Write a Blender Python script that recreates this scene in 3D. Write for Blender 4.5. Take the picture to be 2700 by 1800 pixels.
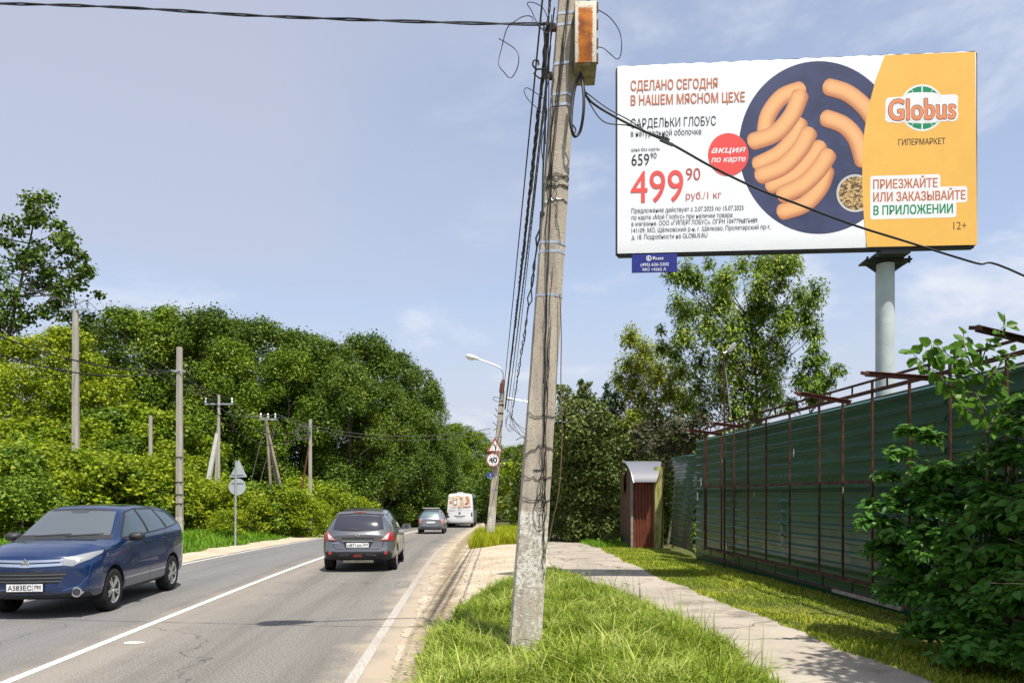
import bpy, bmesh, math, random
import numpy as np
from mathutils import Vector, Matrix
from mathutils.bvhtree import BVHTree

for o in list(bpy.data.objects):
    bpy.data.objects.remove(o)
SC = bpy.context.scene
COL = SC.collection
random.seed(5)
RNG = np.random.default_rng(11)
F_PX, HOR, CX, CAM_H = 1964.0, 1305.0, 1350.0, 1.9      # photograph's focal length, horizon row, centre column, eye height

# ------------------------------------------------------------------ camera, sky, sun, exposure
cam = bpy.data.cameras.new('camera')
cam.sensor_width = 36.0
cam.lens = 36.0 * F_PX / 2700.0
cam.shift_y = (HOR - 900.0) / 2700.0
cam.clip_start = 0.05
cam.clip_end = 6000.0
cam_o = bpy.data.objects.new('camera', cam)
COL.objects.link(cam_o)
cam_o.location = (0, 0, CAM_H)
cam_o.rotation_euler = (math.radians(90), 0, 0)
SC.camera = cam_o

SUN_DX, SUN_DY = -0.237, 0.40                            # ground shadow offset per metre of height
el = math.atan2(1.0, math.hypot(SUN_DX, SUN_DY))
W = bpy.data.worlds.new('World')
SC.world = W
W.use_nodes = True
wn, wl = W.node_tree.nodes, W.node_tree.links
wn.clear()
w_out = wn.new('ShaderNodeOutputWorld')
w_bg = wn.new('ShaderNodeBackground')
w_bg.inputs['Strength'].default_value = 0.15
sky = wn.new('ShaderNodeTexSky')
sky.sky_type = 'NISHITA'
sky.sun_disc = False
sky.sun_elevation = el
sky.sun_rotation = math.atan2(-SUN_DX, -SUN_DY)
sky.altitude = 100
sky.air_density = 1.0
sky.dust_density = 1.6
sky.ozone_density = 1.0
# thin high cloud, laid out on a flat layer overhead (direction / height)
tc = wn.new('ShaderNodeTexCoord')
sep = wn.new('ShaderNodeSeparateXYZ')
wl.new(tc.outputs['Generated'], sep.inputs[0])
def wmath(op, a, b=None, clamp=False):
    n = wn.new('ShaderNodeMath'); n.operation = op; n.use_clamp = clamp
    for i, v in enumerate((a, b)):
        if v is None: continue
        if isinstance(v, (int, float)): n.inputs[i].default_value = v
        else: wl.new(v, n.inputs[i])
    return n.outputs[0]
zc = wmath('ADD', wmath('MAXIMUM', sep.outputs['Z'], 0.0), 0.16)
cmb = wn.new('ShaderNodeCombineXYZ')
wl.new(wmath('DIVIDE', sep.outputs['X'], zc), cmb.inputs[0])
wl.new(wmath('DIVIDE', sep.outputs['Y'], zc), cmb.inputs[1])
def wnoise(scale, detail, rough, offs, dist=0.0):
    mp = wn.new('ShaderNodeMapping'); mp.inputs['Location'].default_value = offs
    wl.new(cmb.outputs[0], mp.inputs['Vector'])
    n = wn.new('ShaderNodeTexNoise'); n.inputs['Scale'].default_value = scale
    n.inputs['Detail'].default_value = detail; n.inputs['Roughness'].default_value = rough
    n.inputs['Distortion'].default_value = dist
    wl.new(mp.outputs[0], n.inputs['Vector'])
    return n.outputs['Fac']
def wramp(fac, p0, p1, v0=0.0, v1=1.0):
    r = wn.new('ShaderNodeMapRange'); r.interpolation_type = 'SMOOTHSTEP'
    wl.new(fac, r.inputs['Value'])
    r.inputs['From Min'].default_value = p0; r.inputs['From Max'].default_value = p1
    r.inputs['To Min'].default_value = v0; r.inputs['To Max'].default_value = v1
    return r.outputs[0]
haze_f = wramp(sep.outputs['Z'], 0.50, 0.02, 0.0, 0.88)
veil = wmath('MAXIMUM', wramp(wnoise(0.5, 2.0, 0.5, (3.1, 1.7, 0.0)), 0.36, 0.56, 0.72, 0.38), haze_f)
vn = wnoise(0.5, 2.0, 0.5, (3.1, 1.7, 0.0))
puff = wmath('MULTIPLY', wramp(wnoise(1.5, 6.0, 0.62, (8.8, 0.7, 0.0), 0.4), 0.50, 0.74, 0.0, 0.75), wmath('MULTIPLY', wramp(vn, 0.42, 0.54, 0.0, 1.0), wramp(sep.outputs['Z'], 0.0, 0.10, 0.0, 1.0)))
def wmix(fac, a, b):
    m = wn.new('ShaderNodeMix'); m.data_type = 'RGBA'
    wl.new(fac, m.inputs[0])
    for s, v in ((6, a), (7, b)):
        if isinstance(v, tuple): m.inputs[s].default_value = v
        else: wl.new(v, m.inputs[s])
    return m.outputs[2]
c1 = wmix(veil, sky.outputs[0], (2.90, 3.00, 3.55, 1))
c2 = wmix(puff, c1, (4.3, 4.4, 4.7, 1))
wl.new(c2, w_bg.inputs['Color'])
wl.new(w_bg.outputs[0], w_out.inputs[0])

sun = bpy.data.lights.new('sun', 'SUN')
sun.energy = 4.6
sun.angle = math.radians(0.53)
sun.color = (1.0, 0.955, 0.87)
sun_o = bpy.data.objects.new('sun', sun)
COL.objects.link(sun_o)
sun_o.location = (8, -14, 34)
sun_o.rotation_euler = Vector((SUN_DX, SUN_DY, -1.0)).to_track_quat('-Z', 'Y').to_euler()

SC.view_settings.view_transform = 'Standard'
SC.view_settings.look = 'None'
SC.view_settings.exposure = 0.5
SC.view_settings.gamma = 1.0
SC.view_settings.use_curve_mapping = False
SC.render.engine = 'CYCLES'

# ------------------------------------------------------------------ materials
def new_mat(name):
    m = bpy.data.materials.new(name); m.use_nodes = True
    nt = m.node_tree; nt.nodes.clear()
    out = nt.nodes.new('ShaderNodeOutputMaterial')
    return m, nt, out
def coords(nt, kind='Object', scale=(1, 1, 1)):
    t = nt.nodes.new('ShaderNodeTexCoord'); mp = nt.nodes.new('ShaderNodeMapping')
    mp.inputs['Scale'].default_value = scale
    nt.links.new(t.outputs[kind], mp.inputs['Vector'])
    return mp.outputs[0]
def noise(nt, vec, scale, detail=4.0, rough=0.55, dist=0.0):
    n = nt.nodes.new('ShaderNodeTexNoise')
    n.inputs['Scale'].default_value = scale; n.inputs['Detail'].default_value = detail
    n.inputs['Roughness'].default_value = rough; n.inputs['Distortion'].default_value = dist
    nt.links.new(vec, n.inputs['Vector'])
    return n.outputs['Fac']
def rng(nt, fac, a, b, lo=0.0, hi=1.0):
    r = nt.nodes.new('ShaderNodeMapRange'); r.interpolation_type = 'SMOOTHSTEP'
    nt.links.new(fac, r.inputs['Value'])
    r.inputs['From Min'].default_value = a; r.inputs['From Max'].default_value = b
    r.inputs['To Min'].default_value = lo; r.inputs['To Max'].default_value = hi
    return r.outputs[0]
def mth(nt, op, a, b=None):
    n = nt.nodes.new('ShaderNodeMath'); n.operation = op
    for i, v in enumerate((a, b)):
        if v is None: continue
        if isinstance(v, (int, float)): n.inputs[i].default_value = v
        else: nt.links.new(v, n.inputs[i])
    return n.outputs[0]
def mix(nt, fac, a, b):
    m = nt.nodes.new('ShaderNodeMix'); m.data_type = 'RGBA'
    if isinstance(fac, (int, float)): m.inputs[0].default_value = fac
    else: nt.links.new(fac, m.inputs[0])
    for s, v in ((6, a), (7, b)):
        if isinstance(v, (tuple, list)): m.inputs[s].default_value = (v[0], v[1], v[2], 1)
        else: nt.links.new(v, m.inputs[s])
    return m.outputs[2]
def bsdf(nt, out, color, rough=0.6, metal=0.0, spec=0.5, coat=0.0, coat_rough=0.03, bump=None, bump_str=0.3, bump_dist=0.01):
    b = nt.nodes.new('ShaderNodeBsdfPrincipled')
    if isinstance(color, (tuple, list)): b.inputs['Base Color'].default_value = (color[0], color[1], color[2], 1)
    else: nt.links.new(color, b.inputs['Base Color'])
    if isinstance(rough, (int, float)): b.inputs['Roughness'].default_value = rough
    else: nt.links.new(rough, b.inputs['Roughness'])
    b.inputs['Metallic'].default_value = metal
    b.inputs['Specular IOR Level'].default_value = spec
    b.inputs['Coat Weight'].default_value = coat
    b.inputs['Coat Roughness'].default_value = coat_rough
    if bump is not None:
        bp = nt.nodes.new('ShaderNodeBump'); bp.inputs['Strength'].default_value = bump_str
        bp.inputs['Distance'].default_value = bump_dist
        nt.links.new(bump, bp.inputs['Height']); nt.links.new(bp.outputs[0], b.inputs['Normal'])
    nt.links.new(b.outputs[0], out.inputs[0])
    return b
MATS = {}
def simple(name, color, rough=0.5, metal=0.0, spec=0.5, coat=0.0, var=0.0, vscale=8.0, bump=0.0, bscale=60.0):
    if name in MATS: return MATS[name]
    m, nt, out = new_mat(name)
    col = color; bm = None
    if var > 0 or bump > 0:
        v = coords(nt)
        if var > 0:
            d = tuple(c * (1 - var) for c in color); l = tuple(min(1, c * (1 + var)) for c in color)
            col = mix(nt, rng(nt, noise(nt, v, vscale, 6, 0.65), 0.3, 0.7), d, l)
        if bump > 0: bm = noise(nt, v, bscale, 3, 0.6)
    bsdf(nt, out, col, rough, metal, spec, coat, bump=bm, bump_str=bump)
    MATS[name] = m
    return m
def leaf_mat(name, dark, mid, light, trans=0.25, rough=0.45, patch=0.35):
    """foliage: colour differs leaf by leaf and in loose patches, some light passes through the blade"""
    m, nt, out = new_mat(name)
    g = nt.nodes.new('ShaderNodeNewGeometry')
    r = nt.nodes.new('ShaderNodeValToRGB')
    e = r.color_ramp.elements
    e[0].position = 0.0; e[0].color = (*dark, 1)
    e[1].position = 1.0; e[1].color = (*light, 1)
    k = e.new(0.55); k.color = (*mid, 1)
    n = noise(nt, coords(nt), patch, 2, 0.5)
    f = mth(nt, 'ADD', mth(nt, 'MULTIPLY', g.outputs['Random Per Island'], 0.62), mth(nt, 'MULTIPLY', rng(nt, n, 0.3, 0.7), 0.38))
    nt.links.new(f, r.inputs[0])
    b = nt.nodes.new('ShaderNodeBsdfPrincipled')
    nt.links.new(r.outputs[0], b.inputs['Base Color'])
    b.inputs['Roughness'].default_value = rough
    b.inputs['Specular IOR Level'].default_value = 0.16
    t = nt.nodes.new('ShaderNodeBsdfTranslucent')
    nt.links.new(mix(nt, 0.35, r.outputs[0], (0.16, 0.26, 0.02)), t.inputs['Color'])
    s = nt.nodes.new('ShaderNodeMixShader'); s.inputs[0].default_value = trans
    nt.links.new(b.outputs[0], s.inputs[1]); nt.links.new(t.outputs[0], s.inputs[2])
    nt.links.new(s.outputs[0], out.inputs[0])
    MATS[name] = m
    return m

# ------------------------------------------------------------------ mesh helpers
def obj(name, me, mat=None, parent=None, loc=None, rot=None, scale=None):
    if mat is not None and len(me.materials) == 0: me.materials.append(mat)
    o = bpy.data.objects.new(name, me)
    COL.objects.link(o)
    if parent is not None: o.parent = parent
    if loc is not None: o.location = loc
    if rot is not None: o.rotation_euler = rot
    if scale is not None: o.scale = scale if not isinstance(scale, (int, float)) else (scale,) * 3
    return o
def tag(o, label=None, cat=None, group=None, kind=None):
    if label: o['label'] = label
    if cat: o['category'] = cat
    if group: o['group'] = group
    if kind: o['kind'] = kind
    return o
def thing(name, label, cat, loc=(0, 0, 0), rotz=0.0, group=None):
    o = bpy.data.objects.new(name, None); COL.objects.link(o)
    o.empty_display_size = 0.2
    o.location = loc; o.rotation_euler = (0, 0, rotz)
    return tag(o, label, cat, group)
def struct(name, me, mat): return tag(obj(name, me, mat), kind='structure')
def mesh_np(name, V, F, smooth=False, uv=None):
    V = np.ascontiguousarray(V, dtype=np.float32); F = np.ascontiguousarray(F, dtype=np.int32)
    me = bpy.data.meshes.new(name)
    k = F.shape[1]; nf = F.shape[0]
    me.vertices.add(len(V)); me.vertices.foreach_set('co', V.ravel())
    me.loops.add(nf * k); me.loops.foreach_set('vertex_index', F.ravel())
    me.polygons.add(nf)
    me.polygons.foreach_set('loop_start', np.arange(0, nf * k, k, dtype=np.int32))
    me.polygons.foreach_set('loop_total', np.full(nf, k, dtype=np.int32))
    if smooth: me.polygons.foreach_set('use_smooth', np.ones(nf, dtype=bool))
    if uv is not None:
        l = me.uv_layers.new(name='uv'); l.data.foreach_set('uv', np.ascontiguousarray(uv[F.ravel()], dtype=np.float32).ravel())
    me.update(); me.validate()
    return me
class MB:
    """collects boxes, tubes, prisms into one mesh"""
    def __init__(s): s.v = []; s.f = []
    def add(s, V, F):
        b = len(s.v); s.v += [tuple(p) for p in V]; s.f += [tuple(i + b for i in f) for f in F]; return s
    def box(s, c, d, rz=0.0, R=None):
        hx, hy, hz = d[0] / 2, d[1] / 2, d[2] / 2
        P = [Vector((x, y, z)) for x in (-hx, hx) for y in (-hy, hy) for z in (-hz, hz)]
        R = R or Matrix.Rotation(rz, 3, 'Z')
        c = Vector(c)
        return s.add([c + R @ p for p in P], [(0, 1, 3, 2), (4, 6, 7, 5), (0, 4, 5, 1), (2, 3, 7, 6), (0, 2, 6, 4), (1, 5, 7, 3)])
    def bar(s, a, b, w, h, up=(0, 0, 1)):
        a, b = Vector(a), Vector(b); d = b - a
        L = d.length; d.normalize()
        u = Vector(up)
        if abs(d.dot(u)) > 0.95: u = Vector((1, 0, 0))
        sx = d.cross(u).normalized(); sz = sx.cross(d).normalized()
        R = Matrix((sx, d, sz)).transposed()
        return s.box((a + b) / 2, (w, L, h), R=R)
    def tube(s, pts, r, n=6, cap=True):
        pts = [Vector(p) for p in pts]; N = len(pts)
        rs = r if isinstance(r, (list, tuple, np.ndarray)) else [r] * N
        V = []; prev = None
        for i, p in enumerate(pts):
            d = (pts[min(i + 1, N - 1)] - pts[max(i - 1, 0)])
            d = d.normalized() if d.length > 1e-9 else Vector((0, 0, 1))
            if prev is None:
                u = Vector((0, 0, 1)) if abs(d.z) < 0.9 else Vector((1, 0, 0))
                a = d.cross(u).normalized()
            else:
                a = (prev - d * prev.dot(d))
                a = a.normalized() if a.length > 1e-6 else d.orthogonal().normalized()
            prev = a; b = d.cross(a)
            for k in range(n):
                t = 2 * math.pi * k / n
                V.append(p + (a * math.cos(t) + b * math.sin(t)) * rs[i])
        Fc = []
        for i in range(N - 1):
            for k in range(n):
                k2 = (k + 1) % n
                Fc.append((i * n + k, i * n + k2, (i + 1) * n + k2, (i + 1) * n + k))
        if cap:
            Fc.append(tuple(reversed(range(n)))); Fc.append(tuple((N - 1) * n + k for k in range(n)))
        return s.add(V, Fc)
    def lathe(s, prof, axis='Z', c=(0, 0, 0), n=24):
        V = []; Fc = []
        for (r, h) in prof:
            for k in range(n):
                t = 2 * math.pi * k / n
                x, y = r * math.cos(t), r * math.sin(t)
                p = {'Z': (x, y, h), 'Y': (x, h, y), 'X': (h, x, y)}[axis]
                V.append((p[0] + c[0], p[1] + c[1], p[2] + c[2]))
        for i in range(len(prof) - 1):
            for k in range(n):
                k2 = (k + 1) % n
                Fc.append((i * n + k, i * n + k2, (i + 1) * n + k2, (i + 1) * n + k))
        return s.add(V, Fc)
    def prism(s, poly, h0, h1, fn=None):
        """polygon in (a,b) extruded from h0 to h1; fn maps (a,b,h) to a point"""
        fn = fn or (lambda a, b, h: (a, b, h))
        n = len(poly)
        V = [fn(a, b, h0) for a, b in poly] + [fn(a, b, h1) for a, b in poly]
        return s.add(V, [tuple(range(n))[::-1], tuple(range(n, 2 * n))] + [(i, (i + 1) % n, n + (i + 1) % n, n + i) for i in range(n)])
    def mesh(s, name, smooth=None):
        me = bpy.data.meshes.new(name); me.from_pydata(s.v, [], s.f)
        bm = bmesh.new(); bm.from_mesh(me); bmesh.ops.recalc_face_normals(bm, faces=bm.faces); bm.to_mesh(me); bm.free()
        if smooth is not None:
            me.polygons.foreach_set('use_smooth', [True] * len(me.polygons))
            me.set_sharp_from_angle(angle=math.radians(smooth))
        me.update()
        return me
    def build(s, name, mat, parent=None, smooth=None, **k): return obj(name, s.mesh(name, smooth), mat, parent, **k)
def bevel_mesh(me, w, seg=2):
    bm = bmesh.new(); bm.from_mesh(me)
    bmesh.ops.remove_doubles(bm, verts=bm.verts, dist=1e-5)
    bmesh.ops.bevel(bm, geom=list(bm.edges), offset=w, segments=seg, affect='EDGES', profile=0.6, clamp_overlap=True)
    bm.to_mesh(me); bm.free()
    me.polygons.foreach_set('use_smooth', [True] * len(me.polygons)); me.set_sharp_from_angle(angle=math.radians(40)); me.update()
    return me
def P(px, py, Y):
    """where a ray through the photograph's pixel stands at depth Y"""
    return Vector(((px - CX) / F_PX * Y, Y, CAM_H - (py - HOR) / F_PX * Y))
def copy_tree(o, parent=None):
    c = o.copy(); COL.objects.link(c); c.parent = parent
    for ch in o.children: copy_tree(ch, c)
    return c
def catenary(a, b, sag, n=24):
    a, b = Vector(a), Vector(b)
    return [a.lerp(b, t) - Vector((0, 0, sag * 4 * t * (1 - t))) for t in [i / n for i in range(n + 1)]]
def crspline(pts, m=6):
    pts = [Vector(p) for p in pts]; out = []
    for i in range(len(pts) - 1):
        p0, p1, p2, p3 = pts[max(i - 1, 0)], pts[i], pts[i + 1], pts[min(i + 2, len(pts) - 1)]
        for k in range(m):
            t = k / m
            out.append(0.5 * ((2 * p1) + (p2 - p0) * t + (2 * p0 - 5 * p1 + 4 * p2 - p3) * t * t + (3 * p1 - p0 - 3 * p2 + p3) * t ** 3))
    out.append(pts[-1])
    return out
# ------------------------------------------------------------------ terrain
_ty = np.arange(-60, 2200, 0.5)
def _smooth(v, s):
    k = np.exp(-0.5 * (np.arange(-4 * s, 4 * s + 1) / s) ** 2); k /= k.sum()
    return np.convolve(np.pad(v, 4 * s, mode='edge'), k, mode='valid')
_xr = _smooth(np.interp(_ty, [-60, -20, 7.5, 11, 27, 45, 60, 75, 95, 130, 200], [1.4, -0.1, -1.64, -1.84, -2.72, -3.2, -3.15, -4.2, -9, -24, -60]), 6)
_zl = _smooth(np.interp(_ty, [-60, 20, 68, 2200], [0, 0, -0.86, -0.86]), 10)
def xr(y): return np.interp(y, _ty, _xr)
def zl(y): return np.interp(y, _ty, _zl)
def sst(t): t = np.clip(t, 0, 1); return t * t * (3 - 2 * t)
LANE = 3.5
def xl(y): return xr(y) - 2 * LANE + 0.12
def gz(x, y):
    x = np.asarray(x, dtype=float); y = np.asarray(y, dtype=float)
    u = x - xr(y); v = xl(y) - x
    return zl(y) + 0.2 * sst((u - 0.5) / 2.6) + 0.32 * sst((v - 1.4) / 2.6)
def g1(x, y): return float(gz(x, y))
def hash1(y, s=0.0, f=1.0):
    return (np.sin(y * 1.7 * f + s) + np.sin(y * 3.9 * f + 1.3 + s) * 0.6 + np.sin(y * 8.3 * f + 2.1 * s) * 0.35 + np.sin(y * 17.1 * f + 3 * s) * 0.2) / 2.15
def sheet(name, left, right, ys, nx, dz, mat, u0=None):
    ys = np.asarray(ys, float); n = len(ys)
    a, b = left(ys), right(ys)
    t = np.linspace(0, 1, nx + 1)
    X = a[:, None] * (1 - t) + b[:, None] * t
    Y = np.repeat(ys[:, None], nx + 1, 1)
    Z = gz(X, Y) + dz
    V = np.stack([X, Y, Z], -1).reshape(-1, 3)
    i, j = np.meshgrid(np.arange(n - 1), np.arange(nx), indexing='ij')
    q = (i * (nx + 1) + j).ravel()
    Fq = np.stack([q, q + 1, q + nx + 2, q + nx + 1], 1)
    uv = np.stack([(X - xr(Y)).ravel(), Y.ravel()], 1)
    return struct(name, mesh_np(name, V, Fq, True, uv), mat)

# ground
m, nt, out = new_mat('earth'); v = coords(nt)
c = mix(nt, rng(nt, noise(nt, v, 0.7, 5), 0.35, 0.65), (0.055, 0.075, 0.018), (0.10, 0.105, 0.035))
c = mix(nt, rng(nt, noise(nt, v, 9, 5, 0.7), 0.45, 0.75), c, (0.13, 0.105, 0.06))
bsdf(nt, out, c, 0.95, spec=0.1, bump=noise(nt, v, 25, 5), bump_str=0.6, bump_dist=0.03); EARTH = m
gx = np.concatenate([[-1800, -900, -400, -200, -120], np.arange(-80, 60.1, 1.0), [90, 150, 250, 500, 1000, 1800]])
gy = np.concatenate([[-300, -100, -40], np.arange(-20, 130.1, 1.0), [160, 220, 400, 800, 1500, 2200]])
GX, GY = np.meshgrid(gx, gy, indexing='xy')
Vg = np.stack([GX, GY, gz(GX, GY) - 0.07], -1).reshape(-1, 3)
nxg = len(gx)
i, j = np.meshgrid(np.arange(len(gy) - 1), np.arange(nxg - 1), indexing='ij'); q = (i * nxg + j).ravel()
struct('ground', mesh_np('ground', Vg, np.stack([q, q + 1, q + nxg + 1, q + nxg], 1), True), EARTH)

# road asphalt (uv: u = metres right of the edge line, v = metres along)
m, nt, out = new_mat('asphalt'); v = coords(nt)
t = nt.nodes.new('ShaderNodeTexCoord'); sp = nt.nodes.new('ShaderNodeSeparateXYZ'); nt.links.new(t.outputs['UV'], sp.inputs[0])
U = sp.outputs[0]
grain = noise(nt, v, 40, 6, 0.85)
c = mix(nt, rng(nt, grain, 0.40, 0.60), (0.088, 0.082, 0.072), (0.285, 0.266, 0.234))
blot = noise(nt, v, 0.55, 5, 0.6)
c = mix(nt, mth(nt, 'MULTIPLY', rng(nt, blot, 0.45, 0.7), 0.45), c, (0.17, 0.155, 0.14))
# worn wheel paths run along the lane
st = coords(nt, 'UV', (2.2, 0.10, 1)); streak = noise(nt, st, 1.0, 5, 0.6)
c = mix(nt, mth(nt, 'MULTIPLY', rng(nt, streak, 0.42, 0.68), 0.5), c, (0.105, 0.095, 0.085))
c = mix(nt, mth(nt, 'MULTIPLY', rng(nt, U, -3.3, -4.6, 0, 1), 0.35), c, (0.155, 0.155, 0.165))
# sand trodden onto the edges and along the centre line
wob = mth(nt, 'ADD', U, mth(nt, 'MULTIPLY', mth(nt, 'SUBTRACT', noise(nt, v, 1.2, 6, 0.65), 0.5), 1.5))
c = mix(nt, mth(nt, 'MULTIPLY', rng(nt, wob, -0.45, 0.30, 0, 1), 0.95), c, (0.385, 0.315, 0.230))
cen = mth(nt, 'ABSOLUTE', mth(nt, 'ADD', wob, LANE - 0.35))
c = mix(nt, mth(nt, 'MULTIPLY', rng(nt, cen, 0.9, 0.0, 0, 1), 0.40), c, (0.34, 0.29, 0.235))
# fine cracks across and along
vor = nt.nodes.new('ShaderNodeTexVoronoi'); vor.feature = 'DISTANCE_TO_EDGE'; vor.inputs['Scale'].default_value = 0.22
dsp = nt.nodes.new('ShaderNodeTexNoise'); dsp.inputs['Scale'].default_value = 1.4; dsp.inputs['Detail'].default_value = 5
nt.links.new(v, dsp.inputs['Vector'])
ad = nt.nodes.new('ShaderNodeVectorMath'); ad.operation = 'ADD'; nt.links.new(v, ad.inputs[0]); nt.links.new(dsp.outputs['Color'], ad.inputs[1])
nt.links.new(ad.outputs[0], vor.inputs['Vector'])
crack = rng(nt, vor.outputs['Distance'], 0.0, 0.0042, 1, 0)
c = mix(nt, mth(nt, 'MULTIPLY', crack, 0.8), c, (0.06, 0.055, 0.05))
bsdf(nt, out, c, 0.85, spec=0.25, bump=grain, bump_str=0.5, bump_dist=0.006); ASPH = m
ys_road = np.concatenate([np.arange(-15, 40, 0.5), np.arange(40, 140, 1.0)])
sheet('road', lambda y: xl(y) - 0.45, lambda y: xr(y) + 0.55, ys_road, 20, 0.0, ASPH)

# sand shoulders
m, nt, out = new_mat('sand'); v = coords(nt)
c = mix(nt, rng(nt, noise(nt, v, 0.9, 6, 0.6), 0.3, 0.7), (0.36, 0.285, 0.195), (0.50, 0.42, 0.31))
c = mix(nt, mth(nt, 'MULTIPLY', rng(nt, noise(nt, v, 38, 5, 0.75), 0.35, 0.7), 0.55), c, (0.60, 0.52, 0.40))
c = mix(nt, mth(nt, 'MULTIPLY', rng(nt, noise(nt, coords(nt, 'Object', (1, 0.25, 1)), 3.2, 6, 0.7), 0.54, 0.72), 0.75), c, (0.20, 0.145, 0.085))
tu = nt.nodes.new('ShaderNodeTexCoord'); su = nt.nodes.new('ShaderNodeSeparateXYZ'); nt.links.new(tu.outputs['UV'], su.inputs[0])
band = mth(nt, 'ABSOLUTE', mth(nt, 'SUBTRACT', mth(nt, 'ADD', su.outputs[0], mth(nt, 'MULTIPLY', mth(nt, 'SUBTRACT', noise(nt, v, 1.6, 6, 0.7), 0.5), 0.9)), 0.72))
c = mix(nt, mth(nt, 'MULTIPLY', mth(nt, 'MULTIPLY', rng(nt, band, 0.42, 0.05, 0, 1), rng(nt, noise(nt, v, 16, 6, 0.8), 0.34, 0.58)), 0.9), c, (0.150, 0.103, 0.056))
bsdf(nt, out, c, 0.95, spec=0.1, bump=noise(nt, v, 14, 6, 0.7), bump_str=0.7, bump_dist=0.03); SAND = m
def sand_l(y): return xr(y) + 0.34 + 0.07 * hash1(y, 0.4, 1.0) + 0.05 * hash1(y, 2.4, 3.7) + 0.03 * hash1(y, 1.1, 9.7)
def sand_r(y): return np.interp(y, [-15, 11, 13, 16, 20, 26, 28.5, 32, 60, 80], [1.2, 1.2, 2.0, 3.6, 4.6, 4.8, 1.2, -1.2, -2.2, -3])
sheet('sand_shoulder', sand_l, sand_r, np.concatenate([np.arange(2, 36, 0.05), np.arange(36, 79, 0.5)]), 16, 0.006, SAND)
sheet('sand_shoulder', lambda y: xl(y) - 1.75 + 0.2 * hash1(y, 1.9, 0.7), lambda y: xl(y) - 0.22 + 0.08 * hash1(y, 2.7), np.arange(2, 75, 0.25), 8, 0.006, SAND)

# painted lines
def paint(name, wear):
    m, nt, out = new_mat(name); v = coords(nt)
    tv = nt.nodes.new('ShaderNodeTexCoord'); sv = nt.nodes.new('ShaderNodeSeparateXYZ'); nt.links.new(tv.outputs['UV'], sv.inputs[0])
    far = rng(nt, sv.outputs[1], 12.5, 17.0, 1.0, 0.25) if name == 'worn_paint' else 1.0
    f = mth(nt, 'MULTIPLY', rng(nt, noise(nt, v, 55, 4, 0.7), wear, wear + 0.22), rng(nt, noise(nt, v, 1.1, 5, 0.6), wear - 0.2, wear + 0.1))
    f = mth(nt, 'MULTIPLY', f, far)
    bsdf(nt, out, mix(nt, f, (0.33, 0.29, 0.24), (0.80, 0.78, 0.74)), 0.7, spec=0.3)
    return m
sheet('centre_line', lambda y: xr(y) - LANE - 0.055, lambda y: xr(y) - LANE + 0.055, ys_road, 2, 0.004, paint('white_paint', 0.22))
sheet('edge_line', lambda y: xr(y) - 0.06, lambda y: xr(y) + 0.07, np.arange(-15, 33, 0.5), 2, 0.004, paint('worn_paint', 0.47))
sheet('edge_line', lambda y: xl(y) - 0.05, lambda y: xl(y) + 0.05, ys_road, 2, 0.004, paint('thin_paint', 0.36))
# a spilt daub of line paint beside the centre line
pc = P(352, 1694, 9.6)
V = []; n = 22
for k in range(n):
    a = 2 * math.pi * k / n
    r = 1 + 0.08 * math.sin(3 * a + 1) + 0.05 * math.sin(7 * a)
    x, y = pc.x + 0.13 * r * math.cos(a), pc.y + 0.07 * r * math.sin(a)
    V.append((x, y, g1(x, y) + 0.005))
me = bpy.data.meshes.new('paint_spill'); me.from_pydata(V, [], [tuple(range(n))]); me.update()
tag(obj('paint_spill', me, MATS.setdefault('spill', paint('spill', 0.3))), kind='structure')

# footpath
m, nt, out = new_mat('path_concrete'); v = coords(nt)
c = mix(nt, rng(nt, noise(nt, v, 0.8, 6, 0.6), 0.3, 0.7), (0.265, 0.23, 0.185), (0.395, 0.345, 0.28))
c = mix(nt, mth(nt, 'MULTIPLY', rng(nt, noise(nt, v, 60, 4, 0.75), 0.4, 0.7), 0.5), c, (0.48, 0.425, 0.345))
c = mix(nt, mth(nt, 'MULTIPLY', rng(nt, noise(nt, coords(nt, 'Object', (1.0, 0.8, 1)), 1.7, 6, 0.68), 0.50, 0.68), 0.65), c, (0.14, 0.116, 0.088))
vor = nt.nodes.new('ShaderNodeTexVoronoi'); vor.feature = 'DISTANCE_TO_EDGE'; vor.inputs['Scale'].default_value = 0.42
dsp = nt.nodes.new('ShaderNodeTexNoise'); dsp.inputs['Scale'].default_value = 1.1; dsp.inputs['Detail'].default_value = 6
nt.links.new(v, dsp.inputs['Vector'])
ad = nt.nodes.new('ShaderNodeVectorMath'); ad.operation = 'ADD'; nt.links.new(v, ad.inputs[0]); nt.links.new(dsp.outputs['Color'], ad.inputs[1])
nt.links.new(ad.outputs[0], vor.inputs['Vector'])
c = mix(nt, mth(nt, 'MULTIPLY', rng(nt, vor.outputs['Distance'], 0.0, 0.011, 1, 0), 0.9), c, (0.07, 0.06, 0.045))
bsdf(nt, out, c, 0.9, spec=0.2, bump=noise(nt, v, 45, 5, 0.7), bump_str=0.5, bump_dist=0.01); PATH = m
def path_l(y): return np.interp(y, [-15, 4, 6.7, 8.45, 11.3, 14, 16.3, 20, 25, 32, 50], [2.4, 2.3, 2.3, 2.3, 1.95, 1.45, 1.05, 0.95, 1.2, 1.35, 1.0])
def path_r(y): return np.interp(y, [-15, 4, 6.74, 9.4, 14.8, 20, 25, 32, 50], [3.9, 3.8, 3.78, 3.55, 3.05, 2.95, 2.95, 2.55, 2.0])
sheet('footpath', lambda y: path_l(y) + 0.07 * hash1(y, 5.0), lambda y: path_r(y) + 0.09 * hash1(y, 3.3), np.arange(-2, 48, 0.16), 10, 0.022, PATH)

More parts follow.
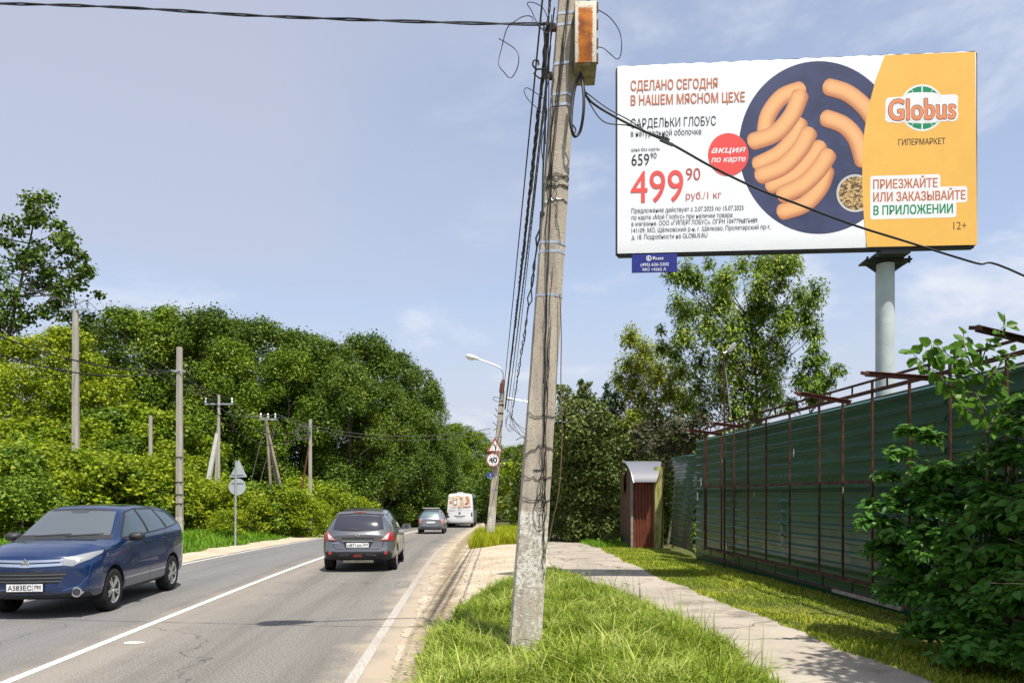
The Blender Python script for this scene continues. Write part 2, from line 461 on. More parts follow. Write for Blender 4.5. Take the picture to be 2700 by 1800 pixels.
# ------------------------------------------------------------------ grass
def grass_mesh(name, x, y, z0, h, w, lean, seed, tilt=None):
    r = np.random.default_rng(seed); n = len(x)
    a = r.uniform(0, 2 * np.pi, n)
    dx, dy = np.cos(a), np.sin(a)                    # lean direction
    bx, by = -dy, dx                                 # blade width direction
    a2 = a + r.uniform(-0.9, 0.9, n); bx, by = -np.sin(a2), np.cos(a2)
    lean = lean * r.uniform(0.2, 1.5, n) * h
    B = np.stack([x, y, z0], 1)
    def lev(t, wf):
        c = B + np.stack([dx * lean * t * t, dy * lean * t * t, h * (t - 0.32 * t * t * np.clip(lean / h, 0, 1.3))], 1)
        s = np.stack([bx, by, np.zeros(n)], 1) * (w * wf * 0.5)[:, None]
        return c - s, c + s
    a0, b0 = lev(0.0, np.full(n, 0.8)); a1, b1 = lev(0.45, np.full(n, 1.0)); a2_, b2 = lev(0.8, np.full(n, 0.6)); tip, _ = lev(1.0, np.zeros(n))
    V = np.stack([a0, b0, a1, b1, a2_, b2, tip], 1).reshape(-1, 3)
    k = np.arange(n)[:, None] * 7
    Ft = np.concatenate([k + np.array([[0, 1, 3]]), k + np.array([[0, 3, 2]]), k + np.array([[2, 3, 5]]), k + np.array([[2, 5, 4]]), k + np.array([[4, 5, 6]])])
    return mesh_np(name, V, Ft, True)
GR_NEAR = leaf_mat('grass_near', (0.085, 0.140, 0.010), (0.285, 0.375, 0.036), (0.64, 0.64, 0.22), 0.35, 0.38, 1.4)
GR_DRY = leaf_mat('grass_short', (0.095, 0.165, 0.014), (0.29, 0.36, 0.024), (0.62, 0.57, 0.08), 0.3, 0.5, 1.0)
GR_TALL = leaf_mat('grass_tall', (0.22, 0.27, 0.010), (0.42, 0.47, 0.018), (0.62, 0.60, 0.06), 0.35, 0.5, 0.8)
GR_LEFT = leaf_mat('grass_left', (0.08, 0.19, 0.012), (0.16, 0.34, 0.018), (0.30, 0.46, 0.04), 0.35, 0.5, 0.6)
def scatter(n, x0, x1, y0, y1, keep, seed):
    r = np.random.default_rng(seed)
    x = r.uniform(x0, x1, n); y = r.uniform(y0, y1, n)
    k = keep(x, y); return x[k], y[k], r
def verge_l(y): return np.interp(y, [3, 7, 10, 12, 14, 16, 17], [-1.0, -0.98, -1.05, -0.85, -0.4, 0.3, 0.85]) + 0.10 * hash1(y, 8.1)
def verge_r(y): return np.minimum(path_l(y) + 0.03, np.interp(y, [3, 16, 17.3], [9, 9, 0.95])) + 0.08 * hash1(y, 6.2)
# the raised verge under the near grass
def hump(x, y):
    a, b = verge_l(y), verge_r(y); t = np.clip((x - a) / np.maximum(b - a, 0.05), 0, 1)
    return 0.02 + 0.11 * np.clip(4 * t * (1 - t), 0, 1) ** 0.5 * sst((17.2 - y) / 3.0)
ysv = np.arange(2.5, 17.2, 0.2); tv = np.linspace(0, 1, 15)
Xv = verge_l(ysv)[:, None] * (1 - tv) + verge_r(ysv)[:, None] * tv; Yv = np.repeat(ysv[:, None], 15, 1)
Vv = np.stack([Xv, Yv, gz(Xv, Yv) + hump(Xv, Yv)], -1).reshape(-1, 3)
i, j = np.meshgrid(np.arange(len(ysv) - 1), np.arange(14), indexing='ij'); q = (i * 15 + j).ravel()
struct('grass_verge', mesh_np('grass_verge', Vv, np.stack([q, q + 1, q + 16, q + 15], 1), True), EARTH)
x, y, r = scatter(125000, -1.4, 2.7, 5.6, 17.2, lambda x, y: (x > verge_l(y)) & (x < verge_r(y)), 1)
thin = r.uniform(0, 1, len(x)) < np.interp(y, [6, 9, 17], [1.0, 0.9, 0.55]) * (0.42 + 0.58 * sst(1.1 + 1.6 * np.sin(2.3 * x + 1.1 * y + 1) * np.sin(1.9 * y - 0.7 * x))); x, y = x[thin], y[thin]
edge = np.clip(np.minimum(x - verge_l(y), verge_r(y) - x) / 0.5, 0.25, 1)
cl = 0.75 + 0.35 * np.sin(x * 3.1 + 1.7 * np.sin(y * 2.3)) * np.sin(y * 2.7 + x)
h = (r.uniform(0.10, 0.32, len(x)) + 0.22 * (r.uniform(0, 1, len(x)) > 0.93)) * cl * (0.55 + 0.45 * edge) * np.interp(y, [6, 9, 17], [1.0, 1.0, 0.85])
tag(obj('verge_grass', grass_mesh('verge_grass', x, y, gz(x, y) + hump(x, y) - 0.01, h, r.uniform(0.007, 0.016, len(x)), 1.15, 2), GR_NEAR), 'long bright green grass growing round the foot of the leaning concrete pole', 'grass', kind='stuff')
# tall seed stalks along the path side
x, y, r = scatter(900, -1.2, 2.6, 6.2, 14, lambda x, y: (x > verge_r(y) - 0.45) & (x < verge_r(y) + 0.04), 3)
k = r.uniform(0, 1, len(x)) < 0.6; x, y = x[k], y[k]
tag(obj('grass_stalks', grass_mesh('grass_stalks', x, y, gz(x, y) + 0.03, r.uniform(0.30, 0.72, len(x)), r.uniform(0.006, 0.011, len(x)), 0.25, 4), GR_NEAR), 'thin upright grass stalks along the edge of the footpath', 'grass', kind='stuff')
# short grass between path and fence
def fence_x(y): return 5.0 - 0.0585 * (y - 20.2)
x, y, r = scatter(150000, 2.6, 6.2, 5.6, 27.5, lambda x, y: (x > path_r(y) - 0.05 + 0.1 * hash1(y, 3.3)) & (x < fence_x(y) + 0.3), 5)
k = r.uniform(0, 1, len(x)) < np.interp(y, [6, 10, 27], [1.0, 0.8, 0.35]); x, y = x[k], y[k]
h = r.uniform(0.035, 0.12, len(x)) * (0.7 + 0.5 * np.sin(2.1 * x + 1.9 * y) * np.sin(1.3 * y))
h = np.maximum(h, 0.03) * np.interp(fence_x(y) - x, [0, 0.3, 0.8, 2], [0.35, 0.6, 0.9, 0.9])
tag(obj('short_grass', grass_mesh('short_grass', x, y, gz(x, y) + 0.005, h, np.interp(y, [6, 27], [0.009, 0.018]) * r.uniform(0.7, 1.3, len(x)), 0.7, 6), GR_DRY), 'short yellowish grass strip between the footpath and green fence', 'grass', kind='stuff')
x0s = np.arange(3, 28, 0.4)
sheet('grass_strip', lambda y: path_r(y) - 0.02 + 0.09 * hash1(y, 3.3), lambda y: fence_x(y) + 0.5, np.arange(3, 28, 0.4), 6, 0.012, EARTH)
# tall yellow-green clump round the second pole
x, y, r = scatter(46000, -2.6, 2.2, 27.6, 40, lambda x, y: (x > xr(y) + 1.25 + 0.2 * hash1(y, 1.0)) & (x < np.interp(y, [27, 30, 40], [1.0, 1.25, 1.2])) & (y > 28.1 + 0.5 * hash1(x * 1.5, 2.0)), 7)
tag(obj('tall_grass', grass_mesh('tall_grass', x, y, gz(x, y) - 0.05, r.uniform(0.28, 0.68, len(x)), r.uniform(0.014, 0.026, len(x)), 0.35, 8), GR_TALL), 'tall yellow-green grass growing round the pole with the speed limit sign', 'grass', kind='stuff')
# left verge
x, y, r = scatter(90000, -24, -9.5, 17, 62, lambda x, y: (x < xl(y) - 1.7 + 0.25 * hash1(y, 1.9, 0.7)) & (x > xl(y) - 7.5), 9)
k = r.uniform(0, 1, len(x)) < np.interp(y, [17, 30, 62], [1.0, 0.9, 0.5]); x, y = x[k], y[k]
tag(obj('roadside_grass', grass_mesh('roadside_grass', x, y, gz(x, y) - 0.05, r.uniform(0.14, 0.42, len(x)) * np.interp(xl(y) - x, [1.7, 2.6, 4], [0.5, 0.9, 1.1]), r.uniform(0.016, 0.03, len(x)) * np.interp(y, [17, 60], [0.9, 1.8]), 0.5, 10), GR_LEFT), 'bright green roadside grass along the far shoulder below the shrubs', 'grass', kind='stuff')
# grass at the foot of the hedge and porch on the right
x, y, r = scatter(16000, 1.2, 4.6, 25.5, 42, lambda x, y: (x > path_r(y) - 0.1), 12)
tag(obj('hedge_grass', grass_mesh('hedge_grass', x, y, gz(x, y) - 0.05, r.uniform(0.1, 0.32, len(x)), r.uniform(0.014, 0.024, len(x)), 0.5, 13), GR_LEFT), 'green grass at the foot of the dark hedge beside the path', 'grass', kind='stuff')
# gravel on the sand
rr = np.random.default_rng(21); Vs = []; Fs = []
oct_v = np.array([(1, 0, 0), (-1, 0, 0), (0, 1, 0), (0, -1, 0), (0, 0, 1), (0, 0, -1)], float)
oct_f = [(0, 2, 4), (2, 1, 4), (1, 3, 4), (3, 0, 4), (2, 0, 5), (1, 2, 5), (3, 1, 5), (0, 3, 5)]
for k in range(700):
    y = rr.uniform(6.5, 24); t = rr.beta(1.3, 2.4)
    x = xr(y) + 0.35 + t * 2.2
    if x > float(verge_l(y)) and y < 16: continue
    s = rr.uniform(0.006, 0.02) * (1.5 if rr.uniform() < 0.05 else 1)
    b = len(Vs) * 1
    pts = oct_v * s * rr.uniform(0.7, 1.3, (6, 3)) * np.array([1.2, 1.0, 0.7])
    for p in pts: Vs.append((x + p[0], y + p[1], g1(x, y) + 0.006 + s * 0.35 + p[2]))
    Fs += [tuple(b + i for i in f) for f in oct_f]
me = bpy.data.meshes.new('gravel'); me.from_pydata(Vs, [], Fs); me.update()
tag(obj('gravel', me, simple('stone', (0.27, 0.245, 0.21), 0.9, var=0.5, vscale=14)), 'loose grey gravel scattered over the sandy shoulder', 'gravel', kind='stuff')
# ------------------------------------------------------------------ shared materials for street things
def concrete_mat(name, a, b, white_z=None, spots=0.5, dark=(0.10, 0.08, 0.055)):
    m, nt, out = new_mat(name); v = coords(nt)
    c = mix(nt, rng(nt, noise(nt, coords(nt, 'Object', (3, 3, 0.5)), 2.5, 6, 0.65), 0.3, 0.7), a, b)
    c = mix(nt, mth(nt, 'MULTIPLY', rng(nt, noise(nt, v, 30, 5, 0.75), 0.52, 0.68), spots), c, dark)
    c = mix(nt, mth(nt, 'MULTIPLY', rng(nt, noise(nt, coords(nt, 'Object', (14, 14, 1.0)), 2.0, 5, 0.7), 0.57, 0.70), spots * 0.9), c, dark)
    if white_z is not None:
        t = nt.nodes.new('ShaderNodeTexCoord'); s = nt.nodes.new('ShaderNodeSeparateXYZ'); nt.links.new(t.outputs['Object'], s.inputs[0])
        edge = mth(nt, 'ADD', s.outputs['Z'], mth(nt, 'MULTIPLY', mth(nt, 'SUBTRACT', noise(nt, v, 9, 4), 0.5), 0.10))
        low = rng(nt, edge, white_z + 0.02, white_z - 0.02, 0, 1)
        peel = rng(nt, mth(nt, 'ADD', noise(nt, v, 22, 6, 0.72), mth(nt, 'MULTIPLY', noise(nt, v, 2.2, 3), 0.55)), 0.74, 0.86, 0, 1)
        c = mix(nt, mth(nt, 'MULTIPLY', low, peel), c, (0.70, 0.67, 0.60))
    bsdf(nt, out, c, 0.92, spec=0.15, bump=noise(nt, v, 40, 6, 0.75), bump_str=0.6, bump_dist=0.012)
    return m
CONC = concrete_mat('pole_concrete', (0.36, 0.305, 0.24), (0.53, 0.465, 0.375), white_z=1.62)
CONC2 = concrete_mat('pole_concrete_pale', (0.33, 0.30, 0.25), (0.44, 0.40, 0.34), white_z=0.95, spots=0.25)
CONC3 = concrete_mat('pole_concrete_plain', (0.34, 0.31, 0.265), (0.46, 0.42, 0.36), spots=0.25)
WOODP = concrete_mat('old_pole_timber', (0.20, 0.165, 0.12), (0.33, 0.285, 0.22), spots=0.45)
BLACK = simple('black_rubber', (0.012, 0.012, 0.013), 0.55)
WIRE = simple('grey_wire', (0.10, 0.095, 0.09), 0.6)
GALV = simple('galvanised', (0.55, 0.57, 0.58), 0.38, 0.75, var=0.15, vscale=12)
m, nt, out = new_mat('rusty_iron'); v = coords(nt)
c = mix(nt, rng(nt, noise(nt, v, 6, 6, 0.7), 0.35, 0.65), (0.035, 0.017, 0.012), (0.105, 0.045, 0.027))
c = mix(nt, rng(nt, noise(nt, v, 25, 4, 0.7), 0.55, 0.7), c, (0.022, 0.013, 0.010))
bsdf(nt, out, c, 0.85, spec=0.2, bump=noise(nt, v, 60, 4), bump_str=0.5); RUST = m
RUSTRED = simple('rust_primer', (0.13, 0.040, 0.024), 0.7, var=0.35, vscale=18)
LAMPW = simple('lamp_shell', (0.72, 0.73, 0.72), 0.35, var=0.08)
LAMPG = simple('lamp_glass', (0.78, 0.78, 0.74), 0.2)
SIGNW = simple('sign_white', (0.80, 0.80, 0.78), 0.45, var=0.05)
SIGNR = simple('sign_red', (0.36, 0.10, 0.07), 0.5, var=0.15)
SIGNK = simple('sign_black', (0.015, 0.015, 0.016), 0.5)
SIGNB = simple('sign_blue', (0.02, 0.05, 0.30), 0.45)
SIGNBACK = simple('sign_back_grey', (0.42, 0.46, 0.46), 0.5, 0.2, var=0.1, vscale=6)

# ------------------------------------------------------------------ lettering
_ref = {}
def text_mesh(body, shear=0.0):
    cu = bpy.data.curves.new('lettering', 'FONT'); cu.body = body; cu.size = 1.0
    cu.fill_mode = 'FRONT'; cu.resolution_u = 4; cu.shear = shear
    ob = bpy.data.objects.new('lettering', cu); COL.objects.link(ob)
    bpy.context.view_layer.update()
    me = bpy.data.meshes.new_from_object(ob.evaluated_get(bpy.context.evaluated_depsgraph_get()))
    bpy.data.objects.remove(ob); bpy.data.curves.remove(cu)
    me.calc_loop_triangles()
    co = np.empty(len(me.vertices) * 3, np.float32); me.vertices.foreach_get('co', co)
    tri = np.empty(len(me.loop_triangles) * 3, np.int32); me.loop_triangles.foreach_get('vertices', tri)
    bpy.data.meshes.remove(me)
    return co.reshape(-1, 3)[:, :2], tri.reshape(-1, 3)
def cap_h():
    if 'c' not in _ref: _ref['c'] = float(text_mesh('Н')[0][:, 1].max())
    return _ref['c']
def fit_text(body, x0, base, x1, cap, fn, mat, parent, bold=0.0, shear=0.0, name='lettering', nv=(0, -1, 0), ring=None):
    """text stretched to run from x0 to x1 with its baseline at base and capitals cap high; fn(a,b) gives the point on the surface.
    A heavier weight is several passes of the same letters, each laid a hair above the last."""
    co, tri = text_mesh(body, shear)
    lo, hi = co[:, 0].min(), co[:, 0].max()
    a = x0 + (co[:, 0] - lo) / (hi - lo) * (x1 - x0); b = base + co[:, 1] / cap_h() * cap
    shifts = [(0.0, 0.0)]
    if bold > 0:
        n = ring or 4; rad = bold * abs(cap) / cap_h()
        shifts = [(rad * math.cos(2 * math.pi * (k + 0.5) / n), rad * math.sin(2 * math.pi * (k + 0.5) / n)) for k in range(n)]
    V = []; Fs = []
    for k, (sx, sy) in enumerate(shifts):
        off = len(V)
        for p, q in zip(a, b):
            w = fn(p + sx, q + sy); V.append((w[0] + nv[0] * 0.00022 * k, w[1] + nv[1] * 0.00022 * k, w[2] + nv[2] * 0.00022 * k))
        Fs += [tuple(int(i) + off for i in t) for t in tri]
    me = bpy.data.meshes.new(name); me.from_pydata(V, [], Fs); me.update()
    return obj(name, me, mat, parent)

# ------------------------------------------------------------------ billboard
BLp, BRp = P(1628, 668, 13.3), P(2574, 645, 12.84)
bW = (BRp - BLp).length; bH = 491 * 13.3 / F_PX; b_ang = math.atan2(BRp.y - BLp.y, BRp.x - BLp.x)
bx, by = 6.72, 13.42
board = thing('billboard', 'large roadside billboard on a grey post advertising sausages with an orange panel', 'billboard', (bx, by, g1(bx, by) - 0.05), b_ang)
Minv = (Matrix.Translation(board.location) @ Matrix.Rotation(b_ang, 4, 'Z')).inverted()
bl = Minv @ BLp
X0, YF, Z0 = bl.x, bl.y, bl.z
m, nt, out = new_mat('post_paint'); v = coords(nt)
c = mix(nt, rng(nt, noise(nt, v, 2.5, 5), 0.3, 0.7), (0.42, 0.47, 0.46), (0.52, 0.57, 0.55))
c = mix(nt, mth(nt, 'MULTIPLY', rng(nt, noise(nt, coords(nt, 'Object', (1, 1, 5)), 4, 6, 0.7), 0.56, 0.66), 0.35), c, (0.30, 0.34, 0.33))
bsdf(nt, out, c, 0.6, spec=0.4, bump=noise(nt, v, 20, 5), bump_str=0.35); POST = m
MB().lathe([(0.0, -0.1), (0.158, -0.1), (0.158, Z0 - 0.16), (0.0, Z0 - 0.16)], n=28).build('post', POST, board, smooth=40)
b = MB().box((0, 0, Z0 - 0.12), (0.80, 0.34, 0.03)).box((0, -0.20, Z0 - 0.06), (0.5, 0.5, 0.08))
for sx in (-0.36, -0.25, 0.25, 0.36):
    b.lathe([(0, -0.05), (0.022, -0.05), (0.022, 0.07), (0, 0.07)], c=(sx, -0.14, Z0 - 0.13), n=6)
b.add([(-0.16, 0, Z0 - 0.155), (-0.36, 0, Z0 - 0.155), (-0.16, 0, Z0 - 0.30), (-0.16, 0.02, Z0 - 0.155), (-0.36, 0.02, Z0 - 0.155), (-0.16, 0.02, Z0 - 0.30)], [(0, 1, 2), (3, 5, 4), (0, 3, 4, 1), (1, 4, 5, 2)])
b.add([(0.16, 0, Z0 - 0.155), (0.36, 0, Z0 - 0.155), (0.16, 0, Z0 - 0.30), (0.16, 0.02, Z0 - 0.155), (0.36, 0.02, Z0 - 0.155), (0.16, 0.02, Z0 - 0.30)], [(0, 2, 1), (3, 4, 5), (0, 1, 4, 3), (1, 2, 5, 4)])
b.build('mounting_flange', simple('dark_steel', (0.05, 0.055, 0.055), 0.6, 0.5), board)
fr = MB().box((X0 + bW / 2, YF + 0.09, Z0 - 0.022), (bW - 0.04, 0.12, 0.040)).box((X0 + bW / 2, YF + 0.10, Z0 + bH + 0.012), (bW, 0.16, 0.024))
fr.box((X0 - 0.012, YF + 0.09, Z0 + bH / 2), (0.024, 0.15, bH - 0.02)).box((X0 + bW + 0.012, YF + 0.09, Z0 + bH / 2), (0.024, 0.15, bH - 0.02))
fr.box((X0 + bW / 2, YF + 0.19, Z0 + bH / 2), (bW, 0.03, bH))
fr.build('frame', simple('frame_black', (0.018, 0.017, 0.017), 0.6, var=0.4), board)
# vinyl face, slightly slack and uneven along its wrapped top edge
m, nt, out = new_mat('vinyl_white'); v = coords(nt, 'Object', (1, 1, 2.2))
c = mix(nt, mth(nt, 'MULTIPLY', rng(nt, noise(nt, v, 1.3, 5, 0.6), 0.5, 0.75), 0.25), (0.83, 0.835, 0.85), (0.70, 0.71, 0.74))
bsdf(nt, out, c, 0.42, spec=0.35, bump=noise(nt, v, 1.6, 4, 0.6, 0.5), bump_str=0.10, bump_dist=0.04); VINYL = m
nu, nv = 90, 24; V = []
rr = np.random.default_rng(4); jag = rr.uniform(-0.012, 0.02, nu + 1); jag = 0.5 * jag + 0.5 * np.roll(jag, 1)
for jv in range(nv + 1):
    for iu in range(nu + 1):
        u, w = iu / nu, jv / nv
        V.append((X0 + u * bW, YF + 0.012 * (w == 1 or w == 0), Z0 + w * bH + (jag[iu] + 0.012 if jv == nv else 0)))
Fq = [(j * (nu + 1) + i, j * (nu + 1) + i + 1, (j + 1) * (nu + 1) + i + 1, (j + 1) * (nu + 1) + i) for j in range(nv) for i in range(nu)]
me = bpy.data.meshes.new('poster'); me.from_pydata(V, [], Fq); me.update()
me.polygons.foreach_set('use_smooth', [True] * len(Fq))
poster = obj('poster', me, VINYL, board)
def pl(layer):
    def fn(x, y):
        s = (x - 1624.5) / 946.5
        yb = 668 - 23 * s; yt = 177 - 34 * s
        return (X0 + s * bW, YF - 0.0012 - 0.0007 * layer, Z0 + (yb - y) / (yb - yt) * bH)
    return fn
D = 2700 / 2352.0
def flat(name, poly, layer, mat, parent=poster, fn=None):
    fn = fn or pl(layer)
    me = bpy.data.meshes.new(name); me.from_pydata([fn(x, y) for x, y in poly], [], [tuple(range(len(poly)))]); me.update()
    return obj(name, me, mat, parent)
def ell(cx, cy, rx, ry, n=48): return [(cx + rx * math.cos(2 * math.pi * k / n), cy + ry * math.sin(2 * math.pi * k / n)) for k in range(n)]
def pr(name, col, var=0.06): return simple('print_' + name, col, 0.42, spec=0.35, var=var, vscale=1.2)
NAVY, ORANGE, CORAL, GREEN = pr('navy', (0.050, 0.058, 0.125), 0.25), pr('orange', (0.84, 0.47, 0.095), 0.05), pr('coral', (0.80, 0.10, 0.085)), pr('green', (0.01, 0.26, 0.11))
COPPER, INK, BROWN, WHITEP, SALMON = pr('copper', (0.55, 0.19, 0.10)), pr('ink', (0.035, 0.035, 0.042)), pr('brown', (0.12, 0.06, 0.03)), pr('white', (0.83, 0.83, 0.83)), pr('salmon', (0.78, 0.27, 0.12))
flat('plate', ell(2163, 391, 211, 226, 72), 0, NAVY)
m, nt, out = new_mat('print_sausage')
at = nt.nodes.new('ShaderNodeAttribute'); at.attribute_name = 'Col'
bsdf(nt, out, at.outputs['Color'], 0.42, spec=0.35); SAUS = m
def sausage(pts, r, layer):
    sp = crspline([Vector((x * D, y * D, 0)) for x, y in pts], 10); N = len(sp); r = r * D
    L = [0]
    for k in range(1, N): L.append(L[-1] + (sp[k] - sp[k - 1]).length)
    # round ends
    d0 = (sp[0] - sp[1]).normalized(); d1 = (sp[-1] - sp[-2]).normalized()
    pts2 = [sp[0] + d0 * r * 0.75 * s for s in (1, .85, .6, .3)] + sp + [sp[-1] + d1 * r * 0.75 * s for s in (.3, .6, .85, 1)]
    rad = [r * math.sqrt(max(0.0, 1 - s * s)) for s in (1, .85, .6, .3)] + [r] * N + [r * math.sqrt(max(0.0, 1 - s * s)) for s in (.3, .6, .85, 1)]
    K = 9; V = []; C = []; fn = pl(layer); n2 = len(pts2)
    for k, p in enumerate(pts2):
        d = (pts2[min(k + 1, n2 - 1)] - pts2[max(k - 1, 0)]).normalized(); nrm = Vector((-d.y, d.x, 0))
        if nrm.y > 0 or (abs(nrm.y) < 0.01 and nrm.x > 0): nrm = -nrm
        for q in range(K):
            s = -1 + 2 * q / (K - 1)
            P_ = p + nrm * (s * rad[k]); V.append(fn(P_.x, P_.y))
            f = max(0.0, 1 - abs(s - 0.15) ** 2.2)
            e = min(1.0, k / 5, (n2 - 1 - k) / 5) * 0.35 + 0.65
            f = (0.15 + 0.85 * f) * e
            C.append((0.38 + 0.52 * f, 0.11 + 0.355 * f, 0.05 + 0.155 * f, 1))
    Fq = [(k * K + q, k * K + q + 1, (k + 1) * K + q + 1, (k + 1) * K + q) for k in range(n2 - 1) for q in range(K - 1)]
    me = bpy.data.meshes.new('sausage'); me.from_pydata(V, [], Fq)
    at = me.attributes.new('Col', 'FLOAT_COLOR', 'POINT'); at.data.foreach_set('color', np.array(C, np.float32).ravel()); me.update()
    obj('sausage', me, SAUS, poster)
for k, (pts, r) in enumerate([([(1760, 322), (1768, 268), (1800, 225), (1842, 208)], 19), ([(1745, 378), (1795, 352), (1832, 312), (1842, 285)], 18),
        ([(1735, 326), (1785, 308), (1822, 268), (1842, 222)], 20), ([(1775, 428), (1832, 402), (1868, 365), (1888, 338)], 18),
        ([(1752, 404), (1802, 384), (1842, 344), (1862, 308)], 20), ([(1802, 487), (1852, 470), (1888, 432), (1902, 394)], 19),
        ([(1802, 448), (1848, 426), (1884, 392), (1906, 358)], 20), ([(1908, 203), (1950, 217), (1990, 250), (2018, 292)], 20), ([(1902, 274), (1942, 290), (1970, 322), (1986, 372)], 20)]):
    sausage(pts, r, 1 + k * 0.4)
m, nt, out = new_mat('print_mustard'); v = coords(nt)
vo = nt.nodes.new('ShaderNodeTexVoronoi'); vo.inputs['Scale'].default_value = 34; nt.links.new(v, vo.inputs['Vector'])
s_ = nt.nodes.new('ShaderNodeSeparateColor'); nt.links.new(vo.outputs['Color'], s_.inputs[0])
bsdf(nt, out, mix(nt, rng(nt, s_.outputs[0], 0.2, 0.8), (0.10, 0.05, 0.02), (0.62, 0.42, 0.16)), 0.45); MUST = m
flat('bowl', ell(1968 * D, 445 * D, 43 * D, 43 * D), 5, pr('bowl', (0.55, 0.53, 0.52)))
flat('mustard', ell(1968 * D, 445 * D, 38 * D, 38 * D), 5.5, MUST)
flat('badge', ell(1924, 408.5, 54, 56), 6, pr('badge_red', (0.80, 0.085, 0.075)))
edge = [(2336, 151), (2312, 215), (2295, 280), (2283, 345), (2277.5, 410), (2277, 490), (2281, 570), (2289.5, 651)]
flat('orange_panel', [(x, y) for x, y in edge] + [(2573.5, 645.5), (2571, 400), (2568, 144)], 6, ORANGE)
T = lambda body, x0, base, x1, cap, mat, layer=7, bold=0.0, shear=0.0: fit_text(body, x0, base, x1, -cap, pl(layer), mat, poster, bold, shear)
def sl(x): return 0.031 * (x - 1661)          # print rows climb with the board's own perspective: pl() undoes it
for a in [("СДЕЛАНО СЕГОДНЯ", 1661, 240, 1895, 26, COPPER, .018), ("В НАШЕМ МЯСНОМ ЦЕХЕ", 1661, 278.5, 1968, 26, COPPER, .018), ("САРДЕЛЬКИ ГЛОБУС", 1661, 338, 1891, 24, INK, 0.0),
          ("в натуральной оболочке", 1661, 361, 1852, 17, INK, 0.0), ("цена без карты", 1662, 400, 1739, 9.5, INK, 0.0), ("659", 1663, 437, 1711, 31.5, INK, 0.0), ("90", 1714, 420, 1731, 15.5, INK, 0.0),
          ("499", 1661, 535, 1803, 87, CORAL, .004), ("90", 1810, 480, 1849, 33, pr('darkcoral', (0.52, 0.09, 0.075)), -0.005), ("руб./1 кг", 1810, 530, 1905, 19, pr('darkcoral', (0.52, 0.09, 0.075)), 0.0),
          ("Предложение действует с 2.07.2025 по 15.07.2025", 1663, 562, 1965, 12.5, INK, 0.0), ("по карте «Мой Глобус» при наличии товара", 1663, 580, 1935, 12.5, INK, 0.0),
          ("в магазине. ООО «ГИПЕРГЛОБУС», ОГРН 1047796876489.", 1663, 596.5, 2004, 12.5, INK, 0.0), ("141109, МО, Щёлковский р-н, г. Щёлково, Пролетарский пр-т,", 1663, 614, 2037, 12.5, INK, 0.0),
          ("д. 18. Подробности на GLOBUS.RU", 1663, 631.5, 1868, 12.5, INK, 0.0)]:
    body, x0, base, x1, cap, mt, bold = a
    f0 = pl(7)
    fit_text(body, x0, base, x1, -cap, (lambda f0: lambda x, y: f0(x, y - 0.0275 * (x - 1661)))(f0), mt, poster, bold)
def up(layer): f0 = pl(layer); return lambda x, y: f0(x, y - 0.0262 * (x - 1924))
fit_text("акция", 1879, 404, 1970, -17, up(7), WHITEP, poster, .02, .25)
fit_text("по карте", 1879, 428, 1970, -15, up(7), WHITEP, poster, .02, .25)
def q6(x, y): return (2100 + x / 2.6133, 100 + y / 2.6133)
def up6(layer): f0 = pl(layer); return lambda x, y: f0(*q6(x, y - 0.026 * (x - 868)))
flat('logo_ground', [q6(x, y) for x, y in ell(868, 493, 150, 159)], 6.6, WHITEP)
flat('logo_ground', [q6(*p) for p in [(622, 440), (640, 422), (1090, 402), (1110, 418), (1103, 565), (1085, 580), (640, 592), (618, 575)]], 7.0, WHITEP)
for sgn, cy in ((-1, 493), (1, 493)):
    # two green caps of the globe, each cut into four by white meridians
    for a0, a1 in ((205, 238), (240, 268), (272, 300), (302, 335)):
        outer = [(868 + 138 * math.cos(math.radians(t)), cy + sgn * -146 * math.sin(math.radians(t))) for t in np.linspace(a0, a1, 8)]
        inner = [(868 + 118 * math.cos(math.radians(t)) * 0.98, cy + sgn * (92 + 14 * math.sin(math.radians((t - 180))) )) for t in np.linspace(a1, a0, 8)]
        flat('globe_patch', [q6(x, y) for x, y in outer + inner], 7.4, GREEN)
fit_text("Globus", 640, 574, 1094, -150, up6(7.6), WHITEP, poster, .085, ring=12)
fit_text("Globus", 644, 571, 1090, -146, up6(9.4), pr('logo_edge', (0.10, 0.05, 0.035)), poster, .042, ring=10)
fit_text("Globus", 644, 571, 1090, -146, up6(11.2), SALMON, poster, .024, ring=6)
fit_text("ГИПЕРМАРКЕТ", 708, 744, 1023, -42, up6(7.4), BROWN, poster, .015)
for x0, x1, y0, y1 in ((517, 990, 948, 1056), (517, 1170, 1034, 1144), (517, 1097, 1130, 1244)):
    f0 = up6(7.0 + 0.1 * (y0 - 900) / 100)
    c = 12; poly = [(x0 + c, y0), (x1 - c, y0), (x1, y0 + c), (x1, y1 - c), (x1 - c, y1), (x0 + c, y1), (x0, y1 - c), (x0, y0 + c)]
    flat('caption_ground', poly, 7, WHITEP, fn=f0)
fit_text("ПРИЕЗЖАЙТЕ", 538, 1036, 970, -62, up6(8.0), COPPER, poster, .028)
fit_text("ИЛИ ЗАКАЗЫВАЙТЕ", 538, 1124, 1157, -62, up6(8.0), COPPER, poster, .028)
fit_text("В ПРИЛОЖЕНИИ", 540, 1214, 1073, -62, up6(8.0), GREEN, poster, .028)
fit_text("12+", 1077, 1328, 1165, -55, up6(7.4), BROWN, poster, .0)
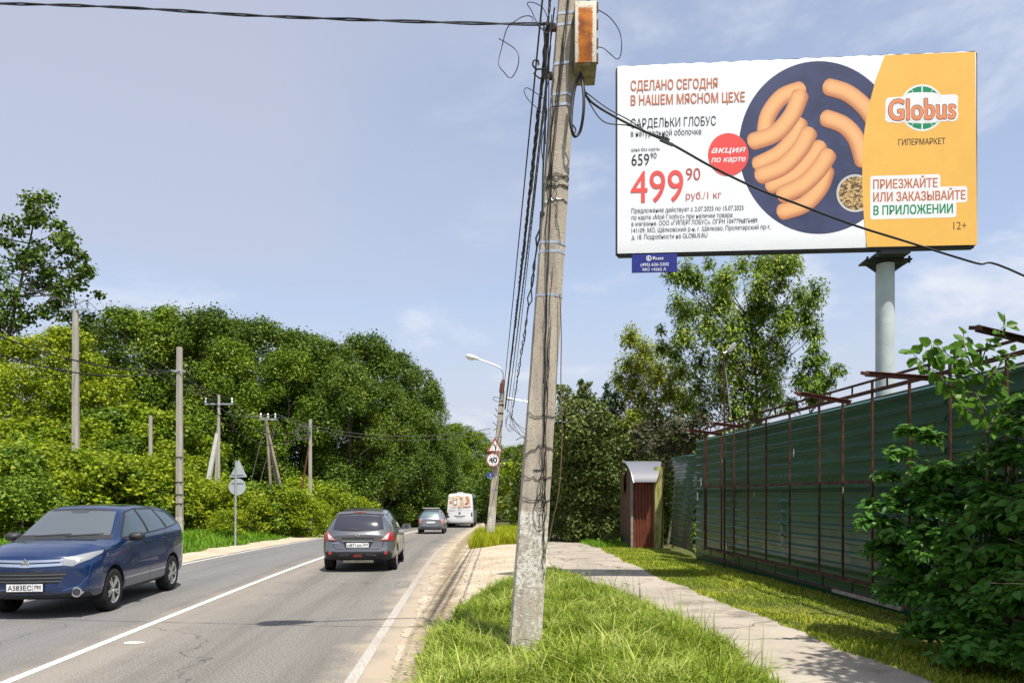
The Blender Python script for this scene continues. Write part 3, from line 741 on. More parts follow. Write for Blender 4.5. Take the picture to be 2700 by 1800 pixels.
# owner plate hung under the board
def pz(x, y): p = pl(0)(x, y); return p
sx0, sz0 = pl(0)(1664, 718)[0], pl(0)(1664, 718)[2]; sx1 = pl(0)(1787, 718)[0]; sz1 = Z0 - 0.02
plate = MB().box(((sx0 + sx1) / 2, YF + 0.03, (sz0 + sz1) / 2), (sx1 - sx0, 0.02, sz1 - sz0)).build('owner_plate', simple('plate_blue', (0.012, 0.02, 0.20), 0.4, var=0.2), board)
def pp(x, y): p = pl(0)(x, y); return (p[0], YF + 0.017, p[2])
def up5(x, y): return pp(1600 + x / 3.92, 400 + y / 3.92 - 0.026 * (x - 495) / 3.92)
fit_text("Russ", 476, 1112, 588, -34, up5, WHITEP, plate, .015)
fit_text("(495) 626-5202", 345, 1176, 645, -32, up5, WHITEP, plate, .01)
fit_text("МО 14262 А", 368, 1226, 617, -30, up5, WHITEP, plate, .01)
ring = []
for k in range(25):
    a = 2 * math.pi * k / 24; ring.append((433 + 28 * math.cos(a), 1095 + 28 * math.sin(a), 433 + 20 * math.cos(a), 1095 + 20 * math.sin(a)))
V = []; Fq = []
for r_ in ring: V += [up5(r_[0], r_[1]), up5(r_[2], r_[3])]
Fq = [(2 * k, 2 * k + 2, 2 * k + 3, 2 * k + 1) for k in range(24)]
V2 = [(up5(x, y)) for x, y in [(424, 1080), (440, 1084), (430, 1094), (446, 1106), (434, 1108), (420, 1098)]]
Fq.append(tuple(len(V) + k for k in range(6)))
me = bpy.data.meshes.new('emblem'); me.from_pydata(V + V2, [], Fq); me.update(); obj('emblem', me, WHITEP, plate)
for pxh in (1967, 2351):
    c = pl(0)(pxh, 150)
    pts = [(c[0] + 0.07 * math.cos(a) + 0.03 * math.sin(a), YF + 0.2, Z0 + bH + 0.02 + 0.10 * max(0, math.sin(a)) * 1.1) for a in np.linspace(0.05, math.pi - 0.05, 12)]
    MB().tube(pts, 0.011, 6).build('lifting_eye', RUST, board)

# ------------------------------------------------------------------ the leaning pole in front
pbx, pby = 0.128, 8.1
pbz = g1(pbx, pby) + float(hump(np.array(pbx), np.array(pby))) - 0.12
pole = thing('utility_pole', 'thick leaning concrete utility pole with peeling whitewashed foot standing in grass', 'utility pole', (pbx, pby, pbz))
PH = 7.65
def pcx(z): return 0.068 * z                                     # local, leaning to the right
def phw(z): return np.interp(z, [0, PH], [0.178, 0.112])
sec = [(-1.0, 0.20), (-0.86, -0.72), (0.36, -0.98), (1.0, -0.34), (1.0, 0.62), (0.55, 1.0), (-0.6, 1.0)]
V = []; Fq = []; zs = np.linspace(0, PH, 60); ns = len(sec)
rr = np.random.default_rng(8)
for z in zs:
    w = phw(z); e = rr.uniform(-0.02, 0.02, (ns, 2))
    for k, (a, b) in enumerate(sec): V.append((pcx(z) + (a + e[k, 0]) * w, (b + e[k, 1]) * w * 0.9, z))
for i in range(len(zs) - 1):
    for k in range(ns):
        k2 = (k + 1) % ns; Fq.append((i * ns + k, i * ns + k2, (i + 1) * ns + k2, (i + 1) * ns + k))
Fq.append(tuple((len(zs) - 1) * ns + k for k in range(ns)))
me = bpy.data.meshes.new('shaft'); me.from_pydata(V, [], Fq); me.update(); obj('shaft', me, CONC, pole)
def pole_z(py): return CAM_H - (py - HOR) / F_PX * (pby - 0.15) - pbz
def strap(z, tilt=0.0, h=0.03):
    w = phw(z) * 1.035; V = []; Fq = []
    for hz in (-h / 2, h / 2):
        for a, b in sec: V.append((pcx(z) + a * w, b * w * 0.9, z + hz + tilt * a * w))
    Fq = [(k, (k + 1) % ns, ns + (k + 1) % ns, ns + k) for k in range(ns)]
    me = bpy.data.meshes.new('strap'); me.from_pydata(V, [], Fq); me.update(); obj('strap', me, GALV, pole)
for py, tl in ((24, 0.0), (54, 0.03), (158, 0.02), (240, 0.02), (268, 0.0), (634, -0.05), (658, -0.02), (774, -0.03)): strap(pole_z(py), tl)
def on_shaft(py, rel, lift=0.012):
    z = pole_z(py); w = phw(z); 
    yf = np.interp(rel, [-1, -0.86, 0.36, 1.0], [0.2, -0.72, -0.98, -0.34]) * w * 0.9
    return Vector((pcx(z) + rel * w, yf - lift, z))
rr = random.Random(3)
def shaft_wire(p0, p1, r0, r1, wander, rad, mat=BLACK, n=14):
    pts = []; rel = r0
    for k in range(n + 1):
        t = k / n; rel = r0 + (r1 - r0) * t + rr.uniform(-1, 1) * wander
        pts.append(on_shaft(p0 + (p1 - p0) * t, rel, 0.010 + rr.uniform(0, 0.02)))
    MB().tube(crspline(pts, 4), rad, 5).build('wire', mat, pole)
for a in ((-30, 470, -0.1, -0.60, .03, .0045), (-30, 480, 0.05, -0.50, .04, .004), (-30, 400, -0.05, -0.80, .03, .005), (200, 640, -0.85, -0.5, .08, .005), (430, 1010, -0.45, 0.05, .04, .0045), (430, 1180, -0.5, 0.30, .04, .0045),
          (470, 640, -0.2, 0.5, .12, .0035), (640, 1240, -0.45, 0.42, .04, .0045), (700, 1240, 0.1, 0.36, .07, .0035), (860, 1500, 0.25, 0.75, .08, .0035), (900, 1400, 0.3, 0.45, .10, .0035), (1180, 1530, 0.2, 0.85, .12, .0035), (1190, 1480, 0.5, 0.9, .1, .004)):
    shaft_wire(*a)
def ring_wire(py, dy, rad=0.006, mat=BLACK, n=10):
    pts = [on_shaft(py + dy * math.sin(t * 2.4) + rr.uniform(-5, 5), -1.0 + 2.0 * t, 0.008) for t in [k / n for k in range(n + 1)]]
    MB().tube(crspline(pts, 3), rad, 5).build('wire', mat, pole)
for py, dy in ((455, 10), (468, -14), (478, 8), (490, -6)): ring_wire(py, dy, 0.0045)
ring_wire(526, -6, 0.006, GALV); ring_wire(1085, 12, 0.004); ring_wire(1255, 6, 0.004); ring_wire(1305, 16, 0.004); ring_wire(1205, -30, 0.005)
# coils hanging on the face of the pole
for cy, rx_, ry_ in ((1325, 0.40, 22), (1345, 0.55, 45), (1290, 0.32, 40)):
    MB().tube([on_shaft(cy + ry_ * math.sin(a), 0.38 + rx_ * math.cos(a) * 0.8, 0.02 + 0.01 * math.sin(2 * a)) for a in np.linspace(0, 6.2, 26)], 0.0032, 5).build('wire_coil', BLACK, pole)
# step iron, brackets and hooks
a = on_shaft(1239, -0.25, 0.0); MB().bar(a, a + Vector((0.11, -0.02, 0)), 0.012, 0.016).build('step_iron', simple('dark_steel', (0.05, 0.055, 0.055), 0.6, 0.5), pole)
for py in (50, 180):
    z = pole_z(py); w = phw(z)
    MB().box((pcx(z) - w - 0.02, 0.0, z), (0.035, 0.05, 0.07)).tube([(pcx(z) - w - 0.03, 0, z - 0.02), (pcx(z) - w - 0.14, -0.01, z - 0.03), (pcx(z) - w - 0.20, -0.01, z + 0.02), (pcx(z) - w - 0.16, -0.01, z + 0.07)], 0.008, 6).build('hook', RUST, pole)
# street lamp on its top
ax = pcx(PH)
arm = crspline([(ax, 0, PH - 0.6), (ax, 0, PH + 0.7), (ax - 0.12, -0.06, PH + 1.0), (ax - 0.5, -0.22, PH + 1.18), (ax - 1.45, -0.52, PH + 1.34)], 6)
MB().tube(arm, 0.03, 8).build('lamp_arm', GALV, pole, smooth=40)
MB().lathe([(0.06, PH - 0.5), (0.06, PH + 0.25), (0.035, PH + 0.5)], c=(ax, 0, 0), n=10).build('lamp_sleeve', RUSTRED, pole, smooth=40)
def lamp_head(p, d, L, parent, s=1.0):
    p = Vector(p); d = Vector(d).normalized(); sx = d.cross(Vector((0, 0, 1))).normalized(); uz = sx.cross(d)
    prof = [(0.0, 0.04, 0.05), (0.15, 0.07, 0.08), (0.4, 0.12, 0.11), (0.7, 0.14, 0.12), (0.9, 0.11, 0.09), (1.0, 0.03, 0.03)]
    V = []; n = 12
    for t, w, h in prof:
        for k in range(n):
            a = 2 * math.pi * k / n
            V.append(p + d * (t * L) + sx * (w * s * math.cos(a)) + uz * (h * s * math.sin(a) * (1.0 if math.sin(a) > 0 else 0.45)))
    Fq = [(i * n + k, i * n + (k + 1) % n, (i + 1) * n + (k + 1) % n, (i + 1) * n + k) for i in range(len(prof) - 1) for k in range(n)] + [tuple(range(n)), tuple((len(prof) - 1) * n + k for k in range(n))]
    hd = MB().add(V, Fq).build('lamp_head', LAMPW, parent, smooth=50)
    V = []
    for t, w, h in [(0.38, 0.09, 0.05), (0.5, 0.115, 0.10), (0.75, 0.12, 0.11), (0.93, 0.07, 0.05)]:
        for k in range(7):
            a = math.pi + math.pi * k / 6
            V.append(p + d * (t * L) + sx * (w * s * math.cos(a)) + uz * (h * s * math.sin(a) - 0.015))
    Fq = [(i * 7 + k, i * 7 + k + 1, (i + 1) * 7 + k + 1, (i + 1) * 7 + k) for i in range(3) for k in range(6)]
    MB().add(V, Fq).build('lamp_cover', LAMPG, hd, smooth=60)
lamp_head(arm[-1], (-1, -0.3, 0.12), 0.85, pole, 1.75)

# rusty cabinet strapped to the pole
kx, ky = P(1517, 172, 7.86).x, 7.86
cab_z = P(1517, 172, 7.86).z; cab = thing('junction_box', 'rusty white metal junction box fixed high on the leaning pole', 'junction box', (kx + 0.12, ky + 0.2, cab_z), math.radians(-3))
m, nt, out = new_mat('rusted_white'); v = coords(nt); t = nt.nodes.new('ShaderNodeTexCoord'); s = nt.nodes.new('ShaderNodeSeparateXYZ'); nt.links.new(t.outputs['Object'], s.inputs[0])
d = mth(nt, 'ADD', mth(nt, 'ABSOLUTE', mth(nt, 'MULTIPLY', mth(nt, 'ADD', s.outputs['X'], 0.005), 1.0)), mth(nt, 'MULTIPLY', mth(nt, 'SUBTRACT', noise(nt, v, 22, 6, 0.7), 0.5), 0.06))
d2 = mth(nt, 'ADD', mth(nt, 'ABSOLUTE', mth(nt, 'SUBTRACT', s.outputs['Z'], 0.30)), mth(nt, 'MULTIPLY', mth(nt, 'SUBTRACT', noise(nt, v, 9, 5, 0.7), 0.5), 0.1))
f = mth(nt, 'MULTIPLY', rng(nt, d, 0.085, 0.062, 0, 1), rng(nt, d2, 0.32, 0.27, 0, 1))
inner = mix(nt, rng(nt, noise(nt, v, 5, 5, 0.7), 0.35, 0.65), (0.52, 0.16, 0.012), (0.22, 0.055, 0.008))
c = mix(nt, f, mix(nt, rng(nt, noise(nt, v, 45, 4, 0.7), 0.58, 0.66), (0.66, 0.62, 0.50), (0.20, 0.10, 0.04)), inner)
bsdf(nt, out, c, 0.75, spec=0.3, bump=noise(nt, v, 80, 4), bump_str=0.3); CABW = m
me = MB().box((0, 0, 0.335), (0.236, 0.41, 0.67)).mesh('cabinet'); bevel_mesh(me, 0.012)
obj('cabinet', me, simple('cabinet_side', (0.30, 0.26, 0.15), 0.8, var=0.45, vscale=9), cab)
me = MB().box((0, -0.215, 0.34), (0.225, 0.018, 0.645)).mesh('door'); bevel_mesh(me, 0.006)
obj('door', me, CABW, cab)
for z in (0.06, 0.22, 0.42, 0.60): MB().box((0.124, -0.205, z), (0.014, 0.03, 0.10)).build('hinge', RUSTRED, cab)
MB().box((-0.125, 0.1, 0.3), (0.012, 0.06, 0.9)).build('mounting_rail', simple('dark_steel', (0.05, 0.055, 0.055), 0.6, 0.5), cab)
MB().tube([(0.04, 0.0, 0.66), (0.04, 0.0, 1.2)], 0.022, 8).build('conduit', BLACK, cab)

# ------------------------------------------------------------------ cables at the pole
def cable(name, pts, r, label, mat=BLACK, n=6, group=None, cat='cable'):
    return tag(MB().tube(pts, r, n).build(name, mat, smooth=60), label, cat, group)
def twist(pts, r, strands, rad, pitch, name, label, mat=BLACK, wob=0.0, seed=0):
    o = None; rg = random.Random(seed)
    pts = crspline(pts, 10) if len(pts) < 14 else pts
    dense = []
    for a, b in zip(pts[:-1], pts[1:]):
        n = max(1, int((Vector(b) - Vector(a)).length / (pitch / 6)))
        dense += [Vector(a).lerp(Vector(b), k / n) for k in range(n)]
    mb = MB(); L = 0.0; tr = [[] for _ in range(strands)]
    for i, p in enumerate(dense):
        d = (dense[min(i + 1, len(dense) - 1)] - dense[max(i - 1, 0)]).normalized()
        a = d.cross(Vector((0.1, 0.2, 1))).normalized(); b = d.cross(a)
        if i: L += (p - dense[i - 1]).length
        for s in range(strands):
            ph = 2 * math.pi * (L / pitch + s / strands); rr_ = r * (1 + wob * math.sin(L * 3.1 + s) * math.sin(L * 1.3))
            tr[s].append(p + a * (rr_ * math.cos(ph)) + b * (rr_ * math.sin(ph)))
    for t in tr: mb.tube(t, rad, 5)
    return tag(mb.build(name, mat, smooth=70), label, 'cable')
Yp = 7.98
lft = [P(1441, 62, Yp), P(1400, 64, Yp), P(1180, 60, 8.02), P(700, 43, 8.2), P(0, 10, 8.5), Vector((-14, 9.4, 8.15))]
twist(lft, 0.010, 2, 0.0085, 1.3, 'twisted_cable', 'black twisted overhead cable running from the leaning pole across the road')
p2 = [P(1327, 1072, 31.4), P(1331, 1080, 31.4), P(1337, 1088, 31.4), P(1347, 1108, 31.35), P(1333, 1076, 31.4)]
cable('overhead_cable', catenary(P(1436, -60, Yp), p2[0] + Vector((-0.05, 0, 0)), 0.08), 0.011, 'straight thin overhead cable farthest out from the leaning pole shaft')
twist(catenary(P(1455, -40, Yp), p2[4], 0.12, 30), 0.010, 2, 0.0075, 0.35, 'twisted_cable', 'thin twisted grey overhead cable between the two concrete lamp poles', WIRE)
twist(catenary(P(1446, 60, Yp), p2[1], 0.14, 30), 0.018, 3, 0.013, 0.9, 'cable_bundle', 'thick black cable bundle slung between the two concrete lamp poles', wob=0.5, seed=2)
twist(catenary(P(1438, 250, Yp), p2[2], 0.12, 30), 0.010, 2, 0.008, 0.5, 'twisted_cable', 'twin black overhead cable hung close beside the leaning pole', WIRE)
twist(catenary(P(1430, 560, Yp - 0.02), p2[3], 0.05, 30), 0.017, 2, 0.011, 1.7, 'wavy_cable', 'loose wavy black cable hugging the leaning pole before crossing to the next', wob=1.6, seed=5)
for k_, (a_, b_) in enumerate((((1462, 20), (1338, 1082)), ((1452, 120), (1344, 1096)))):
    cable('overhead_cable', catenary(P(*a_, Yp + 0.02), P(*b_, 31.4), 0.14 + 0.1 * k_), 0.008, ('second thin' if k_ else 'thin') + ' dark cable running inside the bundle between the lamp poles')
for k_, pts_ in enumerate(([(1447, -10), (1446, 120), (1440, 260), (1438, 380)], [(1455, 40), (1448, 170), (1446, 300), (1436, 470)], [(1450, 200), (1436, 262), (1442, 300), (1428, 380), (1434, 440)])):
    cable('loose_wire', crspline([P(x_, y_, Yp - 0.02 * k_) for x_, y_ in pts_], 6), 0.006, ('long', 'slanting', 'kinked')[k_] + ' loose wire hanging on the left edge of the leaning pole below the hooks', cat='wire')
cable('loose_cable', crspline([P(1434, 60, Yp), P(1440, 200, Yp), P(1437, 330, Yp), P(1432, 450, Yp), P(1430, 560, Yp - 0.02)], 6), 0.012, 'short black cable dropping along the left edge of the leaning pole')
cable('overhead_cable', [P(1436, -60, Yp), Vector((0.62, 4, 7.5)), Vector((1.2, -6, 7.3)), Vector((1.9, -24, 7.5))], 0.010, 'overhead cable leaving the leaning pole back over the footpath')
rgt = [P(1537, 205, Yp), P(1552, 262, Yp), P(1640, 318, 7.99), P(1766, 378, 8.05), P(1881, 442, 8.1), P(1998, 498, 8.18), P(2100, 537, 8.26), P(2253, 594, 8.4), P(2387, 636, 8.55), P(2571, 693, 8.8), P(2700, 727, 9.0), Vector((10.5, 10.9, 3.6))]
cable('service_cable', crspline(rgt, 8), 0.0125, 'black service cable sloping down in front of the billboard')
cable('tie_wire', crspline([P(1545, 255, Yp), P(1590, 320, Yp), P(1660, 332, 8.0), P(1745, 362, 8.03)], 6), 0.006, 'thin tie wire looping below the sloping service cable')
cable('tie_wire', crspline([P(1540, 240, Yp), P(1600, 285, Yp), P(1660, 318, 8.0), P(1700, 345, 8.03)], 6), 0.006, 'thin tie wire running just above the sloping service cable')
sp = thing('cable_clamp', 'black wedge clamp gripping the sloping service cable', 'clamp', P(1752, 371, 8.03))
MB().bar((-0.045, -0.012, 0.02), (0.045, -0.012, -0.02), 0.03, 0.055).build('clamp_body', BLACK, sp)
MB().bar((0.03, -0.012, -0.03), (0.09, -0.012, -0.055), 0.02, 0.03).build('clamp_wedge', BLACK, sp)
for k in range(4): MB().bar((-0.035 + 0.02 * k, -0.03, 0.035 - 0.009 * k), (-0.025 + 0.02 * k, -0.03, 0.055 - 0.009 * k), 0.012, 0.01).build('clamp_ridge', simple('dark_steel', (0.05, 0.055, 0.055), 0.6, 0.5), sp)
def loop(pts, r, label, y=Yp): cable('loose_wire', crspline([P(px, py, y + 0.03 * math.sin(k * 1.7)) for k, (px, py) in enumerate(pts)], 6), r, label, cat='wire')
loop([(1531, 190), (1515, 235), (1507, 300), (1507, 340), (1516, 360), (1530, 345), (1538, 300), (1539, 250), (1532, 195)], 0.016, 'thick black cable loop hanging below the rusty junction box', 7.9)
loop([(1506, 325), (1518, 342), (1511, 352), (1502, 322), (1508, 240)], 0.008, 'thin black wire tangled inside the hanging cable loop', 7.9)
loop([(1576, 26), (1606, 45), (1632, 80), (1639, 118), (1635, 150), (1624, 155), (1604, 138), (1590, 127), (1572, 124)], 0.005, 'thin wire loop sticking out beside the rusty junction box', 7.85)
loop([(1406, 62), (1402, 45), (1380, 44), (1350, 62), (1335, 80), (1322, 130), (1314, 168), (1328, 190), (1346, 206), (1362, 185), (1368, 155), (1362, 135), (1345, 120), (1315, 102)], 0.005, 'long thin wire loop dangling under the twisted overhead cable', 7.95)
loop([(1443, 45), (1430, 20), (1405, 7), (1390, 10), (1402, 30), (1415, 58), (1440, 88), (1452, 78), (1450, 60)], 0.0045, 'small kinked wire loop above the twisted overhead cable', 7.95)
loop([(1436, 262), (1405, 240), (1388, 232), (1382, 242), (1392, 262), (1410, 280), (1432, 300)], 0.0045, 'thin wire hoop sticking out left of the leaning pole', 7.95)
loop([(1438, 182), (1415, 182), (1405, 172), (1408, 160), (1418, 160), (1420, 172)], 0.009, 'curled black cable end on the hook of the leaning pole', 7.95)
cable('hanging_wire', crspline([P(1476, 775, 7.98), P(1480, 880, 7.98), P(1479, 1000, 7.97), P(1482, 1150, 7.96), P(1474, 1290, 7.95), P(1458, 1370, 7.94), P(1446, 1430, 7.95)], 8), 0.006, 'long brown wire hanging slack along the right of the leaning pole', simple('brown_wire', (0.14, 0.085, 0.04), 0.7), cat='wire')
# ------------------------------------------------------------------ green corrugated fence
m, nt, out = new_mat('green_sheet'); v = coords(nt)
c = mix(nt, rng(nt, noise(nt, coords(nt, 'Object', (1, 0.35, 1.6)), 1.6, 6, 0.65), 0.3, 0.7), (0.003, 0.044, 0.025), (0.008, 0.080, 0.050))
c = mix(nt, mth(nt, 'MULTIPLY', rng(nt, noise(nt, coords(nt, 'Object', (1, 4, 0.5)), 2.4, 5, 0.7), 0.55, 0.7), 0.4), c, (0.028, 0.075, 0.042))
bs = bsdf(nt, out, c, 0.55, spec=0.12, coat=0.9, coat_rough=0.24); bs.inputs['Coat IOR'].default_value = 1.6; GSHEET = m
def corrugated(name, s0, s1, line, z0, z1, pitch, depth, mat, parent, ns=30, wav=None, origin=(0, 0, 0)):
    """sheet with horizontal ribs; line(s) -> (x, y, nx, ny) along its run"""
    prof = []; z = z0
    while z < z1:
        for f, d in ((0.0, 0), (0.50, 0), (0.58, 1), (0.80, 1), (0.99, 0)):
            zz = z + f * pitch
            if zz < z1: prof.append((zz, d * depth))
        z += pitch
    prof.append((z1, 0))
    V = []; n = len(prof)
    for i in range(ns + 1):
        s = s0 + (s1 - s0) * i / ns
        x, y, nx, ny = line(s)
        for zz, d in prof:
            w = d + (wav(s, zz) if wav else 0)
            V.append((x + nx * w - origin[0], y + ny * w - origin[1], zz + (0.0 if wav is None else 0.12 * wav(s + 3.3, zz * 0.5)) - origin[2]))
    Fq = [(i * n + k, (i + 1) * n + k, (i + 1) * n + k + 1, i * n + k + 1) for i in range(ns) for k in range(n - 1)]
    me = bpy.data.meshes.new(name); me.from_pydata(V, [], Fq); me.update()
    return obj(name, me, mat, parent)
fo = (fence_x(12.0), 12.0, g1(fence_x(12.0), 12.0))
fence = thing('corrugated_fence', 'tall dark green corrugated metal fence with horizontal ribs beside the footpath', 'fence', fo)
nrm = Vector((-1, -0.0585)).normalized()
def fline(s): return (fence_x(s), s, nrm.x, nrm.y)
def fwav(s, z): return 0.006 * math.sin(s * 1.3 + z * 0.6) + 0.002 * math.sin(s * 3.7 + z * 0.9) + (0.05 * math.exp(-((s - 14.6) / 0.12) ** 2) * math.exp(-((z - 1.5) / 0.6) ** 2))
for s0, s1 in ((14.54, 20.2), (9.60, 14.68), (4.6, 9.78)):
    off = 0.0 if s0 != 9.60 else 0.012
    corrugated('sheet', s0, s1, (lambda s, off=off: (fence_x(s) - off, s, nrm.x, nrm.y)), 0.16, 1.98, 0.21, 0.045, GSHEET, fence, 40, fwav, fo)
    corrugated('sheet', s0, s1, (lambda s, off=off: (fence_x(s) - off + 0.02, s, nrm.x, nrm.y)), 1.9, 3.39, 0.21, 0.045, GSHEET, fence, 40, fwav, fo)
for s in (5.0, 8.0, 11.0, 14.6, 17.5, 20.15):
    MB().box((fence_x(s) + 0.07 - fo[0], s - fo[1], 1.75 - fo[2]), (0.06, 0.06, 3.3)).build('fence_post', RUST, fence)
# paper scraps stuck to it
for px, py, yy in ((1862, 1270, 19.6), (1848, 1308, 19.9)):
    c = P(px, py, yy); MB().box((fence_x(yy) - 0.06 - fo[0], yy - fo[1], c.z - fo[2]), (0.004, 0.10, 0.22)).build('paper_scrap', simple('paper', (0.55, 0.53, 0.47), 0.8, var=0.3, vscale=25), fence)
# crumpled lower panel continuing the fence
bo = (5.2, 22.8, g1(5.2, 22.8))
bent = thing('crumpled_fence_panel', 'crumpled lower green corrugated panel between the tall fence and yellowish post', 'fence panel', bo)
def bline(s):
    t = (s - 20.6) / 4.2
    return (5.20 - 0.10 * t, s, -1.0, -0.1)
def bwav(s, z): return 0.025 * math.sin(s * 2.1 + z * 2.0) + 0.014 * math.sin(s * 5.1 + z * 3.1 + 1) + 0.16 * math.exp(-((s - 20.8) / 0.35) ** 2) * (0.4 + 0.6 * math.sin(z * 1.6)) - 0.25 * math.exp(-((s - 24.6) / 0.5) ** 2)
corrugated('sheet', 20.7, 24.75, bline, 0.30, 3.10, 0.175, 0.045, GSHEET, bent, 46, bwav, bo)
for s in (20.55, 24.7): MB().box((5.33 - bo[0], s - bo[1], 1.6 - bo[2]), (0.07, 0.07, 2.9)).build('panel_post', RUST, bent)

# ------------------------------------------------------------------ rusty advertising frame in front of the fence
FO = 0.30
def frame_y(px): return (5.0 - FO + 0.0585 * 20.2) / ((px - CX) / F_PX + 0.0585)
def frame_x(y): return fence_x(y) - FO
ro = (frame_x(13.0), 13.0, g1(frame_x(13.0), 13.0))
fr_ = thing('rusty_frame', 'rusty iron lattice frame with ladder rails standing before the green fence', 'frame', ro)
def rl(x, y, z): return Vector((x - ro[0], y - ro[1], z - ro[2]))
Ya, Yb = frame_y(1862), 6.2
for px in (1862, 1902, 1935, 1972, 2020, 2082, 2160, 2222, 2300, 2398, 2505, 2655):
    y = frame_y(px)
    MB().bar(rl(frame_x(y), y, 0.58), rl(frame_x(y), y, 3.41 if px not in (1935, 2160, 2300, 2505) else 3.56), 0.03, 0.03).build('upright', RUST, fr_)
MB().bar(rl(frame_x(Ya) , Ya + 0.12, 0.55), rl(frame_x(Ya), Ya + 0.12, 3.45), 0.04, 0.04).build('upright', RUST, fr_)
for z, w in ((0.60, 0.055), (0.40, 0.035), (2.10, 0.045), (3.41, 0.05), (3.56, 0.03)):
    MB().bar(rl(frame_x(Ya) - 0.02, Ya + 0.15, z), rl(frame_x(Yb) - 0.02, Yb, z), 0.035, w).build('rail', RUST, fr_)
y = Ya - 0.4
while y > Yb:
    MB().bar(rl(frame_x(y) - 0.02, y, 0.40), rl(frame_x(y) - 0.02, y, 0.60), 0.02, 0.02).build('rung', RUST, fr_)
    MB().bar(rl(frame_x(y) - 0.02, y, 3.41), rl(frame_x(y) - 0.02, y, 3.56), 0.02, 0.02).build('rung', RUST, fr_)
    y -= 0.95
for px0, py0, px1, py1, dy in ((1815, 1130, 1905, 1142, 0.0), (1880, 1112, 1960, 1122, 0.0), (2105, 1032, 2245, 1056, 0.0), (2283, 979, 2465, 992, 0.0), (2575, 858, 2720, 893, 0.0)):
    y1 = (5.0 - FO + 0.0585 * 20.2) / ((px1 - CX) / F_PX + 0.0585)
    a, b = P(px0, py0, y1 - 0.12), P(px1, py1, y1)
    mb = MB().bar(rl(*a), rl(*b), 0.05, 0.008).bar(rl(a.x, a.y + 0.02, a.z - 0.03), rl(b.x, b.y + 0.02, b.z - 0.03), 0.008, 0.06)
    mb.bar(rl(a.x - 0.02, a.y - 0.10, a.z - 0.05), rl(a.x, a.y + 0.1, a.z), 0.04, 0.04)
    mb.build('bracket_arm', RUSTRED if px0 != 2575 else RUST, fr_)
y = 11.9; MB().bar(rl(frame_x(y) - 0.06, y, 0.385), rl(frame_x(y - 1.9) - 0.06, y - 1.9, 0.375), 0.04, 0.05).build('loose_bar', simple('weathered_timber', (0.25, 0.21, 0.17), 0.9, var=0.3), fr_)
for px, py, s in ((2097, 1192, 0.09), (1993, 1300, 0.07), (2228, 1290, 0.07), (1918, 1440, 0.10), (1908, 1214, 0.05)):
    y = frame_y(px); c = P(px, py, y)
    V = [rl(c.x - 0.03, c.y, c.z + s), rl(c.x - 0.05, c.y - s, c.z), rl(c.x - 0.04, c.y - 0.3 * s, c.z - s * 1.2), rl(c.x - 0.02, c.y + 0.6 * s, c.z - 0.2 * s)]
    me = bpy.data.meshes.new('rag'); me.from_pydata(V, [], [(0, 1, 2), (0, 2, 3)]); me.update(); obj('rag', me, simple('rag_white', (0.62, 0.60, 0.55), 0.9), fr_)
# floodlight on a thin mast behind the fence
fy = 17.6; fx = fence_x(fy) + 0.25
a = P(1910, 1140, fy); fl = thing('floodlight_mast', 'small floodlight on a thin rusty mast above the green fence', 'floodlight', (a.x, fy, g1(a.x, fy)))
zt = P(1905, 930, fy).z - fl.location.z
MB().tube([(0, 0, 0), (0, 0, zt * 0.72), (-0.02, 0, zt)], 0.022, 8).build('mast', RUST, fl)
MB().tube([(0.02, 0, zt - 0.35), (0.30, 0.2, 2.9)], 0.01, 6).build('stay', GALV, fl)
MB().tube([(-0.02, 0, zt), (0.10, 0, zt + 0.03)], 0.018, 6).build('neck', GALV, fl)
me = MB().box((0, 0, 0), (0.26, 0.16, 0.10)).mesh('floodlight_head'); bevel_mesh(me, 0.02)
h = obj('floodlight_head', me, simple('lamp_grey', (0.33, 0.35, 0.36), 0.45, 0.3), fl, loc=(0.17, 0, zt + 0.12), rot=(0, math.radians(-52), 0))

# ------------------------------------------------------------------ entrance porch
eo = (4.4, 25.5, g1(4.4, 25.5))
porch = thing('entrance_porch', 'brown corrugated entrance porch with a curved clear plastic canopy', 'porch', eo)
def el_(x, y, z): return (x - eo[0], y - eo[1], z - eo[2])
BROWNS = simple('brown_sheet', (0.16, 0.042, 0.02), 0.5, spec=0.5, var=0.25, vscale=3)
xa, xb, ye, zg = 4.10, 4.80, 25.25, eo[2]
n = 26; V = []
for k in range(n + 1):
    x = xa + (xb - xa) * k / n; d = 0.03 if k % 4 in (1, 2) else 0.0
    V += [el_(x, ye - d, zg + 0.0), el_(x, ye - d, zg + 2.45)]
me = bpy.data.meshes.new('side_sheet'); me.from_pydata(V, [], [(2 * k, 2 * k + 2, 2 * k + 3, 2 * k + 1) for k in range(n)]); me.update()
obj('side_sheet', me, BROWNS, porch)
WOODS = simple('dark_board', (0.085, 0.045, 0.026), 0.8, var=0.45, vscale=6)
for k in range(7):
    y0 = ye + 0.03 + k * 0.36
    MB().box(el_(4.06 - 0.01 * (k % 2), y0 + 0.17, zg + 1.3), (0.035, 0.34, 2.6 + 0.15 * math.sin(k))).build('board', WOODS, porch)
MB().box(el_(4.06, ye - 0.02, zg + 1.25), (0.08, 0.08, 2.5)).build('post', simple('weathered_timber', (0.25, 0.21, 0.17), 0.9, var=0.3), porch)
m, nt, out = new_mat('moss_post'); v = coords(nt)
c = mix(nt, rng(nt, noise(nt, coords(nt, 'Object', (2, 2, 0.6)), 4, 6, 0.7), 0.35, 0.65), (0.17, 0.185, 0.035), (0.42, 0.40, 0.15))
c = mix(nt, rng(nt, noise(nt, v, 12, 5, 0.7), 0.6, 0.7), c, (0.45, 0.43, 0.38)); bsdf(nt, out, c, 0.9, spec=0.1); MOSS = m
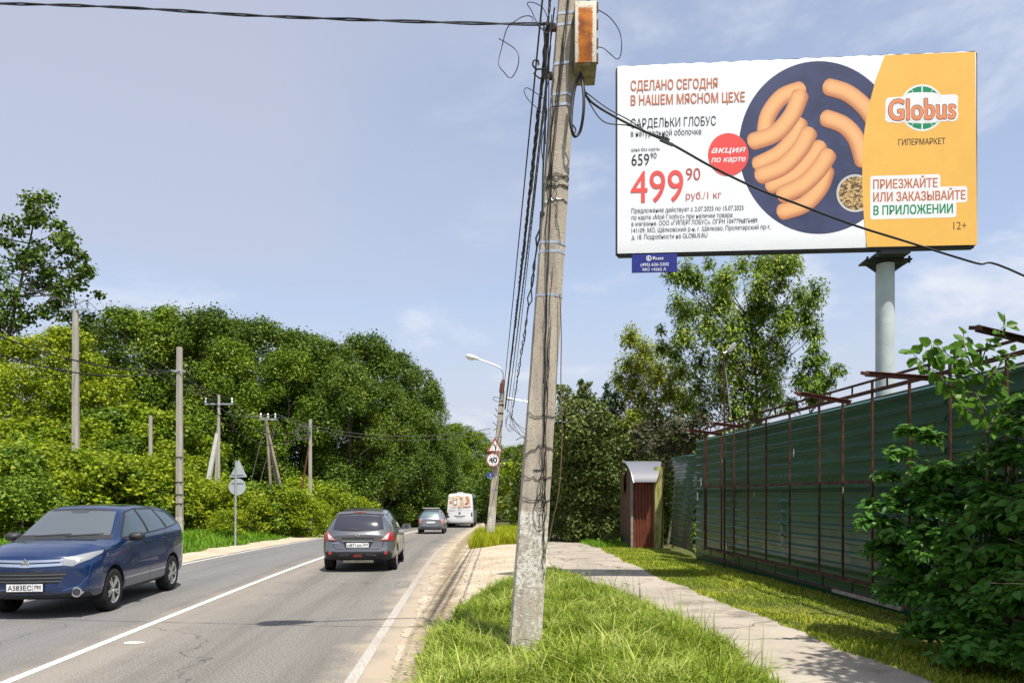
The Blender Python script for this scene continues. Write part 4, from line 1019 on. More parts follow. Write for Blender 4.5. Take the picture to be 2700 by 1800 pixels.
MB().box(el_(4.95, ye - 0.10, zg + 1.38), (0.29, 0.25, 2.76)).build('gate_post', MOSS, porch)
MB().bar(el_(5.02, ye - 0.25, zg), el_(5.10, ye - 0.25, zg + 2.9), 0.035, 0.035).build('gate_pipe', RUST, porch)
m, nt, out = new_mat('polycarbonate')
bs = bsdf(nt, out, (0.17, 0.172, 0.195), 0.5, spec=0.12); bs.inputs['Transmission Weight'].default_value = 0.25; POLYC = m
for k, (s0, s1) in enumerate(((0.0, 0.5), (0.5, 1.0))):
    V = []; N = 12
    for i in range(N + 1):
        t = s0 + (s1 - s0) * i / N; ang = math.radians(90 - 78 * t)
        y = ye + 1.0 - 1.55 * math.cos(ang); z = zg + 2.05 + 0.95 * math.sin(ang)
        xl0 = 3.88 + 0.16 * t; xr0 = 5.16 - 0.36 * max(0, t - 0.25) / 0.75
        V += [el_(xl0, y, z), el_(xr0, y, z), el_(xl0, y, z - 0.012), el_(xr0, y, z - 0.012)]
    Fq = []
    for i in range(N):
        a, b = 4 * i, 4 * i + 4
        Fq += [(a, a + 1, b + 1, b), (a + 2, b + 2, b + 3, a + 3), (a, b, b + 2, a + 2), (a + 1, a + 3, b + 3, b + 1)]
    me = bpy.data.meshes.new('canopy_sheet'); me.from_pydata(V, [], Fq); me.update(); me.polygons.foreach_set('use_smooth', [True] * len(Fq)); me.set_sharp_from_angle(angle=0.6)
    obj('canopy_sheet', me, POLYC, porch)
def arch(x, name, mat):
    pts = []
    for i in range(15):
        t = i / 14; ang = math.radians(90 - 78 * t)
        pts.append(el_(x + 0.16 * t if x < 4.5 else x - 0.36 * max(0, t - .25) / .75, ye + 1.0 - 1.55 * math.cos(ang), zg + 2.02 + 0.95 * math.sin(ang)))
    MB().tube(pts, 0.022, 6).build(name, mat, porch)
arch(3.88, 'canopy_rib', GALV); arch(5.16, 'canopy_rib', RUST)
V = []
for i in range(11):
    t = i / 10; ang = math.radians(90 - 78 * t)
    V += [el_(3.93 + 0.16 * t, ye + 1.0 + 1.3 * math.cos(ang), zg + 2.0 + 0.95 * math.sin(ang)), el_(3.93 + 0.16 * t, ye + 1.0 + 1.3 * math.cos(ang), zg + 1.9)]
MB().add(V, [(2 * i, 2 * i + 2, 2 * i + 3, 2 * i + 1) for i in range(10)]).build('gable_board', WOODS, porch)
MB().box(el_(4.52, ye + 1.4, zg + 1.2), (0.9, 0.04, 2.4)).build('door', WOODS, porch)

# ------------------------------------------------------------------ second pole with lamp and signs
b0 = P(1290, 1388, 31.5); b0.z = g1(b0.x, 31.5) - 0.1
pole2 = thing('lamp_pole', 'leaning concrete lamp pole carrying the curve warning and speed limit signs', 'lamp post', b0)
def taper_pole(parent, H, lean, w0, w1, mat, leany=0.0, name='shaft'):
    V = []; zs = np.linspace(0, H, 14)
    for z in zs:
        w = w0 + (w1 - w0) * z / H
        for a, b in sec: V.append((lean * z + a * w, leany * z + b * w, z))
    Fq = [(i * ns + k, i * ns + (k + 1) % ns, (i + 1) * ns + (k + 1) % ns, (i + 1) * ns + k) for i in range(len(zs) - 1) for k in range(ns)] + [tuple((len(zs) - 1) * ns + k for k in range(ns))]
    me = bpy.data.meshes.new(name); me.from_pydata(V, [], Fq); me.update()
    return obj(name, me, mat, parent)
t2 = P(1325, 1030, 31.5); H2 = t2.z - b0.z; ln = (t2.x - b0.x) / H2
taper_pole(pole2, H2, ln, 0.185, 0.105, CONC, name='shaft')
lp = lambda px, py: P(px, py, 31.4) - b0
MB().tube(crspline([lp(1323, 1055), lp(1327, 1000), lp(1325, 978), lp(1312, 966), lp(1285, 955), lp(1262, 947)], 6), 0.035, 8).build('lamp_arm', GALV, pole2, smooth=40)
MB().tube([lp(1322, 1035), lp(1325, 1012), lp(1327, 1000)], [0.10, 0.10, 0.045], 8).build('lamp_sleeve', RUSTRED, pole2)
lamp_head(lp(1264, 948), (-1, -0.1, 0.26), 0.60, pole2, 1.0)
for py in (1068, 1090, 1110, 1122, 1150, 1250, 1290):
    t = (P(0, py, 31.5).z - b0.z); w = np.interp(t, [0, H2], [0.192, 0.112])
    V = []
    for hz in (-0.03, 0.03):
        for a, b in sec: V.append((ln * t + a * w, b * w, t + hz))
    MB().add(V, [(k, (k + 1) % ns, ns + (k + 1) % ns, ns + k) for k in range(ns)]).build('strap', GALV if py > 1100 else BLACK, pole2)
MB().tube(crspline([lp(1318, 1050), lp(1305, 1046), lp(1300, 1052), lp(1312, 1058), lp(1320, 1056)], 5), 0.014, 5).build('wire_loop', WIRE, pole2)
for a, b in (((1312, 1100), (1303, 1092)), ((1310, 1122), (1299, 1112)), ((1310, 1128), (1301, 1134)), ((1312, 1085), (1306, 1076))): MB().bar(lp(*a), lp(*b), 0.025, 0.025).build('hook', BLACK, pole2)
for k in range(3):
    c = lp(1340 + 3 * k, 1112 + 3 * k)
    MB().tube([c + Vector((0.18 * math.cos(t) * (0.6 + .2 * k), 0, 0.32 * math.sin(t))) for t in np.linspace(0, 6.2, 18)], 0.008, 4).build('wire_coil', WIRE, pole2)
# curve warning
Ys = 31.2
so = P(1305, 1192, Ys)
warn = thing('curve_warning_sign', 'triangular road sign with a red rim warning of a bend to the left', 'road sign', so)
def sg(px, py, d): p = P(px, py, Ys) - so; return (p.x, -0.02 * d, p.z)
def spoly(name, poly, d0, d1, mat, parent, fn):
    n = len(poly); V = [fn(x, y, d0) for x, y in poly] + [fn(x, y, d1) for x, y in poly]
    return MB().add(V, [tuple(range(n)), tuple(range(n, 2 * n))] + [(i, (i + 1) % n, n + (i + 1) % n, n + i) for i in range(n)]).build(name, mat, parent)
spoly('sign_board', [(1305, 1152), (1327, 1192), (1283, 1190)], 0, 0.6, SIGNR, warn, sg)
spoly('sign_face', [(1305, 1160.5), (1321, 1188.5), (1290, 1187.5)], 0.6, 0.8, SIGNW, warn, sg)
spoly('arrow', [(1305, 1186), (1307.5, 1186), (1307.5, 1177), (1305.5, 1172), (1302, 1168.5), (1300.5, 1171), (1303.5, 1174.5), (1305, 1179)], 0.8, 1.0, SIGNK, warn, sg)
MB().bar((0, 0.02, 0.1), (0.03, 0.02, 0.45), 0.06, 0.03).build('sign_bracket', GALV, warn)
so2 = P(1300, 1231, Ys)
lim = thing('speed_limit_sign', 'round white road sign with a dark red rim reading 40', 'road sign', so2)
def sg2(px, py, d): p = P(px, py, Ys) - so2; return (p.x, -0.02 * d, p.z)
spoly('sign_board', ell(1300, 1212, 18.3, 19.3, 32), 0, 0.6, SIGNR, lim, sg2)
spoly('sign_face', ell(1300, 1212, 15.0, 15.8, 32), 0.6, 0.8, SIGNW, lim, sg2)
fit_text('40', 1289.5, 1219, 1310.5, -14, lambda a, b: sg2(a, b, 1.0), SIGNK, lim, .03)
MB().bar((0, 0.02, 0.1), (0.02, 0.02, 0.4), 0.06, 0.03).build('sign_bracket', GALV, lim)
so3 = P(1292, 1257, Ys)
kmp = thing('number_plate_sign', 'small blue plate on the lamp pole below the speed limit sign', 'sign', so3)
def sg3(px, py, d): p = P(px, py, Ys) - so3; return (p.x, -0.02 * d, p.z)
spoly('plate', [(1284, 1246), (1299, 1246), (1299, 1257), (1284, 1257)], 0, 0.5, SIGNB, kmp, sg3)
spoly('plate_foot', [(1285, 1257.4), (1299, 1257.4), (1299, 1260), (1285, 1260)], 0, 0.5, simple('pale_blue', (0.25, 0.4, 0.6), 0.5), kmp, sg3)
fit_text('3', 1290, 1254, 1294.5, -6, lambda a, b: sg3(a, b, 0.7), SIGNW, kmp, .02)
# third lamp pole, mostly behind the leaning one
b3 = P(1424, 1380, 58); b3.z = g1(b3.x, 58) - 0.1
pole3 = thing('lamp_pole', 'distant concrete lamp pole standing straight behind the leaning pole', 'lamp post', b3)
taper_pole(pole3, 8.6, 0.02, 0.18, 0.11, CONC3)
l3 = lambda px, py: P(px, py, 57.8) - b3
MB().tube(crspline([l3(1428, 1120), l3(1428, 1075), l3(1410, 1063), l3(1352, 1052)], 5), 0.04, 6).build('lamp_arm', GALV, pole3)
lamp_head(l3(1356, 1053), (-1, 0, 0.12), 0.62, pole3, 1.1)
for k, (a, b, s_) in enumerate((((1349, 1108), (1420, 1128), 0.9), ((1347, 1100), (1420, 1118), 0.5), ((1341, 1118), (1420, 1150), 0.4), ((1338, 1078), (1422, 1140), 0.7))):
    cable('overhead_cable', catenary(P(*a, 31.4), P(*b, 57.9), s_), 0.014, 'dark overhead cable sagging between the signed lamp pole and the distant one', WIRE, group='cables between the far lamp poles')

# ------------------------------------------------------------------ poles on the far side
def far_pole(px, py_top, Y, w, mat, label, name='utility_pole', lean=0.0, taper=0.75):
    x = (px - CX) / F_PX * Y; z0 = g1(x, Y) - 0.1
    o = thing(name, label, 'utility pole', (x, Y, z0))
    H = P(px, py_top, Y).z - z0
    taper_pole(o, H, lean, w / 2, w / 2 * taper, mat)
    return o, H
pa, Ha = far_pole(199, 818, 33, 0.30, CONC3, 'tall pale concrete pole with a crossarm and insulators rising from the shrubs')
MB().box((0, -0.05, Ha + 0.02), (1.30, 0.09, 0.09)).build('crossarm', GALV, pa)
for sx in (-0.55, 0.0, 0.55):
    zb = Ha + (0.06 if sx else 0.10)
    ins = MB().lathe([(0.015, zb), (0.015, zb + 0.12), (0.06, zb + 0.14), (0.03, zb + 0.20), (0.065, zb + 0.23), (0.03, zb + 0.30), (0.05, zb + 0.34), (0.0, zb + 0.42)], c=(sx, -0.05, 0), n=10).build('insulator', simple('brown_glaze', (0.05, 0.045, 0.045), 0.25), pa, smooth=40)
pb, Hb = far_pole(473, 915, 33, 0.30, CONC2, 'bare concrete pole with a whitewashed foot on the far verge')
MB().box((0, -0.14, Hb - 1.06), (0.62, 0.03, 0.05)).box((0, 0.14, Hb - 1.06), (0.62, 0.03, 0.05)).build('cable_bracket', GALV, pb)
for z in (1.55, 1.95, 2.5, 3.6): MB().box((0, 0, z), (0.315 - z * 0.01, 0.315 - z * 0.01, 0.025)).build('wire_band', BLACK, pb)
pc_, Hc = far_pole(397, 1095, 40, 0.21, CONC3, 'short bare concrete pole half sunk in the young maples')
def multi_pole(px, py_top, Y, legs, mat, label, w=0.19):
    x = (px - CX) / F_PX * Y; z0 = g1(x, Y) - 0.1; top = P(px, py_top, Y)
    o = thing('utility_pole', label, 'utility pole', (x, Y, z0))
    H = top.z - z0
    for lx, ly, t in legs:
        MB().tube([(lx, ly, 0), (0, 0, H * t)], [w / 2, w / 2 * 0.75], 8).build('leg', mat, o, smooth=50)
    return o, H
pd, Hd = multi_pole(577, 1040, 39.5, ((-0.02, 0, 1.0), (-0.30, 0.1, 0.9)), CONC3, 'concrete strutted pole with its brace leaning to one side')
MB().tube([(-1.1, 0, -0.0), (-0.08, 0, Hd * 0.72)], [0.16, 0.12], 8).build('leg', simple('white_strut', (0.62, 0.61, 0.57), 0.8, var=0.15), pd)
MB().box((0, 0, Hd - 0.5), (1.5, 0.08, 0.07)).build('crossarm', GALV, pd)
for sx in (-0.7, 0, 0.7): MB().lathe([(0.0, Hd - 0.45), (0.06, Hd - 0.4), (0.03, Hd - 0.3), (0.06, Hd - 0.25), (0, Hd - 0.15)], c=(sx, 0, 0), n=8).build('insulator', LAMPW, pd)
pe, He = multi_pole(702, 1100, 41, ((0.40, 0, 1.0), (0.95, 0.2, 0.98), (1.45, -0.2, 0.95)), WOODP, 'weathered three-legged timber pole standing before the dark trees')
MB().box((0.1, 0, He - 0.1), (1.0, 0.08, 0.08)).build('crossarm', GALV, pe)
for sx in (-0.3, 0.1, 0.5): MB().lathe([(0.0, He - 0.05), (0.06, He), (0.03, He + 0.1), (0.06, He + 0.15), (0, He + 0.25)], c=(sx, 0, 0), n=8).build('insulator', LAMPW, pe)
for sx in (-1.3, -0.9): MB().tube([(sx - 0.3, 0.2, 0), (0.0 + (sx + 1.3) * 1.6, 0, He - 0.1)], 0.03, 5).build('stay_wire', WIRE, pe)
pf, Hf = far_pole(818, 1105, 42, 0.21, CONC2, 'concrete pole with a cable coil and a rusty brace by the far verge')
MB().tube([(-0.95, 0.0, -1.0 + 1.0), (-0.05, -0.05, Hf * 0.78)], 0.05, 8).build('brace', RUSTRED, pf)
for k in range(3): MB().tube([(-0.45 + 0.08 * k + 0.36 * math.cos(t), -0.15, Hf - 0.75 + 0.42 * math.sin(t)) for t in np.linspace(0, 6.28, 20)], 0.02, 5).build('cable_coil', WIRE, pf)
def w3(o, x, y, z): return Vector(o.location) + Vector((x, y, z))
brk = w3(pb, -0.3, -0.12, Hb - 1.06)
cable('overhead_cable', catenary(brk, P(-60, 862, 26), 0.45), 0.028, 'upper of two dark cables running left from the bare whitewashed-foot pole')
cable('overhead_cable', catenary(brk + Vector((0.02, 0, -0.02)), P(-60, 912, 26), 0.55), 0.028, 'lower of two dark cables running left from the bare whitewashed-foot pole')
cable('overhead_cable', catenary(w3(pb, 0.3, 0, Hb - 1.06), w3(pf, -0.15, -0.1, Hf - 0.45), 1.35), 0.022, 'upper cable sagging from the bare pole to the coil pole')
cable('overhead_cable', catenary(w3(pb, 0.3, 0, Hb - 1.10), w3(pf, -0.15, -0.1, Hf - 0.70), 1.8), 0.022, 'lower cable sagging from the bare pole to the coil pole')
for sx in (-0.55, 0.0, 0.55):
    cable('power_line', catenary(w3(pa, sx, -0.05, Ha + 0.44), P(0 + 30 * sx, 710 + 40 * sx, 26), 0.25), 0.011, 'thin power line from the crossarm pole over the sparse tall maple', WIRE, group='power lines at the crossarm pole')
    cable('power_line', catenary(w3(pa, sx, -0.05, Ha + 0.44), w3(pd, sx, 0, Hd - 0.2), 0.6), 0.011, 'thin power line from the crossarm pole to the strutted pole', WIRE, group='power lines to the strutted pole')
    cable('power_line', catenary(w3(pd, sx, 0, Hd - 0.2), w3(pe, sx * 0.7 + 0.1, 0, He + 0.2), 0.5), 0.012, 'thin power line from the strutted pole to the three-legged pole', WIRE, group='power lines to the three-legged pole')
for k, z in enumerate((0.2, 0.05)):
    cable('power_line', catenary(w3(pe, 0.5, 0, He + z), w3(pole2, 0.05, 0, H2 - 1.6 - 0.2 * k), 0.7, 30), 0.014, 'thin pale power line crossing the dark trees to the signed lamp pole', WIRE, group='power lines crossing the dark trees')
# signs seen from behind
Yg = 30.6; gx_ = (622 - CX) / F_PX * Yg; gz_ = g1(gx_, Yg)
bk = thing('road_sign_back', 'grey backs of a triangular and a round road sign on one post', 'road sign', (gx_, Yg, gz_ - 0.1))
zt = P(622, 1212, Yg).z - bk.location.z
MB().tube([(-0.03, 0.0, 0), (0.0, 0.0, zt - 0.02)], 0.038, 10).build('post', simple('post_grey', (0.40, 0.42, 0.42), 0.5, 0.4), bk, smooth=40)
lb = lambda px, py, d: (lambda p: (p.x, 0.045 + 0.02 * d, p.z))(P(px, py, Yg) - Vector(bk.location))
spoly('triangle_board', [(628, 1210), (650, 1257), (604, 1258)], 0, 1, SIGNBACK, bk, lb)
spoly('round_board', ell(624.5, 1282.5, 22.5, 22), 0, 1, SIGNBACK, bk, lb)
for py in (1250, 1272): MB().box(lb(625, py, -0.6), (0.5 if py in (1250, 1272) else 0.25, 0.02, 0.03)).build('clip', GALV, bk)
# low white garage behind the shrubs
Yh = 58; c0 = P(672, 1290, Yh)
gar = thing('low_shed', 'low whitish concrete shed half hidden behind the shrubs', 'shed', (c0.x, Yh, g1(c0.x, Yh)))
hh = P(0, 1258, Yh).z - gar.location.z
MB().box((0, 1, hh / 2 - 0.1), (2.6, 2, hh - 0.1)).build('wall', simple('dirty_white', (0.55, 0.50, 0.42), 0.9, var=0.3, vscale=3), gar)
MB().box((0, 1, hh - 0.08), (2.75, 2.2, 0.1)).build('roof_slab', simple('slab_grey', (0.36, 0.30, 0.22), 0.9, var=0.3), gar)
# ------------------------------------------------------------------ vehicles
def paint_mat(name, col, metal=0.35, rough=0.32):
    m, nt, out = new_mat(name); v = coords(nt)
    c = mix(nt, mth(nt, 'MULTIPLY', rng(nt, noise(nt, v, 2.0, 5, 0.6), 0.45, 0.75), 0.05), col, (0.25, 0.22, 0.19))
    t = nt.nodes.new('ShaderNodeTexCoord'); s = nt.nodes.new('ShaderNodeSeparateXYZ'); nt.links.new(t.outputs['Object'], s.inputs[0])
    low = mth(nt, 'ADD', s.outputs['Z'], mth(nt, 'MULTIPLY', mth(nt, 'SUBTRACT', noise(nt, v, 3, 5, 0.6), 0.5), 0.3))
    c = mix(nt, mth(nt, 'MULTIPLY', rng(nt, low, 0.55, 0.25, 0, 1), 0.18), c, (0.22, 0.19, 0.155))     # road dust on the sills
    bsdf(nt, out, c, rough, metal, 0.5, coat=1.0, coat_rough=0.04)
    return m
def glass_mat(name, col, rough=0.03):
    m, nt, out = new_mat(name)
    bsdf(nt, out, col, 0.35, 0.0, 0.6, coat=1.0, coat_rough=rough)
    return m
TYRE = simple('tyre', (0.022, 0.021, 0.021), 0.85, spec=0.2, var=0.35, vscale=7)
ALLOY = simple('alloy', (0.58, 0.58, 0.58), 0.32, 0.85)
DARKP = simple('black_plastic', (0.022, 0.022, 0.024), 0.55, var=0.15)
CHROME = simple('chrome', (0.80, 0.81, 0.82), 0.14, 1.0)
HUB = simple('brake_dark', (0.03, 0.03, 0.03), 0.7)
PLATEW = simple('plate_white', (0.78, 0.78, 0.76), 0.5, var=0.06, vscale=20)
REDL = glass_mat('red_lens', (0.40, 0.014, 0.012), 0.15); CLEARL = glass_mat('clear_lens', (0.62, 0.62, 0.60)); PINKL = glass_mat('pink_lens', (0.55, 0.22, 0.20))
LAMPIN = glass_mat('headlight_lens', (0.24, 0.25, 0.26), 0.12)
SEAM = simple('panel_gap', (0.006, 0.006, 0.007), 0.8)  # real gaps, and the painted shade line of the shoulder crease
def gsm(a, s):
    if s <= 0: return a
    k = np.exp(-0.5 * (np.arange(-3 * s, 3 * s + 1) / s) ** 2); k /= k.sum()
    return np.convolve(np.pad(a, 3 * s, mode='edge'), k, mode='valid')
ZM = lambda z: z
def car_body(tab, deform, arches, mats, N=130, sm=2):
    """tab rows: x, floor z, half width, belt z, belt half width, roof z, roof half width, roof edge drop"""
    T_ = np.array(tab, float); x0, x1 = T_[0, 0], T_[-1, 0]
    t = np.linspace(0, 1, N); xs = x0 + (x1 - x0) * (0.5 - 0.5 * np.cos(math.pi * (0.10 + 0.80 * t))) ; xs = x0 + (x1 - x0) * (xs - xs[0]) / (xs[-1] - xs[0])
    C = [gsm(np.interp(xs, T_[:, 0], T_[:, k]), sm) for k in range(1, 8)]
    rings = []
    for i in range(N):
        zb, w, zbelt, wb, zr, wr, ed = [c[i] for c in C]
        ctl = [(0, zb), (0.82 * w, zb), (0.955 * w, zb + 0.045), (0.99 * w, zb + 0.16), (w, 0.5 * (zb + zbelt) + 0.02), (0.985 * w, zbelt - 0.10), (wb, zbelt),
               (wb + (wr - wb) * 0.45 + 0.012, zbelt + (zr - ed - zbelt) * 0.5), (wr, zr - ed), (wr * 0.84, zr - 0.32 * ed), (wr * 0.45, zr - 0.08 * ed), (0, zr)]
        pts = []
        for a, b in zip(ctl[:-1], ctl[1:]):
            for k in range(4): pts.append((a[0] + (b[0] - a[0]) * k / 4, a[1] + (b[1] - a[1]) * k / 4))
        pts.append(ctl[-1]); h = np.array(pts)
        for _ in range(3):
            e = np.vstack([h[1] * [-1, 1], h, h[-2] * [-1, 1]]); h = 0.25 * e[:-2] + 0.5 * e[1:-1] + 0.25 * e[2:]
        full = np.vstack([h, (h[1:-1] * [-1, 1])[::-1]])
        rings.append(full)
    R = np.array(rings); K = R.shape[1]
    V = np.concatenate([np.repeat(xs[:, None, None], K, 1), R], 2)            # N,K,3
    def cap(ring, x):
        c = ring.mean(0); out = []
        for s in (0.93, 0.8, 0.62, 0.42, 0.22):
            out.append(np.concatenate([np.full((K, 1), x), c + (ring - c) * s], 1))
        return out, np.array([x, c[0], c[1]])
    fr, fc = cap(R[-1], xs[-1]); rr_, rc = cap(R[0], xs[0])
    layers = rr_[::-1] + [V[i] for i in range(N)] + fr
    VV = np.vstack(layers + [rc[None], fc[None]]); nl = len(layers)
    VV = deform(VV)
    Fq = []
    for i in range(nl - 1):
        for k in range(K):
            k2 = (k + 1) % K; Fq.append((i * K + k, i * K + k2, (i + 1) * K + k2, (i + 1) * K + k))
    a, b = nl * K, nl * K + 1
    Fq += [(k, a, (k + 1) % K) for k in range(K)] + [((nl - 1) * K + k, (nl - 1) * K + (k + 1) % K, b) for k in range(K)]
    me = bpy.data.meshes.new('body'); me.from_pydata([tuple(p) for p in VV], [], Fq)
    for m_ in mats: me.materials.append(m_)
    bm = bmesh.new(); bm.from_mesh(me); bmesh.ops.recalc_face_normals(bm, faces=bm.faces); bm.to_mesh(me); bm.free()
    if arches:
        cut = MB()
        for (ax_, az, ar, yin) in arches:
            for s in (-1, 1):
                pr_ = [(0.0, s * yin), (ar, s * yin), (ar, s * 1.6), (0.0, s * 1.6)]
                n = 40; Vc = [(ax_ + ar * math.cos(2 * math.pi * k / n), s * y, az + ar * math.sin(2 * math.pi * k / n)) for y in (yin, 1.6) for k in range(n)]
                cut.add(Vc, [tuple(range(n)), tuple(range(n, 2 * n))] + [(k, (k + 1) % n, n + (k + 1) % n, n + k) for k in range(n)])
        cm = cut.mesh('cutter')
        for m_ in mats: cm.materials.append(m_)
        cm.polygons.foreach_set('material_index', [1] * len(cm.polygons))
        bo_, co_ = bpy.data.objects.new('b', me), bpy.data.objects.new('c', cm)
        COL.objects.link(bo_); COL.objects.link(co_)
        md = bo_.modifiers.new('cut', 'BOOLEAN'); md.operation = 'DIFFERENCE'; md.object = co_; md.solver = 'EXACT'
        bpy.context.view_layer.update()
        me2 = bpy.data.meshes.new_from_object(bo_.evaluated_get(bpy.context.evaluated_depsgraph_get()))
        bpy.data.objects.remove(bo_); bpy.data.objects.remove(co_); bpy.data.meshes.remove(me); bpy.data.meshes.remove(cm)
        me = me2; me.name = 'body'
    me.polygons.foreach_set('use_smooth', [True] * len(me.polygons)); me.set_sharp_from_angle(angle=math.radians(38)); me.update()
    bvh = BVHTree.FromPolygons([v.co.copy() for v in me.vertices], [tuple(p.vertices) for p in me.polygons])
    return me, bvh
def resample(poly, n):
    p = [Vector((a, b)) for a, b in poly]
    if len(p) == 2: return [p[0].lerp(p[1], k / n) for k in range(n + 1)]
    L = [0.0]
    for a, b in zip(p[:-1], p[1:]): L.append(L[-1] + (b - a).length)
    out = []
    for k in range(n + 1):
        s = L[-1] * k / n; i = max(0, min(len(p) - 2, int(np.searchsorted(L, s, side='right')) - 1))
        out.append(p[i].lerp(p[i + 1], (s - L[i]) / max(1e-9, L[i + 1] - L[i])))
    return out
DIRS = {'front': (lambda a, b: Vector((6, a, b)), Vector((-1, 0, 0))), 'rear': (lambda a, b: Vector((-6, a, b)), Vector((1, 0, 0))),
        'left': (lambda a, b: Vector((a, 3, b)), Vector((0, -1, 0))), 'right': (lambda a, b: Vector((a, -3, b)), Vector((0, 1, 0)))}
def patch(name, bvh, face, bot, top, mat, parent, off=0.006, nu=14, nv=6, smooth=True):
    """panel that follows the body: its lower and upper outline as seen square on from one side"""
    B, T_ = resample(bot, nu), resample(top, nu); org, d = DIRS[face]
    V = []; ins = []
    for j in range(nv + 1):
        for i in range(nu + 1):
            p = B[i].lerp(T_[i], j / nv); p = Vector((p.x, ZM(p.y)))
            h = bvh.ray_cast(org(p.x, p.y), d, 12)
            if h[0] is None: h = bvh.find_nearest(org(p.x, p.y) + d * {'front': 5.6, 'rear': 4.4}.get(face, 2.2))
            elif face in ('left', 'right') and abs(h[0].y) < 0.5: h = bvh.find_nearest(Vector((p.x, -0.75 * d.y, p.y)))
            loc, nn = h[0], h[1]
            if nn.dot(d) > 0: nn = -nn
            V.append(loc + nn * off); ins.append(loc - nn * 0.012)
    n1 = (nu + 1) * (nv + 1); Fq = []
    idx = lambda i, j: j * (nu + 1) + i
    for j in range(nv):
        for i in range(nu): Fq.append((idx(i, j), idx(i + 1, j), idx(i + 1, j + 1), idx(i, j + 1)))
    ringi = [idx(i, 0) for i in range(nu + 1)] + [idx(nu, j) for j in range(1, nv + 1)] + [idx(i, nv) for i in range(nu - 1, -1, -1)] + [idx(0, j) for j in range(nv - 1, 0, -1)]
    base = len(V)
    for r in ringi: V.append(ins[r])
    L = len(ringi)
    for k in range(L): Fq.append((ringi[k], base + k, base + (k + 1) % L, ringi[(k + 1) % L]))
    me = bpy.data.meshes.new(name); me.from_pydata(V, [], Fq)
    bm = bmesh.new(); bm.from_mesh(me); bmesh.ops.recalc_face_normals(bm, faces=bm.faces); bm.to_mesh(me); bm.free()
    me.polygons.foreach_set('use_smooth', [True] * len(me.polygons)); me.set_sharp_from_angle(angle=math.radians(40)); me.update()
    return obj(name, me, mat, parent)
def mir(poly): return [(-a, b) for a, b in poly]
def sides(name, bvh, bot, top, mat, parent, **k):
    patch(name, bvh, 'left', bot, top, mat, parent, **k); patch(name, bvh, 'right', bot, top, mat, parent, **k)
def ends(name, bvh, face, bot, top, mat, parent, **k):
    patch(name, bvh, face, bot, top, mat, parent, **k); patch(name, bvh, face, mir(bot), mir(top), mat, parent, **k)
def strip_line(name, bvh, face, pts, w, mat, parent, **k):
    """a thin seam, moulding or painted highlight along a line"""
    off = k.pop('off', 0.003); vert = abs(pts[-1][1] - pts[0][1]) > abs(pts[-1][0] - pts[0][0])
    if vert: bot, top = [(a - w / 2, b) for a, b in pts], [(a + w / 2, b) for a, b in pts]
    else: bot, top = [(a, b - w / 2) for a, b in pts], [(a, b + w / 2) for a, b in pts]
    return patch(name, bvh, face, bot, top, mat, parent, off=off, nu=16, nv=1, **k)
def make_wheel(r, w, spokes, twin=True, rimmat=None):
    tyre = MB().lathe([(r * 0.64, -w / 2), (r * 0.80, -w / 2 * 1.02), (r * 0.93, -w / 2), (r * 0.985, -w / 2 * 0.82), (r, -w / 2 * 0.4), (r, w / 2 * 0.4), (r * 0.985, w / 2 * 0.82), (r * 0.93, w / 2), (r * 0.80, w / 2 * 1.02), (r * 0.64, w / 2), (r * 0.62, 0), (r * 0.64, -w / 2)], 'Y', n=40).mesh('tyre', 50)
    rim = MB().lathe([(r * 0.66, w * 0.46), (r * 0.64, w * 0.50), (r * 0.60, w * 0.44), (r * 0.60, w * 0.1)], 'Y', n=40)
    rim.lathe([(r * 0.001, w * 0.40), (r * 0.13, w * 0.40), (r * 0.15, w * 0.30)], 'Y', n=16)
    for k in range(spokes):
        a = 2 * math.pi * (k + 0.25) / spokes
        for da in ((-0.17, 0.17) if twin else (0.0,)):
            c0, s0 = math.cos(a + da * 0.35), math.sin(a + da * 0.35); c1, s1 = math.cos(a + da), math.sin(a + da)
            A = Vector((c0 * r * 0.10, w * 0.37, s0 * r * 0.10)); B_ = Vector((c1 * r * 0.63, w * 0.42, s1 * r * 0.63))
            rim.bar(A, B_, 0.05 if not twin else 0.034, 0.03, up=(0, 1, 0))
    disc = MB().lathe([(0.001, w * 0.05), (r * 0.62, w * 0.05)], 'Y', n=30).mesh('brake_disc')
    return tyre, rim.mesh('rim', 35), disc
def add_wheels(car, meshes, pts, r, rimmat):
    tyre, rim, disc = meshes
    for x, y in pts:
        fl_ = y < 0
        o = obj('wheel', tyre, TYRE, car, loc=(x, y, r), rot=(0, random.uniform(0, 1), math.pi if fl_ else 0))
        obj('rim', rim, rimmat, o); obj('brake_disc', disc, HUB, o)
